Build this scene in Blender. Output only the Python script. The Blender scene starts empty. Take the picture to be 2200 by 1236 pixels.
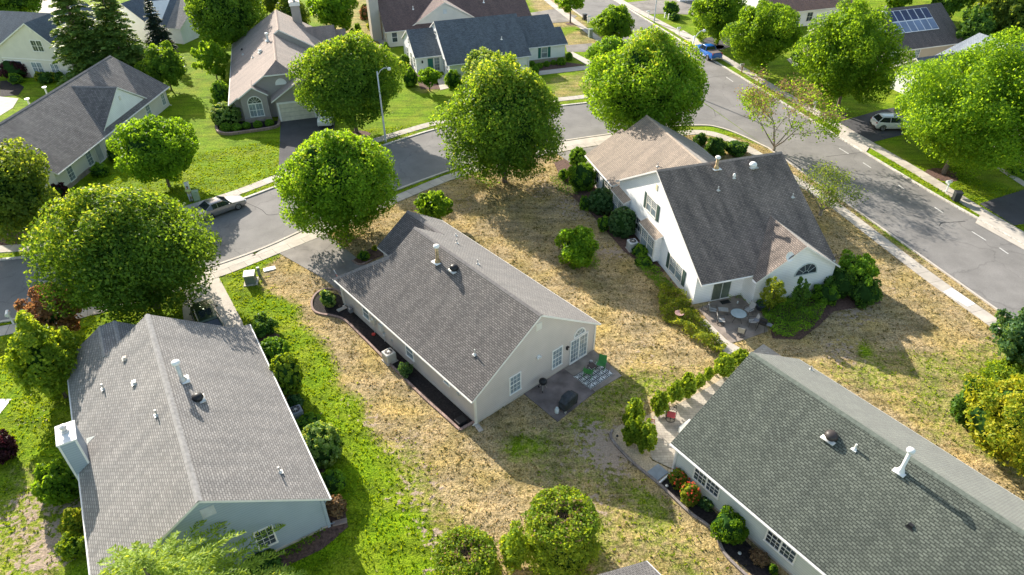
import bpy, bmesh, math, random
import numpy as np
from mathutils import Vector, Matrix
R = math.radians
S = bpy.context.scene
C = S.collection
rnd = random.Random(7)

# ------------------------------------------------------------------ camera, sky, sun, exposure
CAMH = 34.0; FPX = 1467.0; PITCH = R(36.4); ROLL = R(-0.53)
_f = np.array([0, math.cos(PITCH), -math.sin(PITCH)]); _u = np.array([0, math.sin(PITCH), math.cos(PITCH)]); _x = np.array([1., 0, 0])
CX = math.cos(ROLL)*_x + math.sin(ROLL)*_u; CU = -math.sin(ROLL)*_x + math.cos(ROLL)*_u
cam = bpy.data.objects.new('camera', bpy.data.cameras.new('camera')); C.objects.link(cam)
cam.data.sensor_width = 36; cam.data.lens = FPX/2200*36; cam.data.clip_end = 3000; cam.data.clip_start = .5
m = Matrix(((CX[0], CU[0], -_f[0], 0), (CX[1], CU[1], -_f[1], 0), (CX[2], CU[2], -_f[2], CAMH), (0, 0, 0, 1)))
cam.matrix_world = m
S.camera = cam
SAZ, SEL = R(-33.5), R(25.5)
w = bpy.data.worlds.new('World'); S.world = w; w.use_nodes = True
nt = w.node_tree; bg = nt.nodes['Background']; sky = nt.nodes.new('ShaderNodeTexSky'); sky.sky_type = 'NISHITA'
sky.sun_disc = False; sky.sun_elevation = SEL; sky.sun_rotation = SAZ; sky.air_density = 1.0; sky.dust_density = 1.0
wm = nt.nodes.new('ShaderNodeMix'); wm.data_type = 'RGBA'; wm.blend_type = 'MULTIPLY'; wm.inputs[0].default_value = 1; wm.inputs[7].default_value = (1.10, 1.0, .85, 1)  # camera white balance for daylight
nt.links.new(sky.outputs[0], wm.inputs[6]); nt.links.new(wm.outputs[2], bg.inputs[0]); bg.inputs[1].default_value = 0.15
sun = bpy.data.objects.new('sun', bpy.data.lights.new('sun', 'SUN')); C.objects.link(sun)
sun.data.energy = 5.0; sun.data.angle = R(.5); sun.data.color = (1, .92, .80)
sv = Vector((math.sin(SAZ)*math.cos(SEL), math.cos(SAZ)*math.cos(SEL), math.sin(SEL)))
sun.rotation_euler = sv.to_track_quat('Z', 'Y').to_euler(); sun.location = (0, 0, 60)
S.view_settings.view_transform = 'Standard'; S.view_settings.look = 'None'; S.view_settings.exposure = 1.12; S.view_settings.gamma = 1
S.render.resolution_x = 1024; S.render.resolution_y = 575

def P(px, py, z=0.0):
    """world point where the sight line through photo point (px, py) meets height z"""
    d = _f + CX*(px-1100)/FPX - CU*(py-618)/FPX
    t = (z-CAMH)/d[2]
    return Vector((t*d[0], t*d[1], z))

# ------------------------------------------------------------------ materials
MATS = {}
def newmat(name):
    m = bpy.data.materials.new(name); m.use_nodes = True; MATS[name] = m
    n = m.node_tree.nodes; b = n['Principled BSDF']
    return m, n, m.node_tree.links, b
def rgb(c): return (c[0], c[1], c[2], 1)
def mulc(c, k): return tuple(min(1, x*k) for x in c[:3])
def M(name, col, rough=.75, var=.12, scale=2.0, bump=0., bscale=30., metal=0., spec=.3, det=4):
    m, n, L, b = newmat(name)
    tc = n.new('ShaderNodeTexCoord'); no = n.new('ShaderNodeTexNoise'); no.inputs['Scale'].default_value = scale; no.inputs['Detail'].default_value = det
    L.new(tc.outputs['Object'], no.inputs['Vector'])
    cr = n.new('ShaderNodeValToRGB'); cr.color_ramp.elements[0].position = .3; cr.color_ramp.elements[1].position = .7
    cr.color_ramp.elements[0].color = rgb(mulc(col, 1-var)); cr.color_ramp.elements[1].color = rgb(mulc(col, 1+var))
    L.new(no.outputs['Fac'], cr.inputs[0]); L.new(cr.outputs[0], b.inputs['Base Color'])
    b.inputs['Roughness'].default_value = rough; b.inputs['Metallic'].default_value = metal; b.inputs['Specular IOR Level'].default_value = spec
    if bump:
        n2 = n.new('ShaderNodeTexNoise'); n2.inputs['Scale'].default_value = bscale; n2.inputs['Detail'].default_value = 3
        L.new(tc.outputs['Object'], n2.inputs['Vector'])
        bp = n.new('ShaderNodeBump'); bp.inputs['Strength'].default_value = bump; bp.inputs['Distance'].default_value = .03
        L.new(n2.outputs['Fac'], bp.inputs['Height']); L.new(bp.outputs[0], b.inputs['Normal'])
    return m
def shingle(name, c1, c2, dark, row=.14, wid=.28, stain=None, mort=.024):
    m, n, L, b = newmat(name)
    uv = n.new('ShaderNodeUVMap')
    br = n.new('ShaderNodeTexBrick'); br.offset = .5
    br.inputs['Color1'].default_value = rgb(c1); br.inputs['Color2'].default_value = rgb(c2); br.inputs['Mortar'].default_value = rgb(dark)  # gaps between tabs, darkened to paint in the shadow along each row
    br.inputs['Scale'].default_value = 1; br.inputs['Mortar Size'].default_value = mort; br.inputs['Mortar Smooth'].default_value = .2
    br.inputs['Bias'].default_value = 0; br.inputs['Brick Width'].default_value = wid; br.inputs['Row Height'].default_value = row
    L.new(uv.outputs[0], br.inputs['Vector'])
    # broad weathering, streaked down the slope
    mp = n.new('ShaderNodeMapping'); mp.inputs['Scale'].default_value = (1.0, .22, 1); L.new(uv.outputs[0], mp.inputs['Vector'])
    no = n.new('ShaderNodeTexNoise'); no.inputs['Scale'].default_value = 1.1; no.inputs['Detail'].default_value = 6; no.inputs['Roughness'].default_value = .62
    L.new(mp.outputs[0], no.inputs['Vector'])
    cr = n.new('ShaderNodeValToRGB'); cr.color_ramp.elements[0].position = .32; cr.color_ramp.elements[1].position = .68
    st = stain if stain is not None else .82
    cr.color_ramp.elements[0].color = (st, st, st, 1); cr.color_ramp.elements[1].color = (1.25, 1.22, 1.18, 1)
    L.new(no.outputs['Fac'], cr.inputs[0])
    mx = n.new('ShaderNodeMix'); mx.data_type = 'RGBA'; mx.blend_type = 'MULTIPLY'; mx.inputs[0].default_value = 1
    L.new(br.outputs['Color'], mx.inputs[6]); L.new(cr.outputs[0], mx.inputs[7])
    n2 = n.new('ShaderNodeTexNoise'); n2.inputs['Scale'].default_value = 14; n2.inputs['Detail'].default_value = 3; L.new(uv.outputs[0], n2.inputs['Vector'])
    c2_ = n.new('ShaderNodeValToRGB'); c2_.color_ramp.elements[0].color = (.78, .78, .78, 1); c2_.color_ramp.elements[1].color = (1.2, 1.2, 1.2, 1)
    c2_.color_ramp.elements[0].position = .3; c2_.color_ramp.elements[1].position = .7
    L.new(n2.outputs['Fac'], c2_.inputs[0])
    m2 = n.new('ShaderNodeMix'); m2.data_type = 'RGBA'; m2.blend_type = 'MULTIPLY'; m2.inputs[0].default_value = .8
    L.new(mx.outputs[2], m2.inputs[6]); L.new(c2_.outputs[0], m2.inputs[7]); L.new(m2.outputs[2], b.inputs['Base Color'])
    b.inputs['Roughness'].default_value = .9; b.inputs['Specular IOR Level'].default_value = .2; b.inputs['Sheen Weight'].default_value = .22; b.inputs['Sheen Roughness'].default_value = .5
    bp = n.new('ShaderNodeBump'); bp.inputs['Strength'].default_value = .8; bp.inputs['Distance'].default_value = .02; bp.invert = True
    L.new(br.outputs['Fac'], bp.inputs['Height']); L.new(bp.outputs[0], b.inputs['Normal'])
    return m
def siding(name, col, lap=.17):
    m, n, L, b = newmat(name)
    tc = n.new('ShaderNodeTexCoord'); sx = n.new('ShaderNodeSeparateXYZ'); L.new(tc.outputs['Object'], sx.inputs[0])
    dv = n.new('ShaderNodeMath'); dv.operation = 'DIVIDE'; dv.inputs[1].default_value = lap; L.new(sx.outputs['Z'], dv.inputs[0])
    fr = n.new('ShaderNodeMath'); fr.operation = 'FRACT'; L.new(dv.outputs[0], fr.inputs[0])
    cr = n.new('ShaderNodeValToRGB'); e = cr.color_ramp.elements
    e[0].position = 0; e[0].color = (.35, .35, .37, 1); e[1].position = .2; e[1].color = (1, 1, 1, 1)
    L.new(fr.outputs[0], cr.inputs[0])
    no = n.new('ShaderNodeTexNoise'); no.inputs['Scale'].default_value = .8; no.inputs['Detail'].default_value = 5; L.new(tc.outputs['Object'], no.inputs['Vector'])
    c2 = n.new('ShaderNodeValToRGB'); c2.color_ramp.elements[0].position = .3; c2.color_ramp.elements[1].position = .7
    c2.color_ramp.elements[0].color = rgb(mulc(col, .93)); c2.color_ramp.elements[1].color = rgb(mulc(col, 1.04)); L.new(no.outputs['Fac'], c2.inputs[0])
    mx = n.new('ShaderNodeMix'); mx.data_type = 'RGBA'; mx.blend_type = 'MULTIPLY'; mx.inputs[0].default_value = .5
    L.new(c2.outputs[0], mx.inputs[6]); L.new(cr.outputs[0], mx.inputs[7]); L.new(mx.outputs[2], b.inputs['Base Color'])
    b.inputs['Roughness'].default_value = .55; b.inputs['Specular IOR Level'].default_value = .3
    bp = n.new('ShaderNodeBump'); bp.inputs['Strength'].default_value = .6; bp.inputs['Distance'].default_value = .015; bp.invert = True
    L.new(fr.outputs[0], bp.inputs['Height']); L.new(bp.outputs[0], b.inputs['Normal'])
    return m
def bricky(name, c1, c2, mort, w_, h_, ms=.012, rough=.85, coord='Object', swap=False):
    m, n, L, b = newmat(name)
    tc = n.new('ShaderNodeTexCoord'); src = tc.outputs[coord]
    if swap:
        sx = n.new('ShaderNodeSeparateXYZ'); L.new(src, sx.inputs[0]); cb = n.new('ShaderNodeCombineXYZ')
        ad = n.new('ShaderNodeMath'); L.new(sx.outputs['X'], ad.inputs[0]); L.new(sx.outputs['Y'], ad.inputs[1])
        L.new(ad.outputs[0], cb.inputs['X']); L.new(sx.outputs['Z'], cb.inputs['Y']); src = cb.outputs[0]
    br = n.new('ShaderNodeTexBrick'); br.inputs['Scale'].default_value = 1; br.inputs['Brick Width'].default_value = w_; br.inputs['Row Height'].default_value = h_
    br.inputs['Mortar Size'].default_value = ms; br.inputs['Color1'].default_value = rgb(c1); br.inputs['Color2'].default_value = rgb(c2); br.inputs['Mortar'].default_value = rgb(mort)
    L.new(src, br.inputs['Vector'])
    no = n.new('ShaderNodeTexNoise'); no.inputs['Scale'].default_value = 1.4; no.inputs['Detail'].default_value = 6; L.new(tc.outputs['Object'], no.inputs['Vector'])
    cr = n.new('ShaderNodeValToRGB'); cr.color_ramp.elements[0].color = (.75, .74, .73, 1); cr.color_ramp.elements[1].color = (1.15, 1.15, 1.15, 1)
    cr.color_ramp.elements[0].position = .3; cr.color_ramp.elements[1].position = .7
    L.new(no.outputs['Fac'], cr.inputs[0])
    mx = n.new('ShaderNodeMix'); mx.data_type = 'RGBA'; mx.blend_type = 'MULTIPLY'; mx.inputs[0].default_value = 1
    L.new(br.outputs['Color'], mx.inputs[6]); L.new(cr.outputs[0], mx.inputs[7]); L.new(mx.outputs[2], b.inputs['Base Color'])
    b.inputs['Roughness'].default_value = rough
    return m
def leafmat(name, ramp, trans=.45, tcol=None, rough=.5):
    """ramp: list of colours picked per leaf"""
    m, n, L, b = newmat(name)
    ge = n.new('ShaderNodeNewGeometry'); cr = n.new('ShaderNodeValToRGB'); el = cr.color_ramp.elements
    tc = n.new('ShaderNodeTexCoord'); no = n.new('ShaderNodeTexNoise'); no.inputs['Scale'].default_value = .9; no.inputs['Detail'].default_value = 3
    L.new(tc.outputs['Object'], no.inputs['Vector'])
    ad = n.new('ShaderNodeMath'); ad.operation = 'MULTIPLY_ADD'; ad.inputs[1].default_value = .38; L.new(ge.outputs['Random Per Island'], ad.inputs[0])
    ml = n.new('ShaderNodeMath'); ml.operation = 'MULTIPLY'; ml.inputs[1].default_value = .62; L.new(no.outputs['Fac'], ml.inputs[0]); L.new(ml.outputs[0], ad.inputs[2])
    L.new(ad.outputs[0], cr.inputs[0])
    el[0].color = rgb(ramp[0]); el[0].position = .1; el[1].color = rgb(ramp[-1]); el[1].position = .9
    for i, c in enumerate(ramp[1:-1]):
        e = el.new(.1+.8*(i+1)/(len(ramp)-1)); e.color = rgb(c)
    L.new(cr.outputs[0], b.inputs['Base Color']); b.inputs['Roughness'].default_value = rough; b.inputs['Specular IOR Level'].default_value = .12
    tr = n.new('ShaderNodeBsdfTranslucent')
    mm = n.new('ShaderNodeMix'); mm.data_type = 'RGBA'; mm.blend_type = 'MULTIPLY'; mm.inputs[0].default_value = 1
    L.new(cr.outputs[0], mm.inputs[6]); mm.inputs[7].default_value = rgb(tcol or (2.6, 2.0, .7)); L.new(mm.outputs[2], tr.inputs[0])
    ms = n.new('ShaderNodeMixShader'); ms.inputs[0].default_value = min(.62, trans+.1)
    L.new(b.outputs[0], ms.inputs[1]); L.new(tr.outputs[0], ms.inputs[2]); L.new(ms.outputs[0], n['Material Output'].inputs[0])
    return m

sh_brown = shingle('shingle_brown_grey', (.185, .172, .167), (.108, .10, .098), (.05, .047, .046))
sh_light = shingle('shingle_light_grey', (.29, .278, .27), (.19, .182, .178), (.11, .105, .103))
sh_green = shingle('shingle_green_grey', (.14, .16, .135), (.083, .098, .082), (.035, .042, .036))
sh_dark = shingle('shingle_dark_weathered', (.31, .252, .215), (.205, .168, .145), (.10, .083, .074), stain=.5)
sh_tan = shingle('shingle_tan', (.36, .295, .235), (.28, .23, .185), (.18, .15, .125), stain=.78)
sh_left = shingle('shingle_dark_streaked', (.22, .20, .193), (.13, .12, .117), (.06, .056, .056), stain=.7, row=.2)
sh_taupe = shingle('shingle_taupe', (.34, .265, .225), (.27, .21, .18), (.18, .14, .125))
sh_blue = shingle('shingle_blue_grey', (.15, .18, .21), (.075, .093, .115), (.045, .055, .065))
sh_slate = shingle('shingle_slate_blue', (.12, .16, .20), (.08, .11, .14), (.05, .06, .08))
sh_umber = shingle('shingle_umber', (.19, .12, .105), (.12, .075, .07), (.07, .045, .04))
sh_rust = shingle('shingle_rust', (.34, .19, .14), (.25, .14, .105), (.15, .09, .07))
sh_pale = shingle('shingle_pale_blue', (.30, .34, .40), (.22, .26, .31), (.14, .17, .2))
sh_sol = shingle('shingle_dark_brown', (.15, .125, .12), (.10, .085, .082), (.055, .05, .05), stain=.7)
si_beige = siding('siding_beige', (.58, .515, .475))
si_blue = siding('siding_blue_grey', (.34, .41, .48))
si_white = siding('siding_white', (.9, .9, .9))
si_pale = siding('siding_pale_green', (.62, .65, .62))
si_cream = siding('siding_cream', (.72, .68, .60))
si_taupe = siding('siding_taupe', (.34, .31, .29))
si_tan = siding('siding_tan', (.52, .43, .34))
trim = M('trim_white', (.80, .78, .75), .5, .05)
trim_c = M('trim_cream', (.74, .70, .62), .5, .06)
glass = M('window_glass', (.05, .065, .08), .08, .5, .8, spec=.9)
glass_l = M('window_glass_blinds', (.22, .27, .30), .12, .35, 1.2, spec=.9)
glass_g = M('door_glass_curtain', (.12, .15, .12), .1, .3, 1.0, spec=.9)
m_green = M('shutter_green', (.03, .16, .13), .6, .1)
m_dgreen = M('shutter_dark_green', (.05, .085, .07), .6, .15, 6)
galv = M('galvanised_metal', (.55, .55, .53), .45, .2, 3, metal=.4)
rust = M('rusty_flue', (.42, .30, .16), .6, .5, 5, metal=.2)
blackm = M('black_paint', (.02, .02, .022), .45, .3, 4)
plastic_w = M('white_plastic', (.78, .78, .76), .4, .05)
conc = M('concrete', (.50, .45, .39), .9, .12, 1.2, bump=.3)
conc_w = M('concrete_new', (.82, .80, .77), .9, .05, 1.2)
patio_m = M('patio_stained', (.19, .155, .145), .85, .45, .9, bump=.3)
patio_b = M('patio_worn', (.27, .225, .19), .85, .35, 1.1, bump=.3)
paver = bricky('pavers', (.42, .38, .32), (.32, .29, .25), (.24, .21, .18), .4, .2)
mulch_k = M('mulch_black', (.022, .018, .018), .95, .6, 7, bump=1, bscale=22)
mulch_r = M('mulch_brown', (.12, .07, .055), .95, .5, 6, bump=1, bscale=22)
gravel_m = M('pea_gravel', (.47, .38, .26), .9, .35, 16, bump=1, bscale=40)
edge_st = bricky('edging_blocks', (.36, .24, .2), (.27, .19, .16), (.12, .09, .08), .3, .5)
edge_gr = bricky('edging_stones_grey', (.27, .23, .21), (.2, .17, .16), (.1, .09, .08), .35, .5)
cobble = bricky('curb_cobbles', (.66, .62, .55), (.52, .48, .43), (.28, .26, .23), .28, .5)
bark = M('bark', (.16, .125, .10), .9, .4, 5, bump=1, bscale=18)
twig = M('dead_twigs', (.30, .21, .15), .9, .4, 5)
stone_w = bricky('stone_wall', (.45, .36, .29), (.33, .27, .23), (.22, .19, .17), .35, .14, swap=True)
wood = M('wood', (.25, .15, .09), .8, .3, 4)

def asphalt(name, base, dark=.8, sc=.35):
    m, n, L, b = newmat(name)
    tc = n.new('ShaderNodeTexCoord')
    no = n.new('ShaderNodeTexNoise'); no.inputs['Scale'].default_value = sc; no.inputs['Detail'].default_value = 8; no.inputs['Roughness'].default_value = .6; L.new(tc.outputs['Object'], no.inputs['Vector'])
    cr = n.new('ShaderNodeValToRGB'); cr.color_ramp.elements[0].position = .3; cr.color_ramp.elements[1].position = .7
    cr.color_ramp.elements[0].color = rgb(mulc(base, dark)); cr.color_ramp.elements[1].color = rgb(mulc(base, 1.15)); L.new(no.outputs['Fac'], cr.inputs[0])
    n3 = n.new('ShaderNodeTexVoronoi'); n3.feature = 'DISTANCE_TO_EDGE'; n3.inputs['Scale'].default_value = .16; n3.inputs['Randomness'].default_value = 1
    nw = n.new('ShaderNodeTexNoise'); nw.inputs['Scale'].default_value = .7; nw.inputs['Detail'].default_value = 5; L.new(tc.outputs['Object'], nw.inputs['Vector'])
    vm = n.new('ShaderNodeVectorMath'); vm.operation = 'MULTIPLY_ADD'; vm.inputs[1].default_value = (2.2, 2.2, 0); L.new(nw.outputs['Color'], vm.inputs[0]); L.new(tc.outputs['Object'], vm.inputs[2]); L.new(vm.outputs[0], n3.inputs['Vector'])
    ck = n.new('ShaderNodeValToRGB'); ck.color_ramp.elements[0].position = .002; ck.color_ramp.elements[0].color = (.72, .72, .72, 1); ck.color_ramp.elements[1].position = .009; ck.color_ramp.elements[1].color = (1, 1, 1, 1); L.new(n3.outputs['Distance'], ck.inputs[0])
    m3 = n.new('ShaderNodeMix'); m3.data_type = 'RGBA'; m3.blend_type = 'MULTIPLY'; m3.inputs[0].default_value = .8; L.new(cr.outputs[0], m3.inputs[6]); L.new(ck.outputs[0], m3.inputs[7])
    n2 = n.new('ShaderNodeTexNoise'); n2.inputs['Scale'].default_value = 25; L.new(tc.outputs['Object'], n2.inputs['Vector'])
    mx = n.new('ShaderNodeMix'); mx.data_type = 'RGBA'; mx.blend_type = 'OVERLAY'; mx.inputs[0].default_value = .35
    L.new(m3.outputs[2], mx.inputs[6]); L.new(n2.outputs['Fac'], mx.inputs[7]); L.new(mx.outputs[2], b.inputs['Base Color'])
    b.inputs['Roughness'].default_value = .9; b.inputs['Specular IOR Level'].default_value = .2
    return m
road_m = asphalt('asphalt_worn', (.215, .205, .195))
drive_m = asphalt('asphalt_driveway', (.085, .083, .088), .7)
drive_g = asphalt('asphalt_driveway_worn', (.26, .24, .22), .62, .5)
seam_m = M('tar_seam', (.05, .05, .05), .8, .2)
paint_w = M('road_paint', (.55, .54, .52), .8, .25, 4)

# ------------------------------------------------------------------ mesh builder
class MB:
    def __init__(s): s.v = []; s.f = []; s.mi = []
    def add(s, verts, faces, mi=0):
        o = len(s.v); s.v += [tuple(v) for v in verts]
        for f in faces: s.f.append([i+o for i in f]); s.mi.append(mi)
        return s
    def box(s, c, d, mi=0, rot=0, taper=1.):
        x, y, z = d[0]/2, d[1]/2, d[2]/2; co, si = math.cos(rot), math.sin(rot); vs = []
        for k, (a, b_, e) in enumerate([(-1,-1,-1),(1,-1,-1),(1,1,-1),(-1,1,-1),(-1,-1,1),(1,-1,1),(1,1,1),(-1,1,1)]):
            t = taper if e > 0 else 1
            X, Y = a*x*t, b_*y*t; vs.append((c[0]+X*co-Y*si, c[1]+X*si+Y*co, c[2]+e*z))
        return s.add(vs, [(3,2,1,0),(4,5,6,7),(0,1,5,4),(1,2,6,5),(2,3,7,6),(3,0,4,7)], mi)
    def prism(s, pts, z0, z1, mi=0):
        n = len(pts); vs = [(p[0], p[1], z0) for p in pts]+[(p[0], p[1], z1) for p in pts]
        a = sum(pts[i][0]*pts[(i+1) % n][1]-pts[(i+1) % n][0]*pts[i][1] for i in range(n))
        if a < 0: vs = vs[:n][::-1]+vs[n:][::-1]
        return s.add(vs, [tuple(range(n))[::-1], tuple(range(n, 2*n))]+[(i, (i+1) % n, n+(i+1) % n, n+i) for i in range(n)], mi)
    def tube(s, pts, rs, seg=8, mi=0, cap=True):
        pts = [Vector(p) for p in pts]
        if not hasattr(rs, '__len__'): rs = [rs]*len(pts)
        vs = []; fs = []
        for i, p in enumerate(pts):
            d = (pts[min(i+1, len(pts)-1)]-pts[max(i-1, 0)])
            if d.length < 1e-6: d = Vector((0, 0, 1))
            q = d.to_track_quat('Z', 'Y')
            for k in range(seg):
                a = 2*math.pi*k/seg; vs.append(p+q @ Vector((math.cos(a)*rs[i], math.sin(a)*rs[i], 0)))
        for i in range(len(pts)-1):
            for k in range(seg):
                fs.append((i*seg+k, i*seg+(k+1) % seg, (i+1)*seg+(k+1) % seg, (i+1)*seg+k))
        if cap: fs.append(tuple(range(seg))[::-1]); fs.append(tuple(range((len(pts)-1)*seg, len(pts)*seg)))
        return s.add(vs, fs, mi)
    def lathe(s, prof, c=(0, 0, 0), seg=16, mi=0):
        vs = []; fs = []
        for r, z in prof:
            for k in range(seg):
                a = 2*math.pi*k/seg; vs.append((c[0]+r*math.cos(a), c[1]+r*math.sin(a), c[2]+z))
        for i in range(len(prof)-1):
            for k in range(seg): fs.append((i*seg+k, i*seg+(k+1) % seg, (i+1)*seg+(k+1) % seg, (i+1)*seg+k))
        fs.append(tuple(range(seg))[::-1]); fs.append(tuple(range((len(prof)-1)*seg, len(prof)*seg)))
        return s.add(vs, fs, mi)
    def build(s, name, mats, parent=None, smooth=False, loc=None, rz=None):
        me = bpy.data.meshes.new(name); me.from_pydata(s.v, [], s.f); me.validate()
        if not isinstance(mats, (list, tuple)): mats = [mats]
        for m_ in mats: me.materials.append(m_)
        if len(me.polygons) == len(s.mi): me.polygons.foreach_set('material_index', s.mi)
        if smooth: me.polygons.foreach_set('use_smooth', [True]*len(me.polygons))
        o = bpy.data.objects.new(name, me); C.objects.link(o)
        if parent: o.parent = parent
        if loc is not None: o.location = loc
        if rz is not None: o.rotation_euler = (0, 0, rz)
        return o
def bevel(o, w_=.02, seg=2):
    md = o.modifiers.new('bevel', 'BEVEL'); md.width = w_; md.segments = seg; md.limit_method = 'ANGLE'; return o
def tag(o, label=None, cat=None, group=None, kind=None):
    if label: o['label'] = label
    if cat: o['category'] = cat
    if group: o['group'] = group
    if kind: o['kind'] = kind
    return o
def empty(name, loc, rz=0, label=None, cat=None, group=None):
    o = bpy.data.objects.new(name, None); C.objects.link(o); o.location = loc; o.rotation_euler = (0, 0, rz); o.empty_display_size = .3
    return tag(o, label, cat, group)
def copy_thing(src, loc, rz, label, group=None, scale=None):
    r = src.copy(); C.objects.link(r); r.location = loc; r.rotation_euler = (0, 0, rz); r['label'] = label
    if group: r['group'] = group
    if scale: r.scale = scale
    def rec(a, b_):
        for ch in list(a.children):
            c = ch.copy(); C.objects.link(c); c.parent = b_; rec(ch, c)
    rec(src, r)
    return r

# ------------------------------------------------------------------ ground
GREEN_OVER = [ # (polygon in photo points, dryness) painted in order; lawn condition map
 ([(548,590),(560,572),(612,540),(650,510),(760,455),(870,420),(985,375),(1080,345),(1200,318),(1330,295),(1507,280),(1640,330),(1783,430),(1982,583),(2150,705),(2300,812),(2400,1300),(1050,1330),(1040,1236),(1005,1150),(985,1080),(900,985),(800,900),(745,810),(700,740),(655,690),(620,640),(560,610)], 1.0),
 ([(985,1080),(1040,1236),(1050,1330),(900,1330),(930,1200),(960,1080),(900,985)], .42),
 ([(780,900),(850,930),(930,1000),(960,1080),(930,1150),(830,1000)], .45),
 ([(1280,740),(1340,790),(1420,790),(1560,760),(1600,745),(1560,730),(1440,760),(1350,770)], .72),
 ([(1290,800),(1400,790),(1540,780),(1420,870),(1330,900),(1220,960),(1150,930)], .42),
 ([(1130,1100),(1200,1060),(1330,1090),(1450,1100),(1560,1200),(1600,1236),(1640,1330),(1150,1330)], .46),
 ([(1030,920),(1140,870),(1200,900),(1310,930),(1400,1030),(1440,1110),(1300,1080),(1140,1060)], .56),
 ([(1340,1000),(1420,1030),(1460,1100),(1560,1190),(1440,1120),(1350,1060)], .40),
 ([(1250,1150),(1320,1120),(1390,1180),(1330,1230),(1200,1330),(1180,1200)], .35),
 ([(1730,760),(2150,720),(2200,760),(2400,900),(2400,1150),(2200,1060),(1960,900)], .48),
 ([(1150,90),(1260,60),(1300,90),(1240,110)], .55), ([(1100,-40),(1200,-20),(1260,60),(1160,60)], .62),
 ([(880,330),(960,290),(1180,215),(1280,160),(1270,200),(960,250),(810,300)], .25),
 ([(1170,160),(1270,150),(1290,200),(1180,215)], .45),
 ([(530,470),(600,430),(560,380),(470,430)], 0.),
 ([(0,1020),(130,1000),(150,1236),(0,1330),(-200,1330)], .38),
 ([(1340,30),(1640,200),(1800,300),(1780,300),(1610,195),(1330,40)], .7),
 ([(1500,280),(1640,330),(1783,430),(1982,583),(2150,705),(2200,690),(1990,560),(1820,430),(1660,315)], .85),
 ([(640,-60),(900,-60),(840,120),(700,90)], .5), ([(850,120),(900,200),(960,200),(900,130)], .4), ([(930,385),(870,420),(800,470),(840,480),(960,430)], .8),
 ([(1380,390),(1760,400),(1900,620),(1500,560)], .95),
]
BARE = [((1300,955),2.0,.9),((1235,965),1.5,.4),((1330,880),.01,0),((1255,450),3.2,.55),((1310,540),1.6,.7),((1180,410),2.2,.5),((965,1200),1.3,.95),((905,1130),1.4,.6),((800,900),1.2,.5),((70,1190),1.6,.8),((120,1090),1.8,.7),
 ((175,1065),1.1,.8),((1830,660),2.4,.55),((1800,735),2.0,.5),((1170,1100),.01,0),((1390,760),1.2,.4),((940,330),.01,0),((60,505),2.5,.5),((1290,1070),1.6,.5),((1780,560),2.0,.5),((1080,360),2.5,.5),((700,740),1.1,.3),
 ((880,1050),2.2,.4),((860,960),1.8,.42),((930,1190),1.5,.5),((720,860),1.2,.35),((30,1130),2,.6),((60,900),1.5,.3),((980,430),2.5,.35),((1900,620),2.5,.3),((1700,470),2,.4),((1990,90),3,.9),((2070,95),2.5,.9)]
GBLOB = [((1862,732),.8,-.8),((1440,1075),1.0,-.12),((1395,1035),1.1,-.1),((1200,850),.9,-.2),((1555,330),2.5,-.3),((720,660),.01,0),((1030,365),2,-.2),((1960,590),1.5,-.15),((1290,775),1.2,.3),((1295,715),1.5,.3),((1120,930),1.,-.35),((1045,880),.01,0),((1160,1200),1.5,-.4),((1330,1200),1.6,.25)]
def inpoly(x, y, poly):
    r = np.zeros(x.shape, bool); n = len(poly)
    for i in range(n):
        x1, y1 = poly[i]; x2, y2 = poly[(i+1) % n]
        c = ((y1 > y) != (y2 > y)); xi = (x2-x1)*(y-y1)/((y2-y1) if abs(y2-y1) > 1e-9 else 1e-9)+x1
        r ^= c & (x < xi)
    return r
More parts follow.
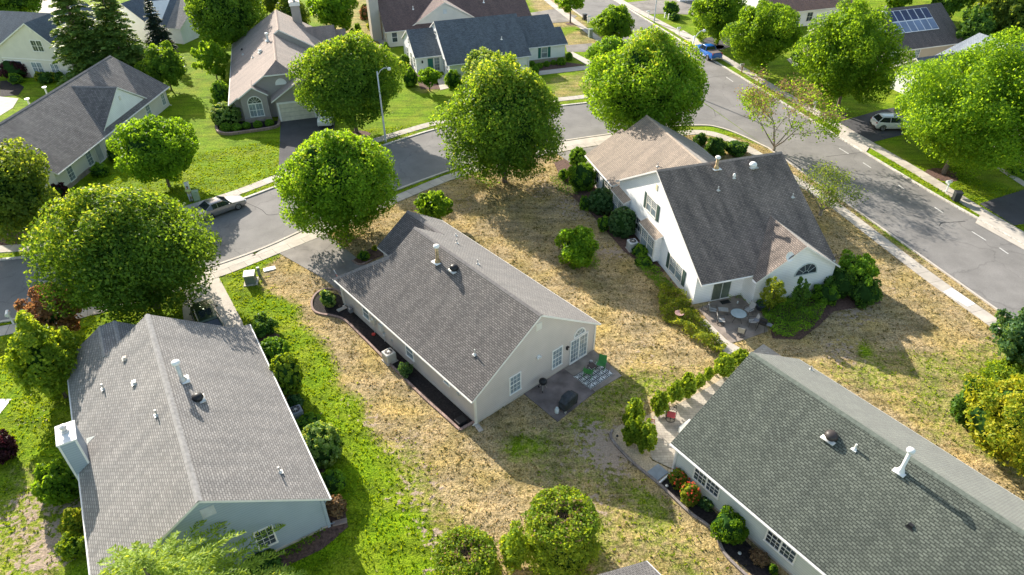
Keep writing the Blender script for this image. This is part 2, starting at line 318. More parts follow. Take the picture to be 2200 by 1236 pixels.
def make_ground():
    xs = np.concatenate([[-1500, -600, -250, -140], np.arange(-100, 110.01, .5), [140, 250, 600, 1500]])
    ys = np.concatenate([[-600, -200, -60, -20], np.arange(0, 190.01, .5), [230, 300, 500, 900, 2500]])
    X, Y = np.meshgrid(xs, ys); n0, n1 = X.shape
    rs = np.random.RandomState(3)
    def vnoise(x, y, s):
        g = rs.rand(64, 64); xi = (x/s) % 63; yi = (y/s) % 63; a = xi.astype(int); b = yi.astype(int); fx = xi-a; fy = yi-b
        fx = fx*fx*(3-2*fx); fy = fy*fy*(3-2*fy)
        return (g[b, a]*(1-fx)+g[b, a+1]*fx)*(1-fy)+(g[b+1, a]*(1-fx)+g[b+1, a+1]*fx)*fy
    jx = X+(vnoise(X, Y, 2.2)-.5)*1.6+(vnoise(X, Y, 6)-.5)*2; jy = Y+(vnoise(X, Y, 2.2)-.5)*1.6+(vnoise(X, Y, 6)-.5)*2
    dry = np.full(X.shape, .08)
    for poly, d in GREEN_OVER:
        pw = [P(*p)[:2] for p in poly]; dry[inpoly(jx, jy, pw)] = d
    k = np.array([1, 2, 3, 2, 1.]); k /= k.sum()
    for _ in range(1):
        for ax in (0, 1): dry = sum(np.roll(dry, i-2, ax)*k[i] for i in range(5))
    bare = np.zeros(X.shape)
    for (p, r, a) in BARE:
        q = P(*p); d2 = ((jx-q.x)**2+(jy-q.y)**2)/(r*r); bare = np.maximum(bare, a*np.exp(-d2*.8))
    for (p, r, a) in GBLOB:
        q = P(*p); d2 = ((jx-q.x)**2+(jy-q.y)**2)/(r*r); dry = dry+a*np.exp(-d2*.8)
    dry = np.clip(dry, 0, 1)
    me = bpy.data.meshes.new('ground')
    vs = np.stack([X.ravel(), Y.ravel(), np.zeros(X.size)], 1)
    idx = np.arange(n0*n1).reshape(n0, n1)
    q = np.stack([idx[:-1, :-1].ravel(), idx[:-1, 1:].ravel(), idx[1:, 1:].ravel(), idx[1:, :-1].ravel()], 1)
    fastmesh(me, vs, q)
    for nm, arr in (('dry', dry), ('bare', bare)):
        at = me.attributes.new(nm, 'FLOAT', 'POINT'); at.data.foreach_set('value', arr.ravel().astype(np.float32))
    o = bpy.data.objects.new('ground', me); C.objects.link(o); tag(o, 'suburban lawn, part lush green and part dried to straw', None, None, 'structure'); me.materials.append(grass_mat())
    return xs, ys, dry, bare
def fastmesh(me, vs, q):
    me.vertices.add(len(vs)); me.vertices.foreach_set('co', np.asarray(vs, np.float32).ravel())
    k = q.shape[1]
    me.loops.add(len(q)*k); me.loops.foreach_set('vertex_index', q.ravel().astype(np.int32))
    me.polygons.add(len(q)); me.polygons.foreach_set('loop_start', np.arange(0, len(q)*k, k, dtype=np.int32))
    me.update(calc_edges=True)
def grass_mat():
    m, n, L, b = newmat('lawn')
    tc = n.new('ShaderNodeTexCoord')
    def noise(s, d=4, r=.55):
        x = n.new('ShaderNodeTexNoise'); x.inputs['Scale'].default_value = s; x.inputs['Detail'].default_value = d; x.inputs['Roughness'].default_value = r; L.new(tc.outputs['Object'], x.inputs['Vector']); return x.outputs['Fac']
    def ramp(src, stops):
        c = n.new('ShaderNodeValToRGB'); e = c.color_ramp.elements
        e[0].position, e[0].color = stops[0][0], rgb(stops[0][1]); e[1].position, e[1].color = stops[-1][0], rgb(stops[-1][1])
        for p, col in stops[1:-1]:
            k = e.new(p); k.color = rgb(col)
        L.new(src, c.inputs[0]); return c.outputs[0]
    def mix(f, a, b_, mode='MIX'):
        x = n.new('ShaderNodeMix'); x.data_type = 'RGBA'; x.blend_type = mode
        if isinstance(f, float): x.inputs[0].default_value = f
        else: L.new(f, x.inputs[0])
        L.new(a, x.inputs[6]); L.new(b_, x.inputs[7]); return x.outputs[2]
    def math_(op, a, b_):
        x = n.new('ShaderNodeMath'); x.operation = op
        for i, v in enumerate((a, b_)):
            if isinstance(v, (int, float)): x.inputs[i].default_value = v
            else: L.new(v, x.inputs[i])
        return x.outputs[0]
    def g(v): return (v, v, v)
    ad = n.new('ShaderNodeAttribute'); ad.attribute_name = 'dry'; ab = n.new('ShaderNodeAttribute'); ab.attribute_name = 'bare'
    clump = noise(2.6, 4, .6); fine = noise(9, 4, .65); big = noise(.35, 4, .5); big2 = noise(.12, 3, .5)
    green = ramp(fine, [(.33, (.06, .135, .003)), (.5, (.15, .26, .005)), (.68, (.26, .36, .012))])
    green = mix(math_('MULTIPLY', ramp(big, [(.42, g(0)), (.68, g(1))]), .6), green, ramp(fine, [(.3, (.16, .20, .012)), (.7, (.36, .37, .04))]))
    olive = ramp(fine, [(.33, (.10, .115, .018)), (.5, (.22, .225, .04)), (.68, (.36, .33, .075))])
    green = mix(ramp(ad.outputs['Fac'], [(.2, g(0)), (.6, g(.85))]), green, olive)
    dry = ramp(fine, [(.34, (.25, .18, .095)), (.5, (.40, .305, .17)), (.66, (.52, .41, .245))])
    dry = mix(ramp(big, [(.42, g(0)), (.7, g(.6))]), dry, ramp(fine, [(.34, (.26, .19, .04)), (.66, (.52, .40, .11))]))
    # tufts that stayed dark in the dried turf
    vo = n.new('ShaderNodeTexVoronoi'); vo.inputs['Scale'].default_value = 2.1; L.new(tc.outputs['Object'], vo.inputs['Vector'])
    tf = math_('MULTIPLY', ramp(vo.outputs['Distance'], [(.12, g(1)), (.38, g(0))]), ramp(noise(.8, 3), [(.40, g(0)), (.56, g(.8))]))
    dry = mix(tf, dry, ramp(fine, [(.3, (.06, .055, .012)), (.7, (.16, .135, .035))]))
    t = math_('ADD', ad.outputs['Fac'], math_('MULTIPLY', math_('SUBTRACT', math_('ADD', math_('MULTIPLY', clump, .6), math_('MULTIPLY', big, .4)), .5), 1.7))
    tt = ramp(t, [(.30, g(0)), (.66, g(1))])
    col = mix(tt, green, dry)
    mp = n.new('ShaderNodeMapping'); mp.inputs['Rotation'].default_value = (0, 0, .9); mp.inputs['Scale'].default_value = (.25, 1.6, 1); L.new(tc.outputs['Object'], mp.inputs['Vector'])
    st = n.new('ShaderNodeTexNoise'); st.inputs['Scale'].default_value = .9; st.inputs['Detail'].default_value = 5; L.new(mp.outputs[0], st.inputs['Vector'])
    col = mix(.75, col, ramp(st.outputs['Fac'], [(.34, (.62, .62, .60)), (.5, (1, 1, 1)), (.68, (1.25, 1.2, 1.12))]), 'MULTIPLY')
    col = mix(.8, col, ramp(noise(.55, 5, .6), [(.36, (.66, .68, .66)), (.5, (1, 1, 1)), (.66, (1.2, 1.15, 1.05))]), 'MULTIPLY')
    col = mix(.9, col, ramp(noise(4.5, 5, .7), [(.38, (.62, .66, .60)), (.52, (1, 1, 1)), (.7, (1.22, 1.2, 1.12))]), 'MULTIPLY')
    soil = ramp(fine, [(.3, (.30, .22, .16)), (.7, (.48, .38, .29))])
    bt = ramp(math_('ADD', ab.outputs['Fac'], math_('MULTIPLY', math_('SUBTRACT', clump, .5), 2.4)), [(.46, g(0)), (.62, g(1))])
    col = mix(bt, col, soil)
    L.new(col, b.inputs['Base Color']); b.inputs['Roughness'].default_value = .95; b.inputs['Specular IOR Level'].default_value = .1
    h = math_('ADD', math_('MULTIPLY', clump, 1.3), math_('MULTIPLY', fine, .7))
    bp = n.new('ShaderNodeBump'); bp.inputs['Strength'].default_value = .9; bp.inputs['Distance'].default_value = .11; L.new(h, bp.inputs['Height']); L.new(bp.outputs[0], b.inputs['Normal'])
    return m
GXS, GYS, GDRY, GBARE = make_ground()

BLOCKED = []
def flat(name, pts, mat_, z, label=None, kind='structure', world=False, th=.0, parent=None):
    pw = [Vector((p[0], p[1], 0)) for p in pts] if world else [P(*p) for p in pts]
    BLOCKED.append([(p.x, p.y) for p in pw])
    a = sum(pw[i].x*pw[(i+1) % len(pw)].y-pw[(i+1) % len(pw)].x*pw[i].y for i in range(len(pw)))
    if a < 0: pw = pw[::-1]
    mb = MB()
    if th: mb.prism([(p.x, p.y) for p in pw], z-th, z)
    else:
        bm = bmesh.new(); vs = [bm.verts.new((p.x, p.y, z)) for p in pw]; f = bm.faces.new(vs); bmesh.ops.triangulate(bm, faces=[f])
        me = bpy.data.meshes.new(name); bm.to_mesh(me); bm.free(); me.materials.append(mat_); o = bpy.data.objects.new(name, me); C.objects.link(o)
        return tag(o, label, None, None, kind)
    o = mb.build(name, mat_); return tag(o, label, None, None, kind)
def smooth(pts, n=6):
    out = []
    for i in range(len(pts)-1):
        p0 = pts[max(i-1, 0)]; p1 = pts[i]; p2 = pts[i+1]; p3 = pts[min(i+2, len(pts)-1)]
        for k in range(n):
            t = k/n; out.append(.5*((2*p1)+(-p0+p2)*t+(2*p0-5*p1+4*p2-p3)*t*t+(-p0+3*p1-3*p2+p3)*t**3))
    return out+[pts[-1]]
def ribbon_mb(mb, pw, wid, z0, z1, off=0., mi=0):
    L_, R_ = [], []
    for i, p in enumerate(pw):
        d = pw[min(i+1, len(pw)-1)]-pw[max(i-1, 0)]; d.z = 0; d.normalize(); nn = Vector((-d.y, d.x, 0))
        L_.append(p+nn*(off+wid/2)); R_.append(p+nn*(off-wid/2))
    BLOCKED.append([(p.x, p.y) for p in L_]+[(p.x, p.y) for p in R_[::-1]])
    k = len(pw); vs = [(p.x, p.y, z1) for p in L_]+[(p.x, p.y, z1) for p in R_]+[(p.x, p.y, z0) for p in L_]+[(p.x, p.y, z0) for p in R_]
    fs = []
    for i in range(k-1):
        fs += [(k+i, k+i+1, i+1, i), (i, i+1, 2*k+i+1, 2*k+i), (k+i+1, k+i, 3*k+i, 3*k+i+1)]
    fs += [(0, 2*k, 3*k, k), (k-1, 2*k-1, 4*k-1, 3*k-1)]
    mb.add(vs, fs, mi); return mb
def ribbon(name, pts, wid, z0, z1, mat_, label, sm=True, off=0., uvlen=True, kind='structure', cat=None):
    pw = [P(*p) for p in pts]
    if sm: pw = smooth(pw)
    mb = MB(); ribbon_mb(mb, pw, wid, z0, z1, off)
    o = mb.build(name, mat_); return tag(o, label, cat, None, kind)

# roads
far_b = [(-160,575),(-60,563),(0,559),(92,548),(270,513),(400,470),(520,429),(600,399),(700,360),(808,319),(880,295),(946,276),(1060,252),(1181,231),(1276,219),(1330,200),(1370,160),(1395,140)]
near_b = [(1650,319),(1586,289),(1545,275),(1507,270),(1420,274),(1310,289),(1192,307),(1080,332),(978,363),(852,409),(750,450),(650,496),(566,534),(454,574),(300,620),(170,655),(58,682),(0,693),(-160,718)]
fb = smooth([P(*p) for p in far_b]); nb = smooth([P(*p) for p in near_b])
flat('side_street', [(p.x, p.y) for p in fb]+[(p.x, p.y) for p in nb], road_m, .012, 'curving residential street of worn grey asphalt', world=True)
lr = [(1180,-14),(1229,21),(1400,142),(1500,212),(1600,283),(1650,319),(1810,432),(2163,682),(2500,921)]; rr = [(2500,702),(2200,527),(2010,420),(1796,292),(1630,190),(1385,41),(1310,-5),(1262,-34)]
a0 = P(1180,-14); dirn = (P(1229,21)-P(2163,682)).normalized()
flat('main_road', [(p.x, p.y) for p in [P(*q) for q in lr[::-1]]+[a0+dirn*60, P(1262,-34)+dirn*60]+[P(*q) for q in rr[::-1]]], road_m, .016, 'straight residential road of worn grey asphalt with faint centre dashes', world=True)
ribbon('curb', [(0,0)] and [(1650,319),(1810,432),(2163,682),(2500,921)], .18, 0, .11, conc, 'concrete kerb along the near side of the straight road', False)
ribbon('curb', near_b, .25, 0, .10, conc, 'concrete kerb along the near side of the curving street')
ribbon('curb', far_b, .28, 0, .11, cobble, 'cobble kerb along the far side of the curving street')
ribbon('curb', rr, .30, 0, .12, cobble, 'pale cobble kerb along the far side of the straight road', False)
ribbon('curb', [(1180,-14),(1229,21),(1340,100),(1395,140)], .25, 0, .11, conc, 'kerb in front of the blue grey roofed house', False)
slab = bricky('sidewalk_slabs', (.50, .455, .40), (.46, .415, .365), (.30, .27, .24), 1.3, 1.3, .02); slab.node_tree.nodes['Brick Texture'].offset = 0
# sidewalk slabs follow the path: joints come from UV
def uvribbon(name, pts, wid, z, mat_, label):
    pw = smooth([P(*p) for p in pts], 5); mb = MB(); ribbon_mb(mb, pw, wid, 0, z); o = mb.build(name, mat_); me = o.data
    cum = [0]
    for i in range(1, len(pw)): cum.append(cum[-1]+(pw[i]-pw[i-1]).length)
    uv = me.uv_layers.new(name='UVMap'); k = len(pw)
    for lp in me.loops:
        v = lp.vertex_index; uv.data[lp.index].uv = (cum[v % k], (0 if (v//k) % 2 == 0 else wid))
    return tag(o, label, None, None, 'structure')
def slabmat(name, col, jl, w_):
    m, n, L, b = newmat(name); uv = n.new('ShaderNodeUVMap'); br = n.new('ShaderNodeTexBrick'); br.offset = 0
    br.inputs['Scale'].default_value = 1; br.inputs['Brick Width'].default_value = jl; br.inputs['Row Height'].default_value = w_*3; br.inputs['Mortar Size'].default_value = .025
    br.inputs['Color1'].default_value = rgb(mulc(col, 1.06)); br.inputs['Color2'].default_value = rgb(mulc(col, .9)); br.inputs['Mortar'].default_value = rgb(mulc(col, .5)); L.new(uv.outputs[0], br.inputs['Vector'])
    tc = n.new('ShaderNodeTexCoord'); no = n.new('ShaderNodeTexNoise'); no.inputs['Scale'].default_value = 1.1; no.inputs['Detail'].default_value = 8; L.new(tc.outputs['Object'], no.inputs['Vector'])
    cr = n.new('ShaderNodeValToRGB'); cr.color_ramp.elements[0].color = (.82, .81, .8, 1); cr.color_ramp.elements[1].color = (1.12, 1.12, 1.1, 1); cr.color_ramp.elements[0].position = .3; cr.color_ramp.elements[1].position = .7; L.new(no.outputs['Fac'], cr.inputs[0])
    mx = n.new('ShaderNodeMix'); mx.data_type = 'RGBA'; mx.blend_type = 'MULTIPLY'; mx.inputs[0].default_value = 1
    L.new(br.outputs['Color'], mx.inputs[6]); L.new(cr.outputs[0], mx.inputs[7]); L.new(mx.outputs[2], b.inputs['Base Color']); b.inputs['Roughness'].default_value = .9
    return m
walk_m = slabmat('sidewalk_concrete', (.47, .425, .37), 1.4, 1.3)
uvribbon('sidewalk', [(-160,738),(0,712),(68,699),(200,668),(330,632),(470,587),(550,556),(612,531),(679,504),(760,468),(870,420),(975,378),(1080,348),(1200,322),(1320,302),(1430,290),(1507,285),(1560,298),(1620,328),(1700,382),(1783,434),(1982,585),(2150,705),(2350,848)], 1.3, .045, walk_m, 'concrete sidewalk on the near side of both streets')
uvribbon('sidewalk', [(-160,552),(0,536),(98,527),(260,490),(480,424),(586,385),(700,340),(794,307),(870,283),(947,262),(1060,238),(1181,217),(1276,204),(1310,180),(1340,128),(1287,86),(1202,22),(1150,-20)], 1.25, .045, walk_m, 'concrete sidewalk on the far side of the curving street')
uvribbon('sidewalk', [(1230,-55),(1280,-28),(1338,5),(1392,35),(1484,84),(1560,128),(1643,178),(1740,234),(1803,272),(1900,328),(1993,383),(2095,447),(2180,497),(2450,655)], 1.35, .045, walk_m, 'concrete sidewalk along the far side of the straight road')
# aprons and driveways
def apron(pts, label): flat('driveway_apron', pts, conc, .052, label)
apron([(540,552),(566,536),(700,477),(716,486),(620,524),(556,548)], 'pale concrete driveway apron in front of the central house')
apron([(358,607),(454,576),(540,545),(556,551),(470,583),(370,617)], 'pale concrete driveway apron beside the large left tree')
apron([(598,400),(660,375),(656,369),(590,394)], 'small concrete driveway apron before the taupe house')
apron([(1192,308),(1330,287),(1345,293),(1320,299),(1200,318)], 'concrete driveway apron behind the white house')
apron([(1800,293),(1860,328),(1872,312),(1812,275)], 'concrete driveway apron behind the white car')
apron([(2095,480),(2240,560),(2260,545),(2110,455)], 'concrete driveway apron beside the black bin')
apron([(1450,72),(1530,122),(1545,112),(1468,66)], 'concrete driveway apron beyond the blue pickup')
def drive(pts, m_, label): flat('driveway', pts, m_, .03, label)
drive([(600,545),(700,500),(775,562),(840,610),(770,680),(712,612),(690,596)], drive_g, 'worn grey asphalt driveway of the central house')
drive([(388,628),(470,596),(520,690),(540,760),(400,760),(395,690)], conc, 'pale concrete driveway with the dark green car')
drive([(603,262),(725,245),(712,300),(662,352),(598,384)], drive_m, 'black asphalt driveway of the taupe house')
drive([(1195,330),(1325,306),(1360,330),(1262,352),(1225,350)], drive_g, 'brownish driveway behind the white house')
drive([(1797,264),(1888,238),(2010,215),(2040,240),(1940,290),(1866,308)], drive_m, 'black asphalt driveway with the white sport utility car')
drive([(2104,438),(2210,405),(2400,390),(2500,470),(2280,470),(2178,485)], drive_m, 'black asphalt driveway at the right edge')
drive([(1484,88),(1560,74),(1640,66),(1665,88),(1600,92),(1534,112)], drive_m, 'dark driveway beyond the blue pickup truck')
drive([(1330,8),(1400,0),(1500,-8),(1490,32),(1420,30),(1376,32)], drive_g, 'grey driveway at the top beyond the mailbox')
drive([(1215,98),(1290,92),(1300,100),(1280,112),(1218,112)], drive_g, 'grey driveway right of the blue grey roofed house')
drive([(1140,28),(1190,20),(1240,35),(1225,47),(1188,50),(1150,48)], drive_g, 'grey driveway behind the blue grey roofed house')
flat('new_sidewalk_slab', [(2026,628),(2044,620),(2095,654),(2078,660)], conc_w, .056, 'bright new concrete slab in the sidewalk')
flat('front_walk', [(1218,115),(1230,112),(1290,142),(1280,148),(1160,162),(1150,154),(1262,141)], conc, .03, 'pale concrete front walk of the blue grey roofed house')
flat('front_walk', [(2140,362),(2150,360),(2230,408),(2215,412)], conc, .035, 'short concrete front walk at the right edge')
flat('front_walk', [(0,208),(40,212),(28,232),(-20,262),(-40,220)], conc, .03, 'pinkish walk at the far left')
flat('concrete_pad', [(-30,858),(25,858),(0,890),(-30,905)], conc_w, .03, 'white concrete pad at the left edge')
flat('front_walk', [(1690,128),(1700,125),(1725,148),(1712,150)], conc, .03, 'short walk beside the maple')
flat('parking_street', [(70,-30),(150,-30),(150,22),(90,32),(60,25)], conc, .03, 'pale pavement behind the cream gabled house')
# paint, seams
mb = MB()
for a, b_ in [((1803,319),(1823,331)),((1854,350),(1871,361)),((1930,398),(1943,407)),((2008,446),(2026,458)),((2088,498),(2118,517)),((2147,533),(2166,546)),((1690,250),(1706,260)),((2230,590),(2250,604)),((1560,166),(1575,176)),((1440,90),(1452,98))]:
    pa, pb = P(*a), P(*b_); ribbon_mb(mb, [pa, pb], .11, .017, .022)
o = mb.build('centre_line_dashes', paint_w); tag(o, 'short white dashes along the middle of the straight road', None, None, 'structure')
def seam(pts, wd, label): ribbon('tar_seam', pts, wd, .017, .0215, seam_m, label)
seam([(2018,486),(2024,479),(2045,478),(2074,476)], .09, 'curved tar seam in the straight road')
seam([(1498,174),(1530,166),(1560,163),(1580,160)], .05, 'tar crack across the junction')
seam([(1515,225),(1532,235),(1537,250)], .05, 'short tar crack in the junction')
seam([(1775,337),(1810,333),(1850,328)], .06, 'tar line across the straight road')
seam([(520,432),(560,450),(575,462),(600,460)], .07, 'faint crack in the curving street')

# ------------------------------------------------------------------ houses
class Ho:
    def __init__(s, label, org, yaw, name='house'):
        s.root = empty(name, P(*org), -R(yaw), label, 'house'); s.walls = {}
    def roof(s, polys, mat_, name='roof', th=.16, edge=None):
        mb = MB(); uvs = []; par = s.root
        for poly in polys:
            p = [Vector((q[1], q[0], q[2])) for q in poly]
            nrm = Vector((0, 0, 0))
            for i in range(len(p)): nrm += p[i].cross(p[(i+1) % len(p)])
            if nrm.z < 0: p = p[::-1]; nrm = -nrm
            nrm.normalize(); h = Vector((0, 0, 1)).cross(nrm); h = h.normalized() if h.length > 1e-4 else Vector((1, 0, 0)); sl = nrm.cross(h)
            n = len(p); lo = [q-Vector((0, 0, th)) for q in p]
            mb.add(p+lo, [tuple(range(n))], 0); b0 = len(mb.v)-2*n
            mb.f.append([b0+n+i for i in range(n)][::-1]); mb.mi.append(1)
            for i in range(n): mb.f.append([b0+i, b0+n+i, b0+n+(i+1) % n, b0+(i+1) % n]); mb.mi.append(1)
            uvs += [(q.dot(h), q.dot(sl)) for q in p]+[(0, 0)]*n
        o = mb.build(name, [mat_, edge or trim], par); me = o.data; uv = me.uv_layers.new(name='UVMap')
        for lp in me.loops: uv.data[lp.index].uv = uvs[lp.vertex_index]
        return o
    def ridge(s, lines, mat_, w_=.32):
        mb = MB()
        for a, b_ in lines:
            a = Vector((a[1], a[0], a[2]+.012)); b_ = Vector((b_[1], b_[0], b_[2]+.012)); d_ = (b_-a); q_ = Vector((-d_.y, d_.x, 0)).normalized()*.17; mb.add([a-q_-Vector((0, 0, .09)), a+Vector((0, 0, .03)), a+q_-Vector((0, 0, .09)), b_-q_-Vector((0, 0, .09)), b_+Vector((0, 0, .03)), b_+q_-Vector((0, 0, .09))], [(0, 1, 4, 3), (1, 2, 5, 4), (2, 0, 3, 5), (0, 2, 1), (3, 4, 5)])
        k = mat_.name+'_ridge'
        if k not in MATS:
            c = mat_.node_tree.nodes['Brick Texture'].inputs['Color1'].default_value; M(k, tuple(x*1.02 for x in c[:3]), .9, .2, 5)
        return mb.build('ridge_cap', MATS[k], s.root)
    def mb(s, mat_):
        return s.walls.setdefault(mat_.name, (mat_, MB()))[1]
    def block(s, mat_, axis, a0, a1, prof):
        """prism along axis 'u' or 'v' whose cross section is prof [(s, z)]"""
        pts = []
        for a in (a0, a1):
            for q, z in prof: pts.append((q, a, z) if axis == 'u' else (a, q, z))
        n = len(prof)
        s.mb(mat_).add(pts, [tuple(range(n)), tuple(range(n, 2*n))[::-1]]+[(i, n+i, n+(i+1) % n, (i+1) % n) for i in range(n)])
    def gblock(s, mat_, axis, a0, a1, s0, s1, e0, ze0, sr, zr, e1, ze1, z0=0):
        f = lambda q: (ze0+(zr-ze0)*(q-e0)/(sr-e0) if q < sr else ze1+(zr-ze1)*(q-e1)/(sr-e1))-.15
        s.block(mat_, axis, a0, a1, [(s0, z0), (s1, z0), (s1, f(s1)), (sr, zr-.15), (s0, f(s0))])
    def box(s, mat_, u0, u1, v0, v1, z0, z1):
        s.mb(mat_).box(((v0+v1)/2, (u0+u1)/2, (z0+z1)/2), (v1-v0, u1-u0, z1-z0))
    def done(s):
        for k, (m_, mb) in s.walls.items():
            o = mb.build('wall', m_, s.root); bm = bmesh.new(); bm.from_mesh(o.data); bmesh.ops.recalc_face_normals(bm, faces=bm.faces); bm.to_mesh(o.data); bm.free()
    def side(s, side, off):
        return {'near': lambda q, d, z: (q, off-d, z), 'far': lambda q, d, z: (q, off+d, z), 'left': lambda q, d, z: (off-d, q, z), 'right': lambda q, d, z: (off+d, q, z)}[side]
    def sbox(s, mb, T, q0, q1, d0, d1, z0, z1, mi=0):
        a = Vector(T(q0, d0, z0)); b_ = Vector(T(q1, d1, z1)); c = (a+b_)/2; d = b_-a
        mb.box(c, (abs(d.x), abs(d.y), abs(d.z)), mi)
    def win(s, side, off, q0, q1, z0, z1, nx=2, ny=2, name='window', gm=None, fm=None, fw=.085, sash=True, pairs=1, grid='all', shut=None):
        T = s.side(side, off); fm = fm or trim; gm = gm or glass; mb = MB()
        s.sbox(mb, T, q0-fw, q1+fw, -.05, .055, z1, z1+fw); s.sbox(mb, T, q0-fw-.02, q1+fw+.02, -.05, .085, z0-fw, z0)
        s.sbox(mb, T, q0-fw, q0, -.05, .052, z0, z1); s.sbox(mb, T, q1, q1+fw, -.05, .052, z0, z1)
        wd = (q1-q0)/pairs
        for k in range(pairs):
            a = q0+k*wd; b_ = a+wd
            if k: s.sbox(mb, T, a-.05, a+.05, -.04, .048, z0, z1)
            if sash: s.sbox(mb, T, a+.001, b_-.001, .0, .044, (z0+z1)/2-.025, (z0+z1)/2+.025)
            lo = (z0+z1)/2 if grid == 'top' else z0
            for i in range(1, nx): x = a+wd*i/nx; s.sbox(mb, T, x-.012, x+.012, 0, .033, lo, z1)
            for j in range(1, ny):
                z = lo+(z1-lo)*j/ny
                if abs(z-(z0+z1)/2) > .03: s.sbox(mb, T, a, b_, 0, .03, z-.012, z+.012)
        w_ = mb.build(name, fm, s.root)
        g = MB(); s.sbox(g, T, q0-.01, q1+.01, -.02, .02, z0-.01, z1+.01); g.build('pane', gm, w_)
        if shut:
            for a, b_ in ((q0-fw-.46, q0-fw-.03), (q1+fw+.03, q1+fw+.46)):
                m2 = MB(); s.sbox(m2, T, a, b_, -.01, .045, z0-.06, z1+.06)
                for k in range(10):
                    z = z0+(z1-z0)*(k+.5)/10; s.sbox(m2, T, a+.06, b_-.06, .04, .06, z-.03, z+.03)
                m2.build('shutter', shut, s.root)
        return w_
    def arch(s, side, off, qc, r, z0, fm=None, gm=None, rays=4, fw=.09, name='arched_window'):
        T = s.side(side, off); mb = MB(); n = 16
        pts = lambda rr, d: [Vector(T(qc+rr*math.cos(math.pi*k/n), d, z0+rr*math.sin(math.pi*k/n))) for k in range(n+1)]
        a, b_, c, d = pts(r, .05), pts(r+fw, .05), pts(r, -.04), pts(r+fw, -.04); k = n+1
        vs = a+b_+c+d; fs = []
        for i in range(n): fs += [(i, i+1, k+i+1, k+i), (k+i, k+i+1, 3*k+i+1, 3*k+i), (i+1, i, 2*k+i, 2*k+i+1)]
        mb.add(vs, fs)
        s.sbox(mb, T, qc-r-fw, qc+r+fw, -.03, .06, z0-fw, z0)
        for i in range(1, rays):
            an = math.pi*i/rays; mb.tube([T(qc+.3*r*math.cos(an), .03, z0+.3*r*math.sin(an)), T(qc+r*math.cos(an), .03, z0+r*math.sin(an))], .018, 4)
        mb.tube([T(qc+.3*r*math.cos(math.pi*i/8), .03, z0+.3*r*math.sin(math.pi*i/8)) for i in range(9)], .018, 4)
        w_ = mb.build(name, fm or trim, s.root)
        g = MB(); p1, p2 = pts(r+.01, .02), pts(r+.01, -.02); g.add(p1+p2, [tuple(range(n+1)), tuple(range(n+1, 2*n+2))[::-1]]); g.build('pane', gm or glass, w_)
        return w_
    def gutter(s, lines, mat_=None):
        for a, b_ in lines:
            mb = MB(); a = Vector((a[1], a[0], a[2]-.06)); b_ = Vector((b_[1], b_[0], b_[2]-.06)); mb.tube([a, b_], .065, 6); mb.build('gutter', mat_ or trim, s.root)
    def downpipe(s, u, v, z, mat_=None, du=0, dv=0):
        mb = MB(); mb.tube([(v+dv, u+du, z), (v, u, z-.35), (v, u, .12), (v+.25*(1 if dv > 0 else -1 if dv < 0 else 0), u+.2*(1 if du > 0 else -1 if du < 0 else 0), .06)], .045, 6); return mb.build('downpipe', mat_ or trim, s.root)
    def flue(s, u, v, z, h=1.15, r=.1, cap=.2, mat_=None, capm=None):
        mb = MB(); mb.lathe([(r*2.1, -.15), (r*2.1, .05), (r*1.1, .28), (r, .3), (r, h)], (v, u, z), 12, 0)
        mb.lathe([(cap*.9, h-.02), (cap, h+.03), (cap, h+.14), (cap*.6, h+.2), (0.01, h+.21)], (v, u, z), 14, 1)
        mb.box((v, u, z+.02), (r*6, r*6, .03), 1)
        return mb.build('flue_pipe', [mat_ or galv, capm or plastic_w], s.root, True)
    def dome(s, u, v, z, r=.3, mat_=None):
        mb = MB(); mb.lathe([(r*.75, -.25), (r*.75, .06), (r*.8, .12), (r, .13), (r*.97, .22), (r*.8, .33), (r*.5, .4), (.01, .43)], (v, u, z), 18, 0); mb.box((v, u, z-.03), (r*2.2, r*2.2, .05), 1)
        return mb.build('attic_vent', [mat_ or blackm, galv], s.root, True)
    def pipe(s, u, v, z, h=.35, r=.045, mat_=None):
        mb = MB(); mb.lathe([(r*2.8, -.12), (r*2.6, .03), (r*1.4, .1), (r, .11), (r, h)], (v, u, z), 10, 0); mb.box((v, u, z+.0), (.3, .3, .03), 0)
        return mb.build('vent_pipe', mat_ or galv, s.root)
    def hood(s, u, v, z, mat_=None):
        mb = MB(); mb.box((v, u, z+.06), (.26, .3, .2), 0, 0, .75); mb.box((v, u-.02, z+.01), (.36, .4, .03), 0); return mb.build('roof_vent', mat_ or galv, s.root)
    def louver(s, side, off, q0, q1, z0, z1, mat_=None):
        T = s.side(side, off); mb = MB(); s.sbox(mb, T, q0, q1, -.02, .04, z0, z1)
        for k in range(6): z = z0+(z1-z0)*(k+.5)/6; s.sbox(mb, T, q0+.04, q1-.04, .03, .06, z-.02, z+.02)
        return mb.build('gable_vent', mat_ or trim_c, s.root)
    def part(s, name, mat_, fn, smooth_=False):
        mb = MB(); fn(mb); return mb.build(name, mat_, s.root, smooth_)
    def W(s, u, v, z=0):
        a = s.root.rotation_euler.z; o = s.root.location; return Vector((o.x+v*math.cos(a)-u*math.sin(a), o.y+v*math.sin(a)+u*math.cos(a), z))

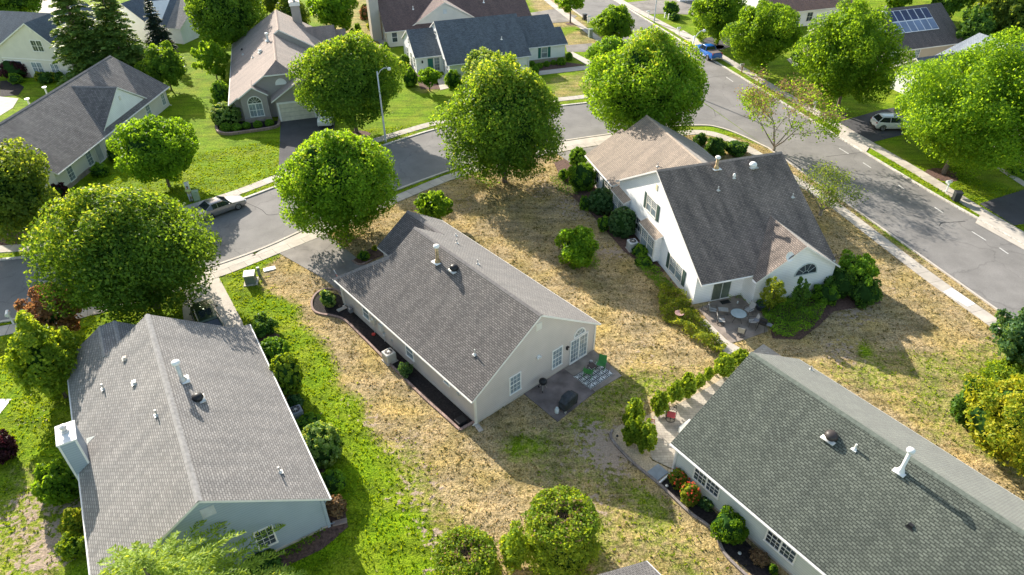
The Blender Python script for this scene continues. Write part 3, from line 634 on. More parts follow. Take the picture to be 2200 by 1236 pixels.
# --- central house
A = Ho('beige sided ranch house with a brown grey shingle roof in the centre', (1023, 911), -40.5)
sA = (6.4-2.45)/5.91
A.roof([[(-.2,-.35,2.45),(-.2,5.56,6.4),(14.3,5.56,6.4),(14.3,3.06,4.73),(17.7,-.35,2.45)],
        [(-.2,11.47,2.45),(19.4,11.47,2.45),(19.4,8.12,4.69),(14.3,8.12,4.69),(14.3,5.56,6.4),(-.2,5.56,6.4)],
        [(17.7,-.35,2.45),(14.3,3.06,4.73),(14.3,8.12,4.7),(17.7,4.75,2.45)],
        [(19.4,4.75,2.45),(17.7,4.75,2.45),(14.3,8.12,4.7),(19.4,8.12,4.7)]], sh_brown)
A.ridge([((-.2,5.56,6.4),(14.3,5.56,6.4)), ((19.4,8.12,4.69),(14.3,8.12,4.69)), ((17.7,-.35,2.45),(14.3,3.06,4.73))], sh_brown)
A.gblock(si_beige, 'u', 0, 14.2, 0, 11.12, -.35, 2.45, 5.56, 6.4, 11.47, 2.45)
A.box(si_beige, 14.2, 17.3, .001, 6, 0, 2.4); A.gblock(si_beige, 'u', 14.1, 19.1, 5.1, 11.119, 4.75, 2.45, 8.12, 4.69, 11.47, 2.45)
A.win('near', 0, 2.97, 3.85, .78, 2.25, 3, 4, gm=glass_l); A.win('near', 0, 6.9, 7.75, .72, 2.3, 3, 4, gm=glass_l)
A.win('near', 0, 8.68, 10.3, .08, 2.15, 6, 5, name='sliding_door', gm=glass_l, sash=False); A.arch('near', 0, 9.5, .5, 2.42, gm=glass_l)
A.part('door_rail', trim, lambda mb: (A.sbox(mb, A.side('near', 0), 9.44, 9.54, 0, .07, .08, 2.15), A.sbox(mb, A.side('near', 0), 8.68, 10.3, 0, .07, .08, .18)))
A.louver('near', 0, 5.25, 5.75, 5.05, 5.62)
A.part('wall_lantern', blackm, lambda mb: (A.sbox(mb, A.side('near', 0), 8.2, 8.32, 0, .12, 1.72, 2.0), A.sbox(mb, A.side('near', 0), 8.17, 8.35, .02, .2, 1.98, 2.03)))
A.part('flood_light', plastic_w, lambda mb: (mb.lathe([(.08, 0), (.1, .12)], (5.38, -.12, 2.6), 10), mb.lathe([(.08, 0), (.1, .12)], (5.6, -.12, 2.6), 10), mb.box((5.5, -.04, 2.74), (.2, .08, .14))))
for a, b_ in ((13.15, 14.0), (7.15, 8.0)): A.win('left', 0, a, b_, .75, 1.75, 1, 2, gm=glass_l)
A.win('left', 0, 2.8, 3.35, 1.45, 1.95, 1, 1, gm=glass_l, sash=False)
A.gutter([((-.2, -.38, 2.42), (17.7, -.38, 2.42)), ((-.2, 11.5, 2.42), (19.4, 11.5, 2.42))], trim_c)
A.downpipe(-.02, -.07, 2.4, trim_c, 0, -.3); A.downpipe(17.0, -.07, 2.4, trim_c, 0, -.3)
A.flue(10.0, 4.6, 5.75, 1.3, .12, .23, rust); A.dome(8.25, 4.8, 5.88, .33)
A.pipe(12.5, 8.17, 4.65, .4); A.pipe(14.9, 9.8, 3.55, .25); A.pipe(8.0, 6.75, 5.6, .4); A.pipe(2.0, 1.66, 3.8, .45)
A.part('electric_meter', galv, lambda mb: (mb.box((-.12, 12.3, 1.35), (.22, .4, .7)), mb.tube([(-.12, 12.4, 1.0), (-.12, 12.4, 0)], .03, 6), mb.lathe([(.12, 0), (.12, .1)], (-.25, 12.3, 1.4), 10)))
A.part('utility_box', M('grey_box', (.5, .52, .52), .5), lambda mb: (mb.box((-.1, 11.3, 1.25), (.2, .45, .6)), mb.box((-.09, 11.0, .75), (.16, .2, .25)), mb.tube([(-.08, 11.1, 1), (-.08, 11.05, 0)], .02, 5)))
A.part('gas_meter', M('gas_meter_grey', (.16, .17, .19), .5), lambda mb: (mb.box((-.28, 15.7, .45), (.3, .35, .4)), mb.tube([(-.15, 15.9, 0), (-.15, 15.9, .8), (-.28, 15.7, .8)], .03, 6)))
A.part('dryer_vent', galv, lambda mb: (mb.box((-.07, 10.0, .8), (.12, .16, .16)), mb.tube([(-.08, 9.95, .75), (-.1, 9.8, .1)], .02, 5)))
A.part('side_light', galv, lambda mb: mb.box((-.08, 1.75, 1.5), (.16, .3, .12)))
A.part('hose_reel', M('red_hose', (.5, .05, .04), .5), lambda mb: mb.lathe([(.02, 0), (.14, 0), (.14, .1), (.02, .1)], (-.35, 12.2, .12), 12))
for u, v in ((0, 0), (0, 11.12), (17.3, 0)): A.part('corner_board', trim_c, lambda mb: mb.box((v, u, 1.24), (.14, .14, 2.44)))
A.part('foundation', conc, lambda mb: (mb.box((5.56, -.005, .09), (11.1, .04, .18)), mb.box((-.005, 8.6, .09), (.04, 17.2, .18))))
A.done()
# --- left foreground house
D = Ho('blue grey sided house with a light grey shingle roof and white boxed chimney, lower left', (707.5, 1131.5), -30.8)
D.roof([[(-.2,.4,2.5),(17.5,.4,2.5),(16.65,-.45,3.07),(16.65,-5.45,6.45),(-.2,-5.45,6.45)],
        [(-.2,-11.3,2.5),(-.2,-5.45,6.45),(16.65,-5.45,6.45),(16.65,-8.6,4.32),(20.2,-8.6,4.32),(20.2,-11.3,2.5)],
        [(16.65,-8.6,4.32),(20.2,-8.6,4.32),(20.1,-7.7,4.45),(16.65,-7.7,4.45)],
        [(20.1,-7.7,4.45),(16.65,-7.7,4.45),(16.65,-5.0,2.7),(19.8,-5.0,2.7)],
        [(17.5,.4,2.5),(16.65,-.45,3.07),(16.65,-5.0,3.07),(17.5,-5.0,2.5)]], sh_light)
D.ridge([((-.2,-5.45,6.45),(16.65,-5.45,6.45)), ((16.65,-8.6,4.32),(20.2,-8.6,4.32)), ((16.65,-7.7,4.45),(20.1,-7.7,4.45))], sh_light)
D.gblock(si_blue, 'u', 0, 16.4, -10.9, 0, -11.3, 2.5, -5.45, 6.45, .4, 2.5)
D.box(si_blue, 16.3, 19.8, -10.899, -5.3, 0, 2.45); D.box(si_blue, 16.3, 17.2, -5.4, -.001, 0, 2.45)
D.win('near', 0, -3.72, -2.85, .85, 2.25, 3, 4, gm=glass); D.louver('near', 0, -5.6, -4.95, 4.95, 5.6, M('vent_grey', (.55, .56, .56)))
D.gutter([((-.2, .43, 2.46), (17.5, .43, 2.46)), ((-.2, -11.33, 2.46), (20.2, -11.33, 2.46))]); D.downpipe(.05, .08, 2.4, si_blue, 0, .3)
D.flue(9.6, -4.61, 5.89, 1.35, .12, .24); D.dome(7.9, -4.15, 5.56, .33); D.hood(14.5, -7.4, 5.15, M('tan_box', (.6, .53, .45))); D.pipe(13.7, -9.05, 4.04, .42); D.hood(11.6, -7.15, 5.32); D.pipe(7.5, -6.35, 5.85, .42); D.pipe(1.85, -1.5, 3.8, .45)
def chim(mb):
    mb.box((-11.05, 9.75, 2.45), (.9, 1.55, 4.9), 0); mb.box((-11.05, 9.75, 4.96), (1.0, 1.65, .1), 1); mb.lathe([(.2, 0), (.2, .12), (.12, .16), (.12, .32), (.19, .33), (.19, .46), (.04, .52)], (-11.05, 9.85, 5.0), 14, 2)
    for x in (-11.47, -10.63):
        for y in (9.01, 10.49): mb.box((x, y, 2.45), (.1, .1, 4.88), 1)
mb = MB(); chim(mb); mb.build('chimney', [si_blue, plastic_w, galv], D.root)
D.part('chimney_flashing', galv, lambda mb: mb.add([(-10.58, 10.55, 2.99), (-10.0, 10.55, 3.4), (-10.58, 11.0, 3.05)], [(0, 1, 2)]))
for u, v in ((0, 0), (0, -10.9)): D.part('corner_board', si_blue, lambda mb: mb.box((v, u, 1.24), (.16, .16, 2.44)))
D.part('foundation', conc, lambda mb: mb.box((-5.45, -.005, .09), (10.8, .04, .18)))
D.done()
# --- right foreground house
Cc = Ho('pale sided house with a green grey shingle roof, lower right, behind the black mulch bed', (1445.6, 1013.5), -35.7)
Cc.roof([[(.35,-.3,2.5),(.35,5.9,6.4),(-26,5.9,6.4),(-26,-.3,2.5)], [(.35,12.1,2.5),(.35,5.9,6.4),(-26,5.9,6.4),(-26,12.1,2.5)]], sh_green)
Cc.ridge([((.35,5.9,6.4),(-26,5.9,6.4))], sh_green)
Cc.gblock(si_pale, 'u', -25.6, 0, 0, 11.8, -.3, 2.5, 5.9, 6.4, 12.1, 2.5)
Cc.gutter([((.35, -.33, 2.46), (-26, -.33, 2.46)), ((.35, 12.13, 2.46), (-26, 12.13, 2.46))]); Cc.downpipe(-.03, -.06, 2.4, trim, 0, -.25)
Cc.win('left', 0, -3.25, -1.5, 1.0, 2.15, 3, 4, pairs=2); Cc.win('left', 0, -8.3, -6.6, .95, 2.15, 3, 4, pairs=2)
Cc.dome(-6.1, 4.62, 5.55, .35, M('vent_dark_brown', (.05, .042, .04), .45)); Cc.pipe(-7.35, 4.8, 5.68, .4, .05, plastic_w); Cc.flue(-9.6, 5.15, 5.9, 1.5, .1, .2, plastic_w); Cc.hood(-11.4, 3.5, 4.8, blackm); Cc.pipe(-1.1, 11.1, 3.1, .35)
Cc.part('corner_board', trim, lambda mb: mb.box((0, 0, 1.24), (.14, .14, 2.44)))
Cc.part('foundation', conc, lambda mb: mb.box((-.005, -12.8, .09), (.04, 25.4, .18)))
Cc.done()
# --- white house
B = Ho('white sided house with dark weathered roof and shuttered windows, right of centre', (1487.7, 654.5), -15.95)
B.roof([[(-1.15,-.3,2.8),(8.1,-.3,8.15),(8.1,11.6,8.15),(-1.15,11.8,2.8)], [(8.1,-.3,8.15),(15.7,-.3,3.4),(15.7,11.6,3.4),(8.1,11.6,8.15)],
        [(-1.9,4.05,2.65),(-1.9,7.87,5.27),(3.1,7.87,5.27),(-1.35,4.05,2.65)], [(-1.9,11.73,2.65),(-1.9,7.87,5.27),(3.1,7.87,5.27),(-1.35,11.73,2.65)]], sh_dark)
B.roof([[(16.4,-.3,2.5),(23.5,-.3,2.5),(23.5,3.6,5.0),(22.7,3.6,5.0),(22.7,5.9,6.47),(10.8,5.9,6.47)], [(10.8,5.9,6.47),(22.7,5.9,6.47),(22.9,12.25,2.5),(16.4,12.25,2.5)],
        [(6.0,-.75,2.62),(6.0,.1,2.95),(9.2,.1,2.95),(9.2,-.75,2.62)], [(12.6,-.75,2.62),(12.6,.1,2.95),(15.6,.1,2.95),(15.6,-.75,2.62)]], sh_tan)
B.ridge([((8.1,-.3,8.15),(8.1,11.6,8.15))], sh_dark); B.ridge([((22.7,5.9,6.47),(10.8,5.9,6.47))], sh_tan)
B.gblock(si_white, 'v', 0, 11.3, 0, 15.3, -1.15, 2.8, 8.1, 8.15, 15.7, 3.4); B.gblock(si_white, 'u', -1.6, 3, 4.35, 11.5, 4.05, 2.65, 7.87, 5.27, 11.73, 2.65)
B.gblock(si_white, 'u', 15.2, 22.5, .001, 11.9, -.3, 2.5, 5.9, 6.47, 12.25, 2.5)
B.box(si_white, 6.2, 9.0, -.55, .05, .25, 2.6); B.box(si_white, 12.8, 15.4, -.55, .05, .25, 2.6)
B.win('left', 0, 7.75, 9.55, 3.65, 5.05, 3, 4, pairs=2, shut=m_dgreen, fm=trim_c, grid='top', gm=glass_l); B.win('left', 0, 2.2, 4.3, .65, 2.0, 3, 4, pairs=2, shut=m_dgreen, fm=trim_c, grid='top', gm=glass_l)
B.win('left', -.55, 6.4, 8.8, .55, 2.3, 3, 4, pairs=2, fm=trim_c, grid='top', gm=glass_l); B.win('left', -.55, 13.0, 15.2, .55, 2.3, 3, 4, pairs=2, fm=trim_c, grid='top', gm=glass_l)
B.win('left', 0, 10.2, 11.1, .8, 2.0, 2, 2, fm=trim_c, shut=m_dgreen); B.win('left', 0, 17.2, 18.6, .8, 2.1, 3, 4, pairs=2, fm=trim_c, shut=m_dgreen); B.win('left', 0, 20.2, 21.2, .8, 2.1, 2, 2, fm=trim_c)
B.louver('left', 0, 8.0, 8.35, 6.2, 6.75, M('vent_cream', (.66, .58, .4)))
B.win('near', 0, 1.62, 3.2, .1, 2.15, 1, 1, name='sliding_door', gm=glass_g, sash=False, pairs=2)
B.part('drapes', M('drape_grey_green', (.15, .17, .13), .9), lambda mb: [mb.box((1.7+.13*k, -.06, 1.12), (.07, .05, 2.0)) for k in range(6)])
B.arch('near', -1.6, 8.75, .95, 2.35, fm=M('arch_frame_grey', (.5, .55, .54), .5), gm=glass, rays=5)
def dish(mb):
    q = Matrix.Rotation(R(65), 4, 'X') @ Matrix.Rotation(R(0), 4, 'Y')
    pr = [(.02, 0), (.15, .02), (.3, .07), (.36, .1)]; vs = []; fs = []
    for r, z in pr:
        for k in range(16): a = 2*math.pi*k/16; v = q @ Vector((r*math.cos(a), r*math.sin(a)*1.1, z)); vs.append(v+Vector((6.6, -1.75, 4.5)))
    for i in range(3):
        for k in range(16): fs.append((i*16+k, i*16+(k+1) % 16, (i+1)*16+(k+1) % 16, (i+1)*16+k))
    mb.add(vs, fs); mb.tube([(6.6, -1.6, 4.15), (6.6, -1.72, 4.5)], .03, 6)
B.part('satellite_dish', plastic_w, dish, True)
B.gutter([((-1.15, -.3, 2.78), (-1.15, 4.0, 2.78)), ((16.4, -.33, 2.48), (23.5, -.33, 2.48)), ((16.4, 12.28, 2.48), (22.9, 12.28, 2.48)), ((-1.9, 4.03, 2.62), (-1.4, 4.03, 2.62))])
B.flue(7.5, 4.95, 7.8, .95, .12, .22, rust); B.dome(7.2, 8.3, 7.65, .33, plastic_w); B.dome(6.5, 6.15, 7.25, .13, plastic_w); B.pipe(5.7, 4.3, 6.78, .35); B.pipe(4.2, 10.6, 5.9, .35); B.pipe(14.6, 3.4, 4.85, .4)
B.downpipe(22.3, -.08, 2.4, trim, 0, -.25); B.done()
# --- left upper house
Eh = Ho('long cream sided house with a streaked dark roof and a white cross gable, upper left', (360, 225), 3.2)
Eh.roof([[(0,1,2.5),(0,-5.5,6.45),(-25,-5.5,6.45),(-25,1,2.5)], [(0,-12,2.5),(0,-5.5,6.45),(-25,-5.5,6.45),(-25,-12,2.5)], [(-10,.55,6.05),(-10,-4.9,6.09),(-15.1,.55,2.79)], [(-10,.55,6.05),(-10,-4.9,6.09),(-4.9,.55,2.79)]], sh_left)
Eh.ridge([((0,-5.5,6.45),(-25,-5.5,6.45)), ((-10,.55,6.05),(-10,-4.9,6.08))], sh_left)
Eh.gblock(si_cream, 'u', -24.7, -.3, -11.5, .4, -12, 2.5, -5.5, 6.45, 1, 2.5)
Eh.block(si_white, 'v', .1, .41, [(-14.6, 2.86), (-5.4, 2.86), (-10, 5.85)])
for a, b_, p_ in ((-1.7, -.9, 1), (-5.75, -4.85, 1), (-10.0, -9.2, 1), (-13.2, -11.7, 2), (-19.3, -18.4, 1), (-22.9, -22.0, 1)): Eh.win('right', .4, a, b_, .55, 2.05, 2, 4, pairs=p_, gm=glass_l)
Eh.win('right', .4, -17.5, -16.5, .1, 2.1, 1, 1, name='front_door', gm=M('door_paint_grey', (.45, .47, .47), .5), sash=False); Eh.gutter([((0, 1.03, 2.46), (-25, 1.03, 2.46))], trim_c)
Eh.box(stone_w, -24.71, -19.2, .35, .47, 0, .5); Eh.louver('right', .42, -10.2, -9.85, 4.5, 5.0); Eh.downpipe(-.35, .46, 2.4, trim, 0, .5); Eh.downpipe(-14.6, .46, 2.4, trim, 0, .5)
Eh.done()
# --- taupe house
Fh = Ho('taupe sided house with a pinkish brown roof, arched front window and two car garage', (602, 262), -17)
Fh.roof([[(1.0,-5.6,2.5),(27,-5.6,2.5),(26.6,1.7,6.99),(15.5,1.7,6.99),(15.5,.9,6.5),(3.7,.9,6.5),(1.6,-.85,5.42)], [(3.7,.9,6.5),(1.6,-.85,5.42),(1.6,2.65,5.42)],
         [(3.7,.9,6.5),(1.6,2.65,5.42),(1.0,7.4,2.5),(15.7,7.4,2.5),(15.7,.9,6.5)], [(15.5,1.7,6.99),(15.5,7.6,3.36),(27,7.6,3.36),(26.6,1.7,6.99)],
         [(19.0,4,2.9),(19.0,9.6,2.9),(22.6,9.6,5.1),(22.6,3.9,5.1)], [(26.2,4,2.9),(26.2,9.6,2.9),(22.6,9.6,5.1),(22.6,3.9,5.1)], [(20.5,9.5,2.7),(20.5,11.2,2.7),(23,11.2,4.3),(23,9.5,4.3)],
         [(.55,-2.49,4.5),(.55,-.75,3.38),(3.4,-.75,3.38),(3.4,-2.49,4.5)], [(.55,-2.49,4.5),(.55,-4.35,3.3),(3.4,-4.35,3.3),(3.4,-2.49,4.5)],
         [(-.4,-.55,2.75),(-.4,3.3,5.15),(4,3.3,5.15),(4,-.55,2.75)], [(-.4,7.2,2.75),(-.4,3.3,5.15),(4,3.3,5.15),(4,7.2,2.75)]], sh_taupe)
Fh.ridge([((26.6,1.7,6.99),(15.5,1.7,6.99)),((15.5,.9,6.5),(3.7,.9,6.5))], sh_taupe)
Fh.block(si_taupe, 'u', 1.9, 15.4, [(-5.4, 0), (7.1, 0), (7.1, 2.5), (2.6, 5.2), (-.8, 5.2), (-5.4, 2.45)]); Fh.block(si_taupe, 'u', 15.6, 26.3, [(-5.39, 0), (7.3, 0), (7.3, 3.4), (1.7, 6.84), (-5.39, 2.45)])
Fh.gblock(si_taupe, 'u', .9, 2.5, -4.1, -.95, -4.35, 3.3, -2.49, 4.5, -.75, 3.38); Fh.gblock(si_taupe, 'u', 0, 3, -.1, 6.8, -.55, 2.75, 3.3, 5.15, 7.2, 2.75)
Fh.box(si_taupe, 19.3, 26, 7.2, 9.4, 0, 2.9)
Fh.box(stone_w, .82, .95, -4.15, -.9, 0, .5); Fh.box(stone_w, 1.82, 1.95, -5.45, -4.1, 0, .5)
Fh.win('near', .9, -3.3, -1.75, .75, 2.3, 2, 2, pairs=2, gm=glass_l); Fh.arch('near', .9, -2.52, .78, 2.42, gm=glass, rays=6)
Fh.arch('near', 1.9, 1.0, .6, 4.1, gm=plastic_w, rays=3, name='half_round_vent')
def gdoor(mb):
    mb.box((2.3, -.01, 1.12), (4.0, .1, 2.24), 0)
    for k in range(1, 4): mb.box((2.3, -.062, k*.56), (3.96, .01, .03), 1)
mb = MB(); gdoor(mb); gd = mb.build('garage_door', [M('garage_door_cream', (.62, .58, .48), .5), M('garage_groove', (.35, .33, .28))], Fh.root)
Fh.part('garage_trim', trim, lambda mb: (mb.box((2.3, -.05, 2.36), (4.5, .14, .2)), mb.box((.17, -.05, 1.15), (.22, .14, 2.3)), mb.box((4.43, -.05, 1.15), (.22, .14, 2.3))))
Fh.gutter([((1.0, -5.63, 2.46), (27, -5.63, 2.46))])
mb = MB(); mb.box((4.5, 25.2, 4.2), (1.3, 1.3, 8.2), 0); mb.box((4.5, 25.2, 8.0), (1.5, 1.5, .5), 1); mb.lathe([(.2, 0), (.2, .3), (.3, .32), (.3, .55), (.1, .6)], (4.5, 25.2, 8.25), 12, 2); mb.build('chimney', [si_taupe, trim, galv], Fh.root)
Fh.flue(13.8, .1, 6.1, .9, .12, .24, galv); Fh.dome(11.6, -1.05, 5.3, .3, trim_c); Fh.pipe(12, -2.2, 4.65, .3); Fh.hood(19.7, -3.9, 3.6, blackm); Fh.hood(16.8, -3.7, 3.7, galv); Fh.done()
# --- blue grey roofed house
G = Ho('white house with a blue grey shingle roof, green shutters and stone base, top centre', (1214.4, 126), -18)
G.roof([[(-4.4,-19.6,2.5),(3.45,-19.4,6.42),(3.45,-6.75,6.42),(-4.4,-7.1,2.5)], [(3.45,-19.4,6.42),(11.2,-19.4,2.5),(11.2,-6.75,2.5),(3.45,-6.75,6.42)],
        [(-.9,-7.2,2.5),(5,-7.2,5.45),(5,-1.0,5.45),(2.4,-1.0,4.15),(2.4,.0,4.15),(-.9,.0,2.5)], [(5,-7.2,5.45),(5,-1.0,5.45),(10.9,-1.0,2.5),(10.9,-7.2,2.5)], [(2.4,-1.0,4.15),(2.4,0,4.15),(5.7,0,2.5),(5.7,-1.0,2.5)],
        [(.2,-23.2,2.5),(5.35,-23.2,5.08),(5.35,-19.1,5.08),(.2,-19.1,2.5)], [(5.35,-23.2,5.08),(10.5,-23.2,2.5),(10.5,-19.1,2.5),(5.35,-19.1,5.08)]], sh_blue)
G.gblock(si_white, 'v', -19.2, -7.3, -4.0, 10.8, -4.4, 2.5, 3.45, 6.42, 11.2, 2.5); G.gblock(si_white, 'v', -7.4, -1.2, -.5, 10.5, -.9, 2.5, 5, 5.45, 10.9, 2.5); G.gblock(si_white, 'v', -1.3, -.3, -.499, 5.4, -.9, 2.5, 2.4, 4.15, 5.7, 2.5); G.gblock(si_white, 'v', -23.0, -19.1, .6, 10.2, .2, 2.5, 5.35, 5.08, 10.5, 2.5)
G.box(stone_w, -.6, -.45, -7.2, -.25, 0, .5)
G.win('near', -.5, -4.1, -3.2, .75, 2.15, 1, 2, shut=m_green, gm=glass_l); G.win('near', .6, -21.3, -20.5, .1, 2.1, 1, 1, name='front_door', gm=m_green, sash=False); G.win('near', .6, -20.3, -19.6, .3, 2.1, 2, 4, gm=glass_l)
for a in (1.4, 3.6, 6.5): G.win('left', -23.0, a, a+.9, .6, 2.1, 2, 4)
for a in (-3.2, -1.3): G.win('left', -19.2, a, a+.8, .5, 2.3, 2, 4)
G.win('left', -23.0, 4.8, 5.4, 3.1, 3.9, 1, 2); G.win('left', -19.2, 3.2, 4.1, 4.1, 5.0, 2, 2)
G.part('wall_lantern', blackm, lambda mb: mb.box((-22.1, .5, 1.75), (.2, .2, .35)))
G.gutter([((-4.4, -19.6, 2.47), (-4.4, -7.1, 2.47)), ((-.9, -7.1, 2.47), (-.9, 0, 2.47)), ((.2, -23.2, 2.47), (.2, -19.6, 2.47))]); G.pipe(-1, -10.5, 4.2, .4, .05, plastic_w); G.part('porch_post', trim, lambda mb: mb.box((-7.5, -4.1, 1.25), (.14, .14, 2.5))); G.done()
# --- brown roof house at the top
Hh = Ho('cream house with an umber brown roof and broad white gable at the top centre', (834.2, 102), -18)
Hh.roof([[(-.4,-.3,2.5),(7,-.3,6.6),(7,24.5,6.6),(-.4,24.5,2.5)], [(7,-.3,6.6),(14.4,-.3,2.5),(14.4,24.5,2.5),(7,24.5,6.6)], [(.3,4.0,2.75),(.3,9.8,6.0),(5.9,9.8,6.0)], [(.3,15.6,2.75),(.3,9.8,6.0),(5.9,9.8,6.0)]], sh_umber, edge=trim_c)
Hh.gblock(si_cream, 'v', 0, 24.2, 0, 14, -.4, 2.5, 7, 6.6, 14.4, 2.5); Hh.block(si_cream, 'u', .5, .9, [(4.6, 2.85), (15.0, 2.85), (9.8, 5.75)])
Hh.win('near', 0, .8, 1.6, .75, 2.2, 1, 2); mb = MB(); mb.box((-1.0, 5.6, 3.4), (1.5, 3, 6.8)); mb.build('chimney', siding('siding_chimney', (.5, .46, .42)), Hh.root); Hh.win('left', 0, 2.4, 3.1, .8, 2.2, 1, 2); Hh.louver('near', .5, 9.5, 10.1, 4.2, 4.9, M('vent_pale', (.6, .62, .62)))
Hh.pipe(3.4, 5.2, 4.6, .5, .06, plastic_w); Hh.pipe(3.5, 17.2, 4.6, 1.1, .08, plastic_w); Hh.gutter([((-.4, -.3, 2.47), (-.4, 24.5, 2.47))], trim_c); Hh.done()
# --- solar panel house
K = Ho('tan house with a dark brown roof carrying solar panels, top right', (1914, 148), -18)
K.roof([[(-.45,-5.5,2.7),(5.95,-5.5,6.85),(5.95,12.1,6.85),(-.45,12.1,2.7)], [(5.95,-5.5,6.85),(12.4,-5.5,2.7),(12.4,12.1,2.7),(5.95,12.1,6.85)],
        [(1.6,-8.2,2.7),(5.9,-8.2,5.4),(5.9,-5.0,5.4),(1.6,-5.0,2.7)], [(5.9,-8.2,5.4),(10.2,-8.2,2.7),(10.2,-5.0,2.7),(5.9,-5.0,5.4)], [(6.5,2,6.5),(12,2,3),(9.5,5.5,6.2)], ], sh_sol, edge=trim_c)
K.gblock(si_tan, 'v', -5.2, 11.8, 0, 12, -.45, 2.7, 5.95, 6.85, 12.4, 2.7); K.gblock(si_taupe, 'v', -7.9, -5, 2, 9.8, 1.6, 2.7, 5.9, 5.4, 10.2, 2.7); K.box(stone_w, 1.9, 9.9, -8.0, -7.88, 0, 1.2)
K.win('near', 0, -.9, .9, .8, 2.35, 2, 4, pairs=2, gm=glass_l); K.win('near', 0, 3.5, 4.4, .8, 2.35, 3, 4, gm=glass_l)
K.win('left', -7.95, 3.5, 5.2, .8, 2.1, 2, 2, pairs=2)
pv_d = M('solar_cell_dark', (.012, .022, .075), .2, .3, .6, spec=.8); pv_l = M('solar_cell_light', (.16, .21, .31), .25, .2, .6, spec=.8); pvf = M('panel_frame', (.75, .76, .78), .4)
slp = (6.85-2.7)/6.4
def pv(u0, u1, v0, v1, m_):
    mb = MB(); c = [(v, u, 2.7+slp*(u+.45)+.12) for u, v in ((u0, v0), (u0, v1), (u1, v1), (u1, v0))]; lo = [(x, y, z-.05) for x, y, z in c]
    mb.add(c+lo, [(0, 1, 2, 3), (7, 6, 5, 4), (0, 4, 5, 1), (1, 5, 6, 2), (2, 6, 7, 3), (3, 7, 4, 0)])
    o = mb.build('solar_panel', pvf, K.root); mb = MB(); e = .055; c = [(v, u, 2.7+slp*(u+.45)+.126) for u, v in ((u0+e, v0+e), (u0+e, v1-e), (u1-e, v1-e), (u1-e, v0+e))]
    mb.add(c, [(0, 1, 2, 3)]); mb.build('cells', m_, o)
for r in range(2):
    for k in range(6): v0 = 1.3+k*1.27; pv(1.95+r*1.72, 1.95+r*1.72+1.68, v0, v0+1.23, pv_d if r else pv_l)
for k in range(2): pv(2.6+k*1.5, 4.0+k*1.5, -4.6, -3.5, pv_d)
pv(1.95, 3.6, -1.6, -.5, pv_d); K.dome(5.2, .9, 6.35, .38, plastic_w); K.gutter([((-.45, -5.5, 2.67), (-.45, 12.1, 2.67))], trim_c); K.done()
# --- rust roof house
Lh = Ho('white house with a rusty brown roof at the top right edge, beyond the solar panels', (1695, 60), -18)
Lh.roof([[(-.4,-5,2.7),(7,-5,6.8),(7,13.6,6.8),(-.4,12.6,2.7)], [(7,-5,6.8),(14.4,-5,2.7),(14.4,13.6,2.7),(7,13.6,6.8)]], sh_rust); Lh.gblock(si_white, 'v', -4.7, 12.3, 0, 14, -.4, 2.7, 7, 6.8, 14.4, 2.7); Lh.win('near', 0, 3.2, 4.3, .8, 2.2, 2, 2); Lh.done()
# --- pale blue roof house right
Mh = Ho('white house with a slate blue roof and arched entry, behind the big right hand maple', (1914, 148), -18)
Mh.roof([[(-18.5,4.2,2.7),(-12.2,4.2,6.5),(-12.2,26,6.5),(-18.5,26,2.7)], [(-12.2,4.2,6.5),(-12.2,26,6.5),(-6,26,2.7),(-6,4.2,2.7)]], sh_slate)
Mh.roof([[(-12.2,5.7,6.52),(-7.1,5.7,6.5),(-5.2,-.4,2.7),(-13,-.4,2.7)], [(-7.1,5.7,6.5),(-5.2,-.4,2.7),(-5.2,11.8,2.7)], [(-12.2,5.7,6.52),(-7.1,5.7,6.5),(-5.2,11.8,2.7),(-13,11.8,2.7)]], sh_pale)
Mh.roof([[(-9.1,-6.2,5.0),(-9.1,4,5.0),(-12.6,4,2.8),(-12.6,-6.2,2.8)], [(-9.1,-6.2,5.0),(-9.1,4,5.0),(-5.8,4,2.8),(-5.8,-6.2,2.8)]], sh_slate)
Mh.gblock(si_white, 'v', 4.5, 25.6, -18, -6.4, -18.5, 2.7, -12.2, 6.5, -6, 2.7); Mh.gblock(si_white, 'v', -5.9, 4.6, -12.2, -6.2, -12.6, 2.8, -9.1, 5.0, -5.8, 2.8); Mh.win('left', -5.9, -11.2, -9.8, .8, 2.2, 2, 2, pairs=2); Mh.arch('left', -5.9, -10.5, .7, 2.35); Mh.win('near', -18, 10, 11.4, .8, 2.2, 2, 2, pairs=2, gm=glass_l); Mh.win('near', -18, 15, 16.4, .8, 2.2, 2, 2, pairs=2, gm=glass_l); Mh.dome(-14, 8.5, 5.5, .3, plastic_w); Mh.done()
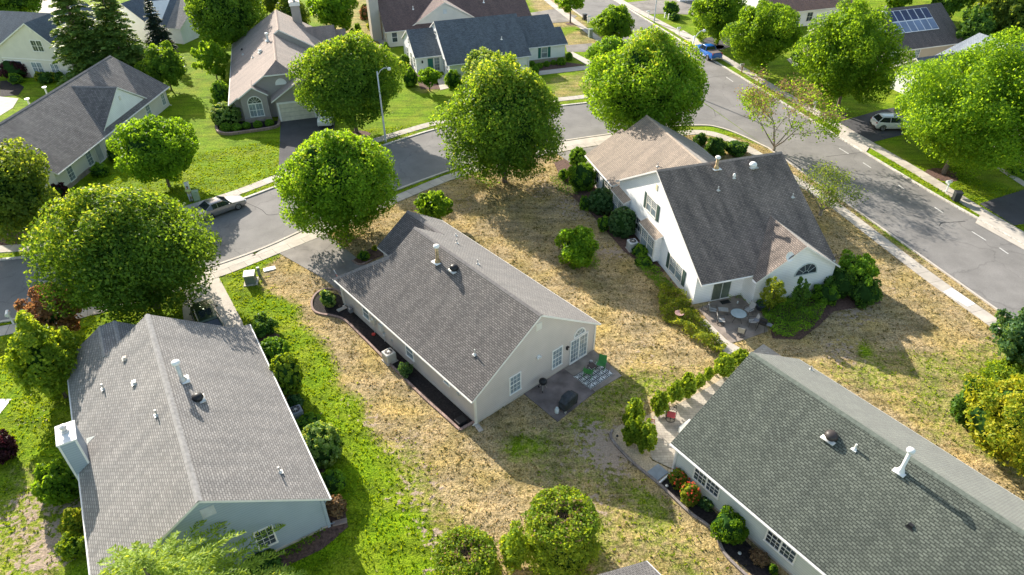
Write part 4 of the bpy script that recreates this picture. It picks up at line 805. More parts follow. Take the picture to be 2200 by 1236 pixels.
# --- cream gabled house upper left
Ih = Ho('cream two storey gabled house with a blue grey roof in the upper left corner', (76, 167), 10.7)
Ih.roof([[(-.3,2.15,7.85),(12,2.15,7.85),(12,-4.6,4.0),(-.3,-4.6,4.0)], [(-.3,2.15,7.85),(12,2.15,7.85),(12,7.4,3.3),(-.3,7.4,3.3)], [(6.5,2,7.4),(6.5,-16,7.4),(.6,-16,3.9),(.6,-3,3.9)], [(6.5,2,7.4),(6.5,-16,7.4),(12.4,-16,3.9),(12.4,2,3.9)]], sh_slate)
Ih.gblock(si_cream, 'u', 0, 11.8, -4.2, 7.0, -4.6, 4.0, 2.15, 7.85, 7.4, 3.3); Ih.gblock(si_cream, 'v', -15.6, -4, .9, 12, .6, 3.9, 6.5, 7.4, 12.4, 3.9); Ih.box(stone_w, -.08, .05, -4.2, -.6, 0, .7)
Ih.win('near', 0, 1.7, 3.4, 3.95, 5.4, 2, 2, pairs=2); Ih.win('near', 0, .3, 1.95, .75, 2.25, 2, 2, pairs=2, gm=glass_l); Ih.win('near', 0, 3.4, 4.6, .8, 2.15, 2, 2, pairs=2, gm=glass_l); Ih.win('near', 0, -2.9, -1.3, .8, 2.3, 1, 2, pairs=1); Ih.win('near', 0, -4.0, -3.2, .8, 2.3, 1, 2)
Ih.part('string_course', trim, lambda mb: mb.box((1.4, -.03, 2.7), (11.2, .05, .12))); Ih.louver('near', 0, 2.3, 2.7, 6.5, 7.0); Ih.dome(4.2, 3.6, 6.55, .45, plastic_w); Ih.done()
# --- small white house at the top
Jh = Ho('white gabled house with grey valley roof, at the top behind the spruces', (396, 95), 16)
Jh.roof([[(-.3,.3,2.5),(8.5,.3,6.9),(8.5,-4.4,6.9),(-.3,-2.4,2.5)], [(8.5,.3,6.9),(17.3,.3,2.5),(17.3,-9,2.5),(8.5,-9,6.9)]], sh_light); Jh.roof([[(-.3,-2.4,2.5),(8.5,-4.4,6.9),(8.5,-9,6.9),(4.5,-9,6.9),(-.3,-5.5,3.2)]], sh_slate)
Jh.roof([[(-1.2,-4.6,2.9),(-1.2,-9,6.1),(6,-9,6.1),(6,-4.6,2.9)], [(-1.2,-13.4,2.9),(-1.2,-9,6.1),(6,-9,6.1),(6,-13.4,2.9)]], sh_slate)
Jh.gblock(si_white, 'v', -9, 0, 0, 17, -.3, 2.5, 8.5, 6.9, 17.3, 2.5); Jh.gblock(si_white, 'u', -.9, 6, -13, -5, -13.4, 2.9, -9, 6.1, -4.6, 2.9); Jh.arch('right', 0, 8.5, .7, 3.6, gm=blackm); Jh.done()
# --- bottom roof corner
Nh = Ho('house whose grey shingle roof corner just shows at the bottom edge', (1388, 1205), -37)
Nh.roof([[(0,0,2.5),(0,-6,6.5),(-14,-6,6.5),(-14,0,2.5)], [(0,-12,2.5),(0,-6,6.5),(-14,-6,6.5),(-14,-12,2.5)]], sh_brown); Nh.gblock(si_beige, 'u', -13.7, -.3, -11.6, -.4, -12, 2.5, -6, 6.5, 0, 2.5); Nh.gutter([((0, .03, 2.46), (-14, .03, 2.46))]); Nh.done()
Nh.root.location = P(1388, 1205, 2.5)*1; Nh.root.location.z = 0
# --- far houses peeking at the very top
Oh = Ho('small white house corner behind the maple at the very top', (1460, 4), -18)
Oh.roof([[(-.4,-.4,2.5),(5,-.4,5.5),(5,9,5.5),(-.4,9,2.5)], [(10.4,-.4,2.5),(5,-.4,5.5),(5,9,5.5),(10.4,9,2.5)]], sh_rust); Oh.gblock(si_white, 'v', 0, 8.6, 0, 10, -.4, 2.5, 5, 5.5, 10.4, 2.5); Oh.done()
Qh = Ho('cream house front partly hidden behind the big maple at the right edge', (2196, 352), -18)
Qh.roof([[(-.4,-.4,2.6),(5,-.4,6.1),(5,14,6.1),(-.4,14,2.6)], [(10.4,-.4,2.6),(5,-.4,6.1),(5,14,6.1),(10.4,14,2.6)]], sh_rust); Qh.gblock(si_cream, 'v', 0, 13.6, 0, 10, -.4, 2.6, 5, 6.1, 10.4, 2.6); Qh.box(stone_w, -.1, .05, -.1, 13, 0, .9); Qh.win('near', 0, 2, 3.6, 1.0, 2.3, 2, 2, pairs=2); Qh.done()

# ------------------------------------------------------------------ vegetation
lf_lin = leafmat('leaf_linden', [(0.035, 0.086, 0.013), (0.069, 0.152, 0.02), (0.129, 0.249, 0.029), (0.22, 0.366, 0.046)], .42)
lf_t1 = leafmat('leaf_linden_dark', [(0.027, 0.069, 0.012), (0.058, 0.127, 0.018), (0.11, 0.214, 0.027), (0.236, 0.337, 0.051)], .42)
lf_lin2 = leafmat('leaf_linden_fresh', [(0.043, 0.107, 0.011), (0.084, 0.186, 0.016), (0.149, 0.299, 0.027), (0.257, 0.443, 0.043)], .45)
lf_maple = leafmat('leaf_maple', [(0.05, 0.125, 0.012), (0.085, 0.185, 0.018), (0.13, 0.25, 0.024), (0.2, 0.33, 0.035)] or [(0.062, 0.145, 0.012), (0.123, 0.247, 0.02), (0.216, 0.388, 0.031), (0.343, 0.54, 0.049)], .5)
lf_mapy = leafmat('leaf_maple_yellow', [(.06, .15, .014), (.10, .215, .02), (.15, .28, .026), (.22, .35, .045)], .5)
lf_oak = leafmat('leaf_olive', [(0.035, 0.082, 0.017), (0.076, 0.138, 0.026), (0.137, 0.217, 0.038), (0.256, 0.329, 0.073)], .42)
lf_dark = leafmat('leaf_dark', [(0.026, 0.073, 0.015), (0.055, 0.129, 0.025), (0.101, 0.211, 0.036), (0.184, 0.331, 0.065)], .32)
lf_box = leafmat('leaf_boxwood', [(0.047, 0.121, 0.013), (0.096, 0.208, 0.022), (0.168, 0.326, 0.034), (0.277, 0.456, 0.059)], .38)
lf_boxy = leafmat('leaf_boxwood_pale', [(0.038, 0.105, 0.019), (0.102, 0.205, 0.034), (0.265, 0.383, 0.118), (0.633, 0.694, 0.362)], .35)
lf_arb = leafmat('leaf_arborvitae', [(0.048, 0.104, 0.011), (0.113, 0.204, 0.021), (0.224, 0.329, 0.034), (0.39, 0.466, 0.068)], .38)
lf_gold = leafmat('leaf_gold', [(.07, .15, .012), (.16, .24, .018), (.42, .42, .035), (.66, .60, .09)], .35, (1.5, 1.35, .7))
lf_yel = leafmat('leaf_bright_yellow_green', [(0.096, 0.159, 0.008), (0.209, 0.295, 0.019), (0.376, 0.453, 0.028), (0.568, 0.631, 0.064)], .45)
lf_red = leafmat('leaf_reddish', [(0.075, 0.056, 0.028), (0.179, 0.101, 0.056), (0.338, 0.195, 0.117), (0.296, 0.296, 0.104)], .35, (1.8, 1.4, .9))
lf_pur = leafmat('leaf_purple', [(0.012, 0.005, 0.007), (0.028, 0.011, 0.015), (0.065, 0.023, 0.033), (0.119, 0.044, 0.059)], .25, (2, 1, 1))
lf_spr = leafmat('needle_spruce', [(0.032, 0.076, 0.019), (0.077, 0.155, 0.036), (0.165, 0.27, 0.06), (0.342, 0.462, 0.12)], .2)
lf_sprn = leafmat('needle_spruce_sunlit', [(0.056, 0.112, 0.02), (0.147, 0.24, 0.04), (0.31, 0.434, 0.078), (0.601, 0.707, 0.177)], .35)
lf_blue = leafmat('needle_blue', [(0.011, 0.025, 0.022), (0.026, 0.052, 0.043), (0.06, 0.1, 0.08), (0.114, 0.171, 0.137)], .15)
lf_ground = leafmat('leaf_ground_cover', [(0.043, 0.077, 0.013), (0.113, 0.174, 0.02), (0.238, 0.309, 0.042), (0.447, 0.474, 0.109)], .4)
lf_blueg = leafmat('leaf_blue_green', [(0.018, 0.053, 0.018), (0.042, 0.106, 0.038), (0.099, 0.197, 0.074), (0.21, 0.309, 0.168)], .35)
lf_brown = leafmat('leaf_dry_brown', [(0.072, 0.043, 0.022), (0.172, 0.112, 0.06), (0.33, 0.23, 0.13), (0.137, 0.148, 0.034)], .3, (1.5, 1.3, 1))
lf_flow = leafmat('petal_red_orange', [(.55, .05, .04), (.7, .15, .06), (.75, .3, .15)], .3, (1.2, 1, 1))
lf_sun_top = leafmat('leaf_sun_top', [(.11, .20, .03), (.19, .29, .04), (.28, .37, .06), (.38, .44, .10)], .4)  # yellower leaves: sunlight on the crown tops put into the leaf colour
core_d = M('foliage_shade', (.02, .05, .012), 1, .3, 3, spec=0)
NPR = np.random.RandomState(11)
def quads(c, nrm, s, asp=.6, curl=None):
    """diamond leaves: centres c, facing nrm, half length s"""
    n = len(c); r = NPR.normal(size=(n, 3)); t = r-(r*nrm).sum(1, keepdims=True)*nrm; t /= np.linalg.norm(t, axis=1, keepdims=True)+1e-9
    b = np.cross(nrm, t); s = np.asarray(s).reshape(-1, 1)*np.ones((n, 1))
    v = np.stack([c-t*s, c+b*s*asp, c+t*s, c-b*s*asp], 1).reshape(-1, 3)
    return v
def unit(n):
    d = NPR.normal(size=(n, 3)); return d/np.linalg.norm(d, axis=1, keepdims=True)
def leafobj(name, parts, mats, parent, extra=None):
    """parts: list of (verts[4n x 3], material index)"""
    vs = np.concatenate([p[0] for p in parts]); mi = np.concatenate([np.full(len(p[0])//4, p[1]) for p in parts])
    q = np.arange(len(vs)).reshape(-1, 4)
    me = bpy.data.meshes.new(name); fastmesh(me, vs, q)
    for m_ in mats: me.materials.append(m_)
    me.polygons.foreach_set('material_index', mi.astype(np.int32))
    o = bpy.data.objects.new(name, me); C.objects.link(o)
    if parent: o.parent = parent
    return o
def dist(p): return (Vector((0, 0, CAMH))-p).length
def solve_crown(bbox, clear, base=None, sink=0., flat_=1.9):
    x0, y0, x1, y1 = bbox; cx, cy = (x0+x1)/2, (y0+y1)/2; zc = 4.
    for _ in range(12):
        if base:
            b = P(*base); # height on the trunk line closest to the crown centre pixel
            best = min((abs(P(cx, cy, z).y-b.y)+.3*abs(P(cx, cy, z).x-b.x), z) for z in np.arange(.3, 14, .1)); zc = best[1]; c = Vector((b.x*.5+P(cx, cy, zc).x*.5, b.y, zc))
        else: c = P(cx, cy, zc)
        d = dist(c); r = (x1-x0)/2*d/FPX; h = (y1-y0)/2*d/FPX; e = math.asin((CAMH-zc)/d)
        q = h*h-(r*math.sin(e))**2; rz = math.sqrt(max(q, (.35*r)**2))/math.cos(e); rz = min(rz, flat_*r)
        if base: break
        zn = rz+clear-sink*rz
        if abs(zn-zc) < .01: break
        zc = .5*zc+.5*zn
    if not base: c = P(cx, cy, zc)
    return c, r, rz
def crown_parts(r, rz, zc, kind, s, cover, nl, taper=None):
    """leaf quads of a crown centred (0,0,zc)"""
    out = []
    if kind in ('round', 'loose', 'bush', 'hedge'):
        lr = {'round': (.15, .32, .77), 'loose': (.13, .27, .80), 'bush': (.22, .38, .68), 'hedge': (.1, .16, .90)}[kind]
        K = nl or {'round': 90, 'loose': 60, 'bush': 26, 'hedge': 150}[kind]
        i = np.arange(K)+.5; ph = np.arccos(1-2*i/K); th = math.pi*(1+5**.5)*i+NPR.rand()*6
        dirs = np.stack([np.cos(th)*np.sin(ph), np.sin(th)*np.sin(ph), np.cos(ph)], 1)
        dirs += NPR.normal(size=dirs.shape)*.12; dirs /= np.linalg.norm(dirs, axis=1, keepdims=True)
        rad = lr[2]*(1+NPR.uniform(-.22, .17, K)*(1 if kind != 'hedge' else .25))*(NPR.uniform(.35, 1.12, K)**.5 if kind == 'loose' else 1); lrad = NPR.uniform(lr[0], lr[1], K)
        # fuller below the middle, narrower at the top for street trees
        wid = 1-.16*np.clip(dirs[:, 2], 0, 1)**2 if kind == 'round' else np.ones(K)
        cen = dirs*rad[:, None]*wid[:, None]
        area = 4*math.pi*((r*r*2+rz*rz)/3)
        N = int(cover*area/(2*.6*s*s)); per = np.maximum(8, (N*lrad**2/np.sum(lrad**2)).astype(int))
        C_, N_ = [], []
        for k in range(K):
            d = unit(per[k]); d = d+dirs[k]*.55; d /= np.linalg.norm(d, axis=1, keepdims=True)
            rr = lrad[k]*(1-np.abs(NPR.normal(size=(per[k], 1)))*.28); p = cen[k]+d*rr
            C_.append(p); N_.append(d*.8+dirs[k]*.5)
        p = np.concatenate(C_); nn = np.concatenate(N_)
        ph_ = NPR.rand(6)*6.28; u_ = p/(np.linalg.norm(p, axis=1, keepdims=True)+1e-6); am = {'round': .055, 'loose': .11, 'bush': .07, 'hedge': .015}[kind]
        lump = 1+am*(np.sin(4*u_[:, 0]+3*u_[:, 2]+ph_[0])+np.sin(4*u_[:, 1]-3*u_[:, 2]+ph_[1])+.6*np.sin(8*u_[:, 0]+5*u_[:, 1]+ph_[2])+.6*np.sin(9*u_[:, 2]-6*u_[:, 1]+ph_[3]))
        p = p*lump[:, None]; p = p/np.percentile(np.linalg.norm(p, axis=1), 95)
        tp = taper if taper is not None else {'round': .22, 'loose': .26, 'bush': .12, 'hedge': 0}[kind]; p[:, :2] *= (1-tp*np.clip(p[:, 2:3], 0, 1.2)**1.3)*(1-(.34 if kind == 'loose' else .0)*np.clip(-p[:, 2:3], 0, 1)**1.2)
        cen = cen*.85
        sc = np.array([r, r, rz]); w_ = p*sc; nn = nn/sc; nn /= np.linalg.norm(nn, axis=1, keepdims=True)
        nn = nn+NPR.normal(size=nn.shape)*(.75 if kind != 'hedge' else .4); nn /= np.linalg.norm(nn, axis=1, keepdims=True)
        w_[:, 2] += zc; keep = w_[:, 2] > .04; w_, nn = w_[keep], nn[keep]
        out.append((quads(w_, nn, s*NPR.uniform(.65, 1.25, len(w_))), 0))
        # loose inner leaves
        d = unit(N//7); w2 = d*(NPR.uniform(.3, .8, (len(d), 1)))*sc; w2[:, 2] += zc; w2 = w2[w2[:, 2] > .1]
        out.append((quads(w2, unit(len(w2)), s*1.3), 0)); return out, cen*sc+np.array([0, 0, zc])
def icos(rx, rz, zc, sub=2):
    bm = bmesh.new(); bmesh.ops.create_icosphere(bm, subdivisions=sub, radius=1)
    for v in bm.verts:
        k = 1+.12*math.sin(v.co.x*5+v.co.z*4)+.1*math.sin(v.co.y*6-v.co.z*3); v.co = Vector((v.co.x*rx*k, v.co.y*rx*k, max(.0, v.co.z*rz*k+zc)))
    vs = [v.co.copy() for v in bm.verts]; fs = [[v.index for v in f.verts] for f in bm.faces]; bm.free(); return vs, fs
def plant(label, cat, name, bbox, clear, kind, mat_, s=.16, cover=2.0, nl=None, base=None, group=None, core=.62, trunk=True, tr=.16, sink=0., lean=None, leafname=None, limbs=9, flat_=1.9, taper=None, leanx=0., sun_top=0., dsc=1.):
    c, r, rz = solve_crown(bbox, clear, base, sink, flat_)
    root = empty(name, (c.x, c.y, 0), 0, label, cat, group)
    parts, cen = crown_parts(r, rz, c.z, kind, s, cover, nl, taper)
    if dsc != 1:
        for q_, _m in parts: q_[:, 1] *= dsc
    if leanx:
        for q_, _m in parts: q_[:, 0] += leanx*np.clip(q_[:, 2]-c.z+rz*.3, 0, 99)
    if sun_top:  # painted sunlight: more yellow leaves towards the top, and leftward on a leaning crown
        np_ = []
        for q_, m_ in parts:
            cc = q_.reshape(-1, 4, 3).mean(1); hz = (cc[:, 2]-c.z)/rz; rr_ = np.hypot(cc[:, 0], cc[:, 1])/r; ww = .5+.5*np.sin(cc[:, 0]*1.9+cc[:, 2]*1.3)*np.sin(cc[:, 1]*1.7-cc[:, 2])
            pr = (np.clip((hz-.05)*1.3, 0, 1)*sun_top*(.35+1.1*ww)*(np.clip(.75-cc[:, 0]/r*1.1, .08, 1.3) if leanx else 1))*.75+.02*sun_top; k = NPR.rand(len(cc)) < pr; Q = q_.reshape(-1, 4, 3); np_ += [(Q[~k].reshape(-1, 3), 0), (Q[k].reshape(-1, 3), 2)]
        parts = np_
    o = leafobj(leafname or ('crown' if trunk else 'foliage'), parts, [mat_, core_d, lf_sun_top], root)
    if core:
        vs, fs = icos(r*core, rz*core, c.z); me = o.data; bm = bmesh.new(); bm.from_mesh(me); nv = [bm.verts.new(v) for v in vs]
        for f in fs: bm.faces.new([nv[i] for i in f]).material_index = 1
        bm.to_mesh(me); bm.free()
    if trunk:
        mb = MB(); zb = c.z-rz*.55; bx = (P(*base).x-c.x) if base else 0
        mb.tube([(bx, 0, -.05), (bx, 0, .15), (bx*.8, 0, max(.4, zb*.6)), (bx*.4, 0, max(.8, zb)), (0, 0, c.z+rz*.35)], [tr*1.5, tr*1.12, tr, tr*.85, tr*.3], 8)
        lo = [q for q in cen if q[2] < c.z+rz*.6]; NPR.shuffle(lo)
        for q in lo[:limbs]:
            z0 = NPR.uniform(max(.6, zb), c.z); a = Vector((bx*.3, 0, z0)); b_ = Vector(q); mid = a.lerp(b_, .5)+Vector((0, 0, .12*rz)); mb.tube([a, mid, b_], [tr*.45, tr*.28, tr*.1], 5)
        mb.build('trunk', bark, root, True)
    return root
G1 = 'shade trees along the curving street'
plant('largest dark green shade tree, over the driveway above the left house', 'tree', 'shade_tree', (122, 362, 450, 704), .4, 'round', lf_t1, .13, 2.1, 150, group=G1, tr=.25, flat_=.80, taper=.42, core=.5, leanx=-.16, sun_top=.45)
plant('rounded dense green shade tree between the curving street and the central driveway', 'tree', 'shade_tree', (600, 258, 850, 514), .4, 'round', lf_lin2, .13, 2.3, 130, group=G1, tr=.2, flat_=1.0, taper=.45, sun_top=.2)
plant('rounded dense shade tree behind the tall street lamp, in front of the taupe house', 'tree', 'shade_tree', (632, 74, 862, 262), 1.6, 'round', lf_lin, .18, 2.4, 150, group=G1, base=(766, 284), tr=.22, core=.5, sun_top=.4, dsc=.72)
plant('tall oval shade tree at the far side of the dry lawn', 'tree', 'shade_tree', (952, 108, 1212, 388), .6, 'round', lf_lin, .145, 2.3, 140, group=G1, tr=.24, taper=.42, sun_top=.65)
plant('broad shade tree at the street junction, behind the tan roof', 'tree', 'shade_tree', (1262, 60, 1520, 304), 1.0, 'round', lf_lin2, .15, 2.3, 130, group=G1, tr=.24, taper=.38, sun_top=.5)
plant('small bright green tree beside the long cream house', 'tree', 'small_tree', (256, 250, 416, 388), .7, 'round', lf_lin2, .16, 2.1, 80, tr=.14)
plant('dull green tree at the left edge with a bare patch around its trunk', 'tree', 'shade_tree', (-60, 312, 116, 492), 1.8, 'round', lf_oak, .17, 2.0, 90, base=(26, 514), tr=.2, sun_top=.4)
plant('round whitish variegated bush tree right behind the oval shade tree', 'tree', 'small_tree', (990, 106, 1098, 190), .3, 'round', lf_boxy, .17, 2.3, 70, tr=.1)
plant('dark round bush tree left of the junction tree', 'tree', 'small_tree', (1266, 74, 1356, 166), .3, 'round', lf_box, .17, 2.4, 70, tr=.1)
plant('rounded yellow green tree at the corner beside the white mailbox and bin', 'tree', 'small_tree', (1278, 12, 1363, 82), .5, 'round', lf_maple, .18, 2.3, 60, tr=.12)
plant('young tree with a thin trunk at the top, standing before the grey driveway', 'tree', 'small_tree', (1186, -30, 1262, 24), 1.5, 'loose', lf_mapy, .2, 1.6, 40, base=(1225, 50), core=0, tr=.13)
G2 = 'maples along the straight road'
plant('maple beyond the blue pickup with a dark slender trunk', 'tree', 'maple_tree', (1478, -36, 1602, 84), 1.5, 'loose', lf_maple, .15, 2.0, 70, base=(1541, 98), group=G2, core=.45, tr=.17)
plant('bright maple with pale trunk just right of the blue pickup', 'tree', 'maple_tree', (1562, 2, 1722, 136), 1.5, 'loose', lf_maple, .15, 2.0, 90, base=(1634, 156), group=G2, core=.45, tr=.17)
plant('maple in front of the solar panel house, thick pale trunk in a mulch ring', 'tree', 'maple_tree', (1714, 16, 1922, 214), 1.5, 'loose', lf_maple, .15, 2.0, 90, base=(1797, 244), group=G2, core=.4, tr=.2)
plant('largest maple, yellow green, overhanging the white car at the right edge', 'tree', 'maple_tree', (1962, 108, 2300, 360), 1.5, 'loose', lf_mapy, .13, 1.8, 190, base=(2026, 374), group=G2, core=.25, tr=.24, taper=.4)
plant('small bright green tree behind the central roof', 'tree', 'small_tree', (882, 402, 976, 486), .2, 'loose', lf_maple, .13, 1.9, 30, core=.3, tr=.07)
plant('multi stemmed green shrub alone on the dry lawn', 'shrub', 'shrub', (1192, 480, 1290, 582), 0, 'bush', lf_lin2, .13, 2.2, 36, core=.45, trunk=False, sink=.15)
plant('reddish leaved tree under the large left tree', 'tree', 'ornamental_tree', (58, 612, 172, 720), .5, 'loose', lf_red, .13, 2.0, 50, core=.45, tr=.1)
plant('weeping yellow green tree at the left of the light grey roof', 'tree', 'weeping_tree', (26, 688, 168, 858), .1, 'loose', lf_arb, .13, 1.8, 60, core=.4, tr=.1)
plant('blue green leafy tree at the right edge', 'tree', 'small_tree', (2142, 668, 2262, 786), .6, 'loose', lf_blueg, .13, 2.2, 50, core=.5, tr=.12)
plant('yellow green little tree between the spruces and the taupe house', 'tree', 'small_tree', (418, 88, 492, 166), .4, 'loose', lf_mapy, .17, 1.7, 36, core=0, tr=.09)
plant('rounded green tree at the top left of the taupe roof', 'tree', 'shade_tree', (404, -60, 560, 92), 1., 'round', lf_lin, .2, 2.1, 80, tr=.2)
plant('green tree on the strip of lawn beyond the taupe house chimney', 'tree', 'shade_tree', (656, -44, 768, 62), 1.3, 'loose', lf_lin2, .2, 2.2, 60, core=.5, tr=.15)
plant('leafy tree in the very top left corner', 'tree', 'shade_tree', (-40, -50, 74, 30), 1., 'round', lf_lin, .2, 2.1, 50, tr=.2)
plant('olive tree top beyond the taupe chimney', 'tree', 'shade_tree', (560, -50, 640, 44), .5, 'loose', lf_oak, .2, 1.8, 40, core=.3, tr=.15)
plant('leafy green tree below the tall spruces', 'tree', 'small_tree', (306, 96, 398, 182), .4, 'loose', lf_lin, .17, 2.2, 50, core=.5, tr=.1)
plant('bushy green tree beside the white house at its roadside end', 'tree', 'small_tree', (1800, 544, 1886, 622), .3, 'loose', lf_box, .12, 2.2, 36, core=.5, tr=.08)
# woods in the top right corner
G3 = 'evergreens of the wood in the top right corner'
for i, (b, lab, mt) in enumerate([((2060, 20, 2130, 110), 'short dark evergreen at the left end of the corner wood', lf_dark), ((2100, -40, 2180, 90), 'dark evergreen in the corner wood beside the first', lf_oak), ((2150, 10, 2240, 110), 'olive evergreen in front of the corner wood', lf_oak), ((2010, -50, 2080, 30), 'dark evergreen behind the solar panel roof', lf_dark),
        ((1900, -60, 1980, 14), 'small green tree behind the roof ridge of the solar panel house', lf_lin), ((2080, -80, 2150, 20), 'evergreen at the back of the corner wood', lf_dark), ((2160, -80, 2240, 30), 'evergreen at the far back right of the corner wood', lf_oak)]):
    plant(lab, 'tree', 'evergreen_tree', b, .2, 'loose', mt, .22, 2.1, 50, group=G3, core=.55, tr=.18)
plant('pale shrub thicket at the top beyond the taupe house', 'shrub', 'shrub', (590, 0, 662, 72), 0, 'bush', lf_oak, .2, 1.8, 30, core=.5, trunk=False)
# ---- clipped and loose shrubs
def shrub(label, bbox, mt=lf_box, kind='hedge', s=.11, cover=2.2, core=.8, sink=.3, group=None, nl=None, name='shrub'):
    return plant(label, 'shrub', name, bbox, 0, kind, mt, s, cover, nl, core=core, trunk=False, sink=sink, group=group)
shrub('round clipped shrub at the left corner of the taupe house', (454, 221, 515, 271), lf_boxy, s=.12)
shrub('tall clipped hedge block left of the taupe house', (456, 176, 494, 224), lf_box, s=.12, sink=.05)
GF = 'low bushes in the bed of the taupe house'
for b, t in [((474, 265, 496, 284), 'first low bush from the left in the taupe house bed'), ((496, 266, 519, 282), 'second low bush in the taupe house bed'), ((522, 263, 538, 277), 'third low bush, below the arched window'), ((545, 260, 562, 276), 'fourth low bush, beside the driveway end of the bed'), ((570, 257, 588, 272), 'rightmost low bush of the taupe house bed')]: shrub(t, b, group=GF, s=.1)
GD = 'shrubs along the right wall of the light grey roofed house'
shrub('dark rounded shrub at the far right corner of the light grey roof', (528, 677, 592, 728), lf_dark, 'bush', group=GD, core=.7)
shrub('clipped green shrub second from the far corner of the light grey roof', (556, 725, 620, 782), lf_box, group=GD)
shrub('tall clipped olive column shrub beside the light grey roof', (584, 760, 648, 852), lf_arb, group=GD, sink=.05)
shrub('small dark shrub behind the air conditioner', (616, 846, 652, 882), lf_blueg, 'bush', group=GD)
shrub('large round shrub with whitish leaf tips beside the light grey roof', (644, 908, 732, 1006), lf_boxy, group=GD, s=.1, nl=200)
shrub('low green mound partly behind the whitish round shrub', (634, 896, 692, 926), lf_box, group=GD)
shrub('round mid green shrub near the front corner of the left house', (690, 1006, 744, 1062), lf_box, 'bush', group=GD)
shrub('half dead brown shrub at the front corner of the left house', (698, 1064, 744, 1112), lf_brown, 'bush', group=GD, core=.5)
shrub('bushy green shrub below the white boxed chimney', (80, 990, 175, 1084), lf_maple, 'bush', s=.12, core=.6)
shrub('yellow leaved shrub left of the light grey roof', (140, 1090, 192, 1150), lf_gold, 'bush', s=.1, core=.6)
shrub('olive shrub below the yellow leaved one', (130, 1146, 186, 1200), lf_arb, 'bush', s=.1, core=.6)
shrub('purple leaved shrub cut by the left edge', (-40, 930, 24, 1000), lf_pur, 'bush', s=.1, core=.5)
shrub('dark shrub at the bottom of the blue grey gable', (520, 1192, 600, 1250), lf_dark, 'bush', s=.1)
shrub('pale green flowering bush in the mulch bed by the flag', (686, 622, 724, 664), lf_boxy, 'bush', s=.09)
shrub('dark green rounded bush in the driveway bed of the central house', (768, 538, 796, 562), lf_box, 'bush', s=.09)
shrub('tiny yellow green bush in the driveway bed', (799, 526, 812, 540), lf_yel, 'bush', s=.08)
shrub('grey green sprawling plant below the air conditioner', (852, 776, 888, 812), lf_blueg, 'bush', s=.06, cover=1.2, core=0)
GB = 'shrubs along the left wall of the white house'
for b, t, m_, k in [((1222, 316, 1262, 362), 'tall clipped shrub at the far corner of the white house', lf_box, 'hedge'), ((1220, 346, 1284, 416), 'large bushy shrub below the far corner of the tan roof', lf_box, 'bush'), ((1198, 362, 1224, 388), 'small shrub left of the large bushy one', lf_box, 'bush'), ((1262, 404, 1326, 464), 'large round pale veined shrub by the first bay window', lf_blueg, 'hedge'),
        ((1306, 444, 1370, 514), 'large round shrub nearest the air conditioner of the white house', lf_blueg, 'hedge'), ((1244, 420, 1268, 456), 'small leafy shrub between the two big round shrubs', lf_box, 'bush'), ((1284, 462, 1310, 502), 'small shrub at the foot of the nearest round shrub', lf_box, 'bush'), ((1356, 522, 1398, 556), 'dark clipped shrub right of the air conditioner', lf_box, 'bush'), ((1362, 548, 1402, 576), 'low shrub below the dark clipped one', lf_box, 'bush')]: shrub(t, b, m_, k, group=GB, s=.1)
GB2 = 'shrubs at the roadside corner of the white house'
for b, t, m_ in [((1772, 572, 1846, 640), 'dark rounded shrub below the roadside corner', lf_dark), ((1748, 608, 1802, 656), 'green arching shrub at the wall near the arched window', lf_box), ((1826, 596, 1890, 658), 'dark green shrub at the outer end of the bed', lf_dark)]: shrub(t, b, m_, 'bush', group=GB2, s=.1)
plant('spindly shrub with coppery leaves before the white gable', 'shrub', 'shrub', (1636, 594, 1688, 668), .4, 'loose', lf_ground, .08, 1.1, 24, core=0, tr=.04)
plant('spindly shrub with dark leaves before the arched window', 'shrub', 'shrub', (1700, 596, 1744, 664), .4, 'loose', lf_dark, .09, 1.3, 24, core=0, tr=.04)
GR = 'shrubs behind the tan roof at the junction'
for b, t in [((1488, 286, 1520, 316), 'first shrub behind the tan roof'), ((1516, 294, 1560, 338), 'second wider shrub behind the tan roof'), ((1556, 300, 1610, 336), 'third shrub behind the tan roof, nearest the bare tree')]: shrub(t, b, lf_dark, 'bush', group=GR)
# green roof house: arborvitae row
GA = 'arborvitae row along the paver patio'
rowb = [((1342, 850, 1386, 930), 'bushy arborvitae at the bottom left of the row'), ((1370, 880, 1410, 1000), 'largest yellow topped arborvitae beside the gravel'), ((1340, 900, 1376, 960), 'dark lower arborvitae at the bend of the row'), ((1400, 840, 1436, 892), 'arborvitae just left of the swivel chair'), ((1436, 820, 1466, 868), 'arborvitae behind the swivel chair'), ((1462, 802, 1494, 856), 'dense arborvitae in the middle of the row'), ((1494, 800, 1512, 838), 'small arborvitae right of the middle'), ((1514, 782, 1530, 826), 'narrow arborvitae standing alone'), ((1536, 760, 1582, 814), 'wide arborvitae near the far end of the row'), ((1572, 752, 1612, 786), 'last arborvitae, touching the green grey roof')]
for b, t in rowb:
    nar = b[2]-b[0] < 22; e = 3 if nar else 5
    plant(t, 'shrub', 'arborvitae', (b[0]-e, b[1]-e, b[2]+e, b[3]+e*.5), 0, 'loose', lf_arb, .09, 2.6, 60, core=.4, trunk=False, sink=.05, group=GA, taper=.4)
shrub('bright green ball shrub on black mulch', (1530, 1096, 1604, 1168), lf_maple, 'bush', s=.075, core=.75)
shrub('tiny round plant on black mulch near the bottom', (1652, 1212, 1672, 1234), lf_maple, 'bush', s=.05)
shrub('brown leaved low plant on black mulch', (1612, 1180, 1650, 1214), lf_brown, 'bush', s=.06, core=0)
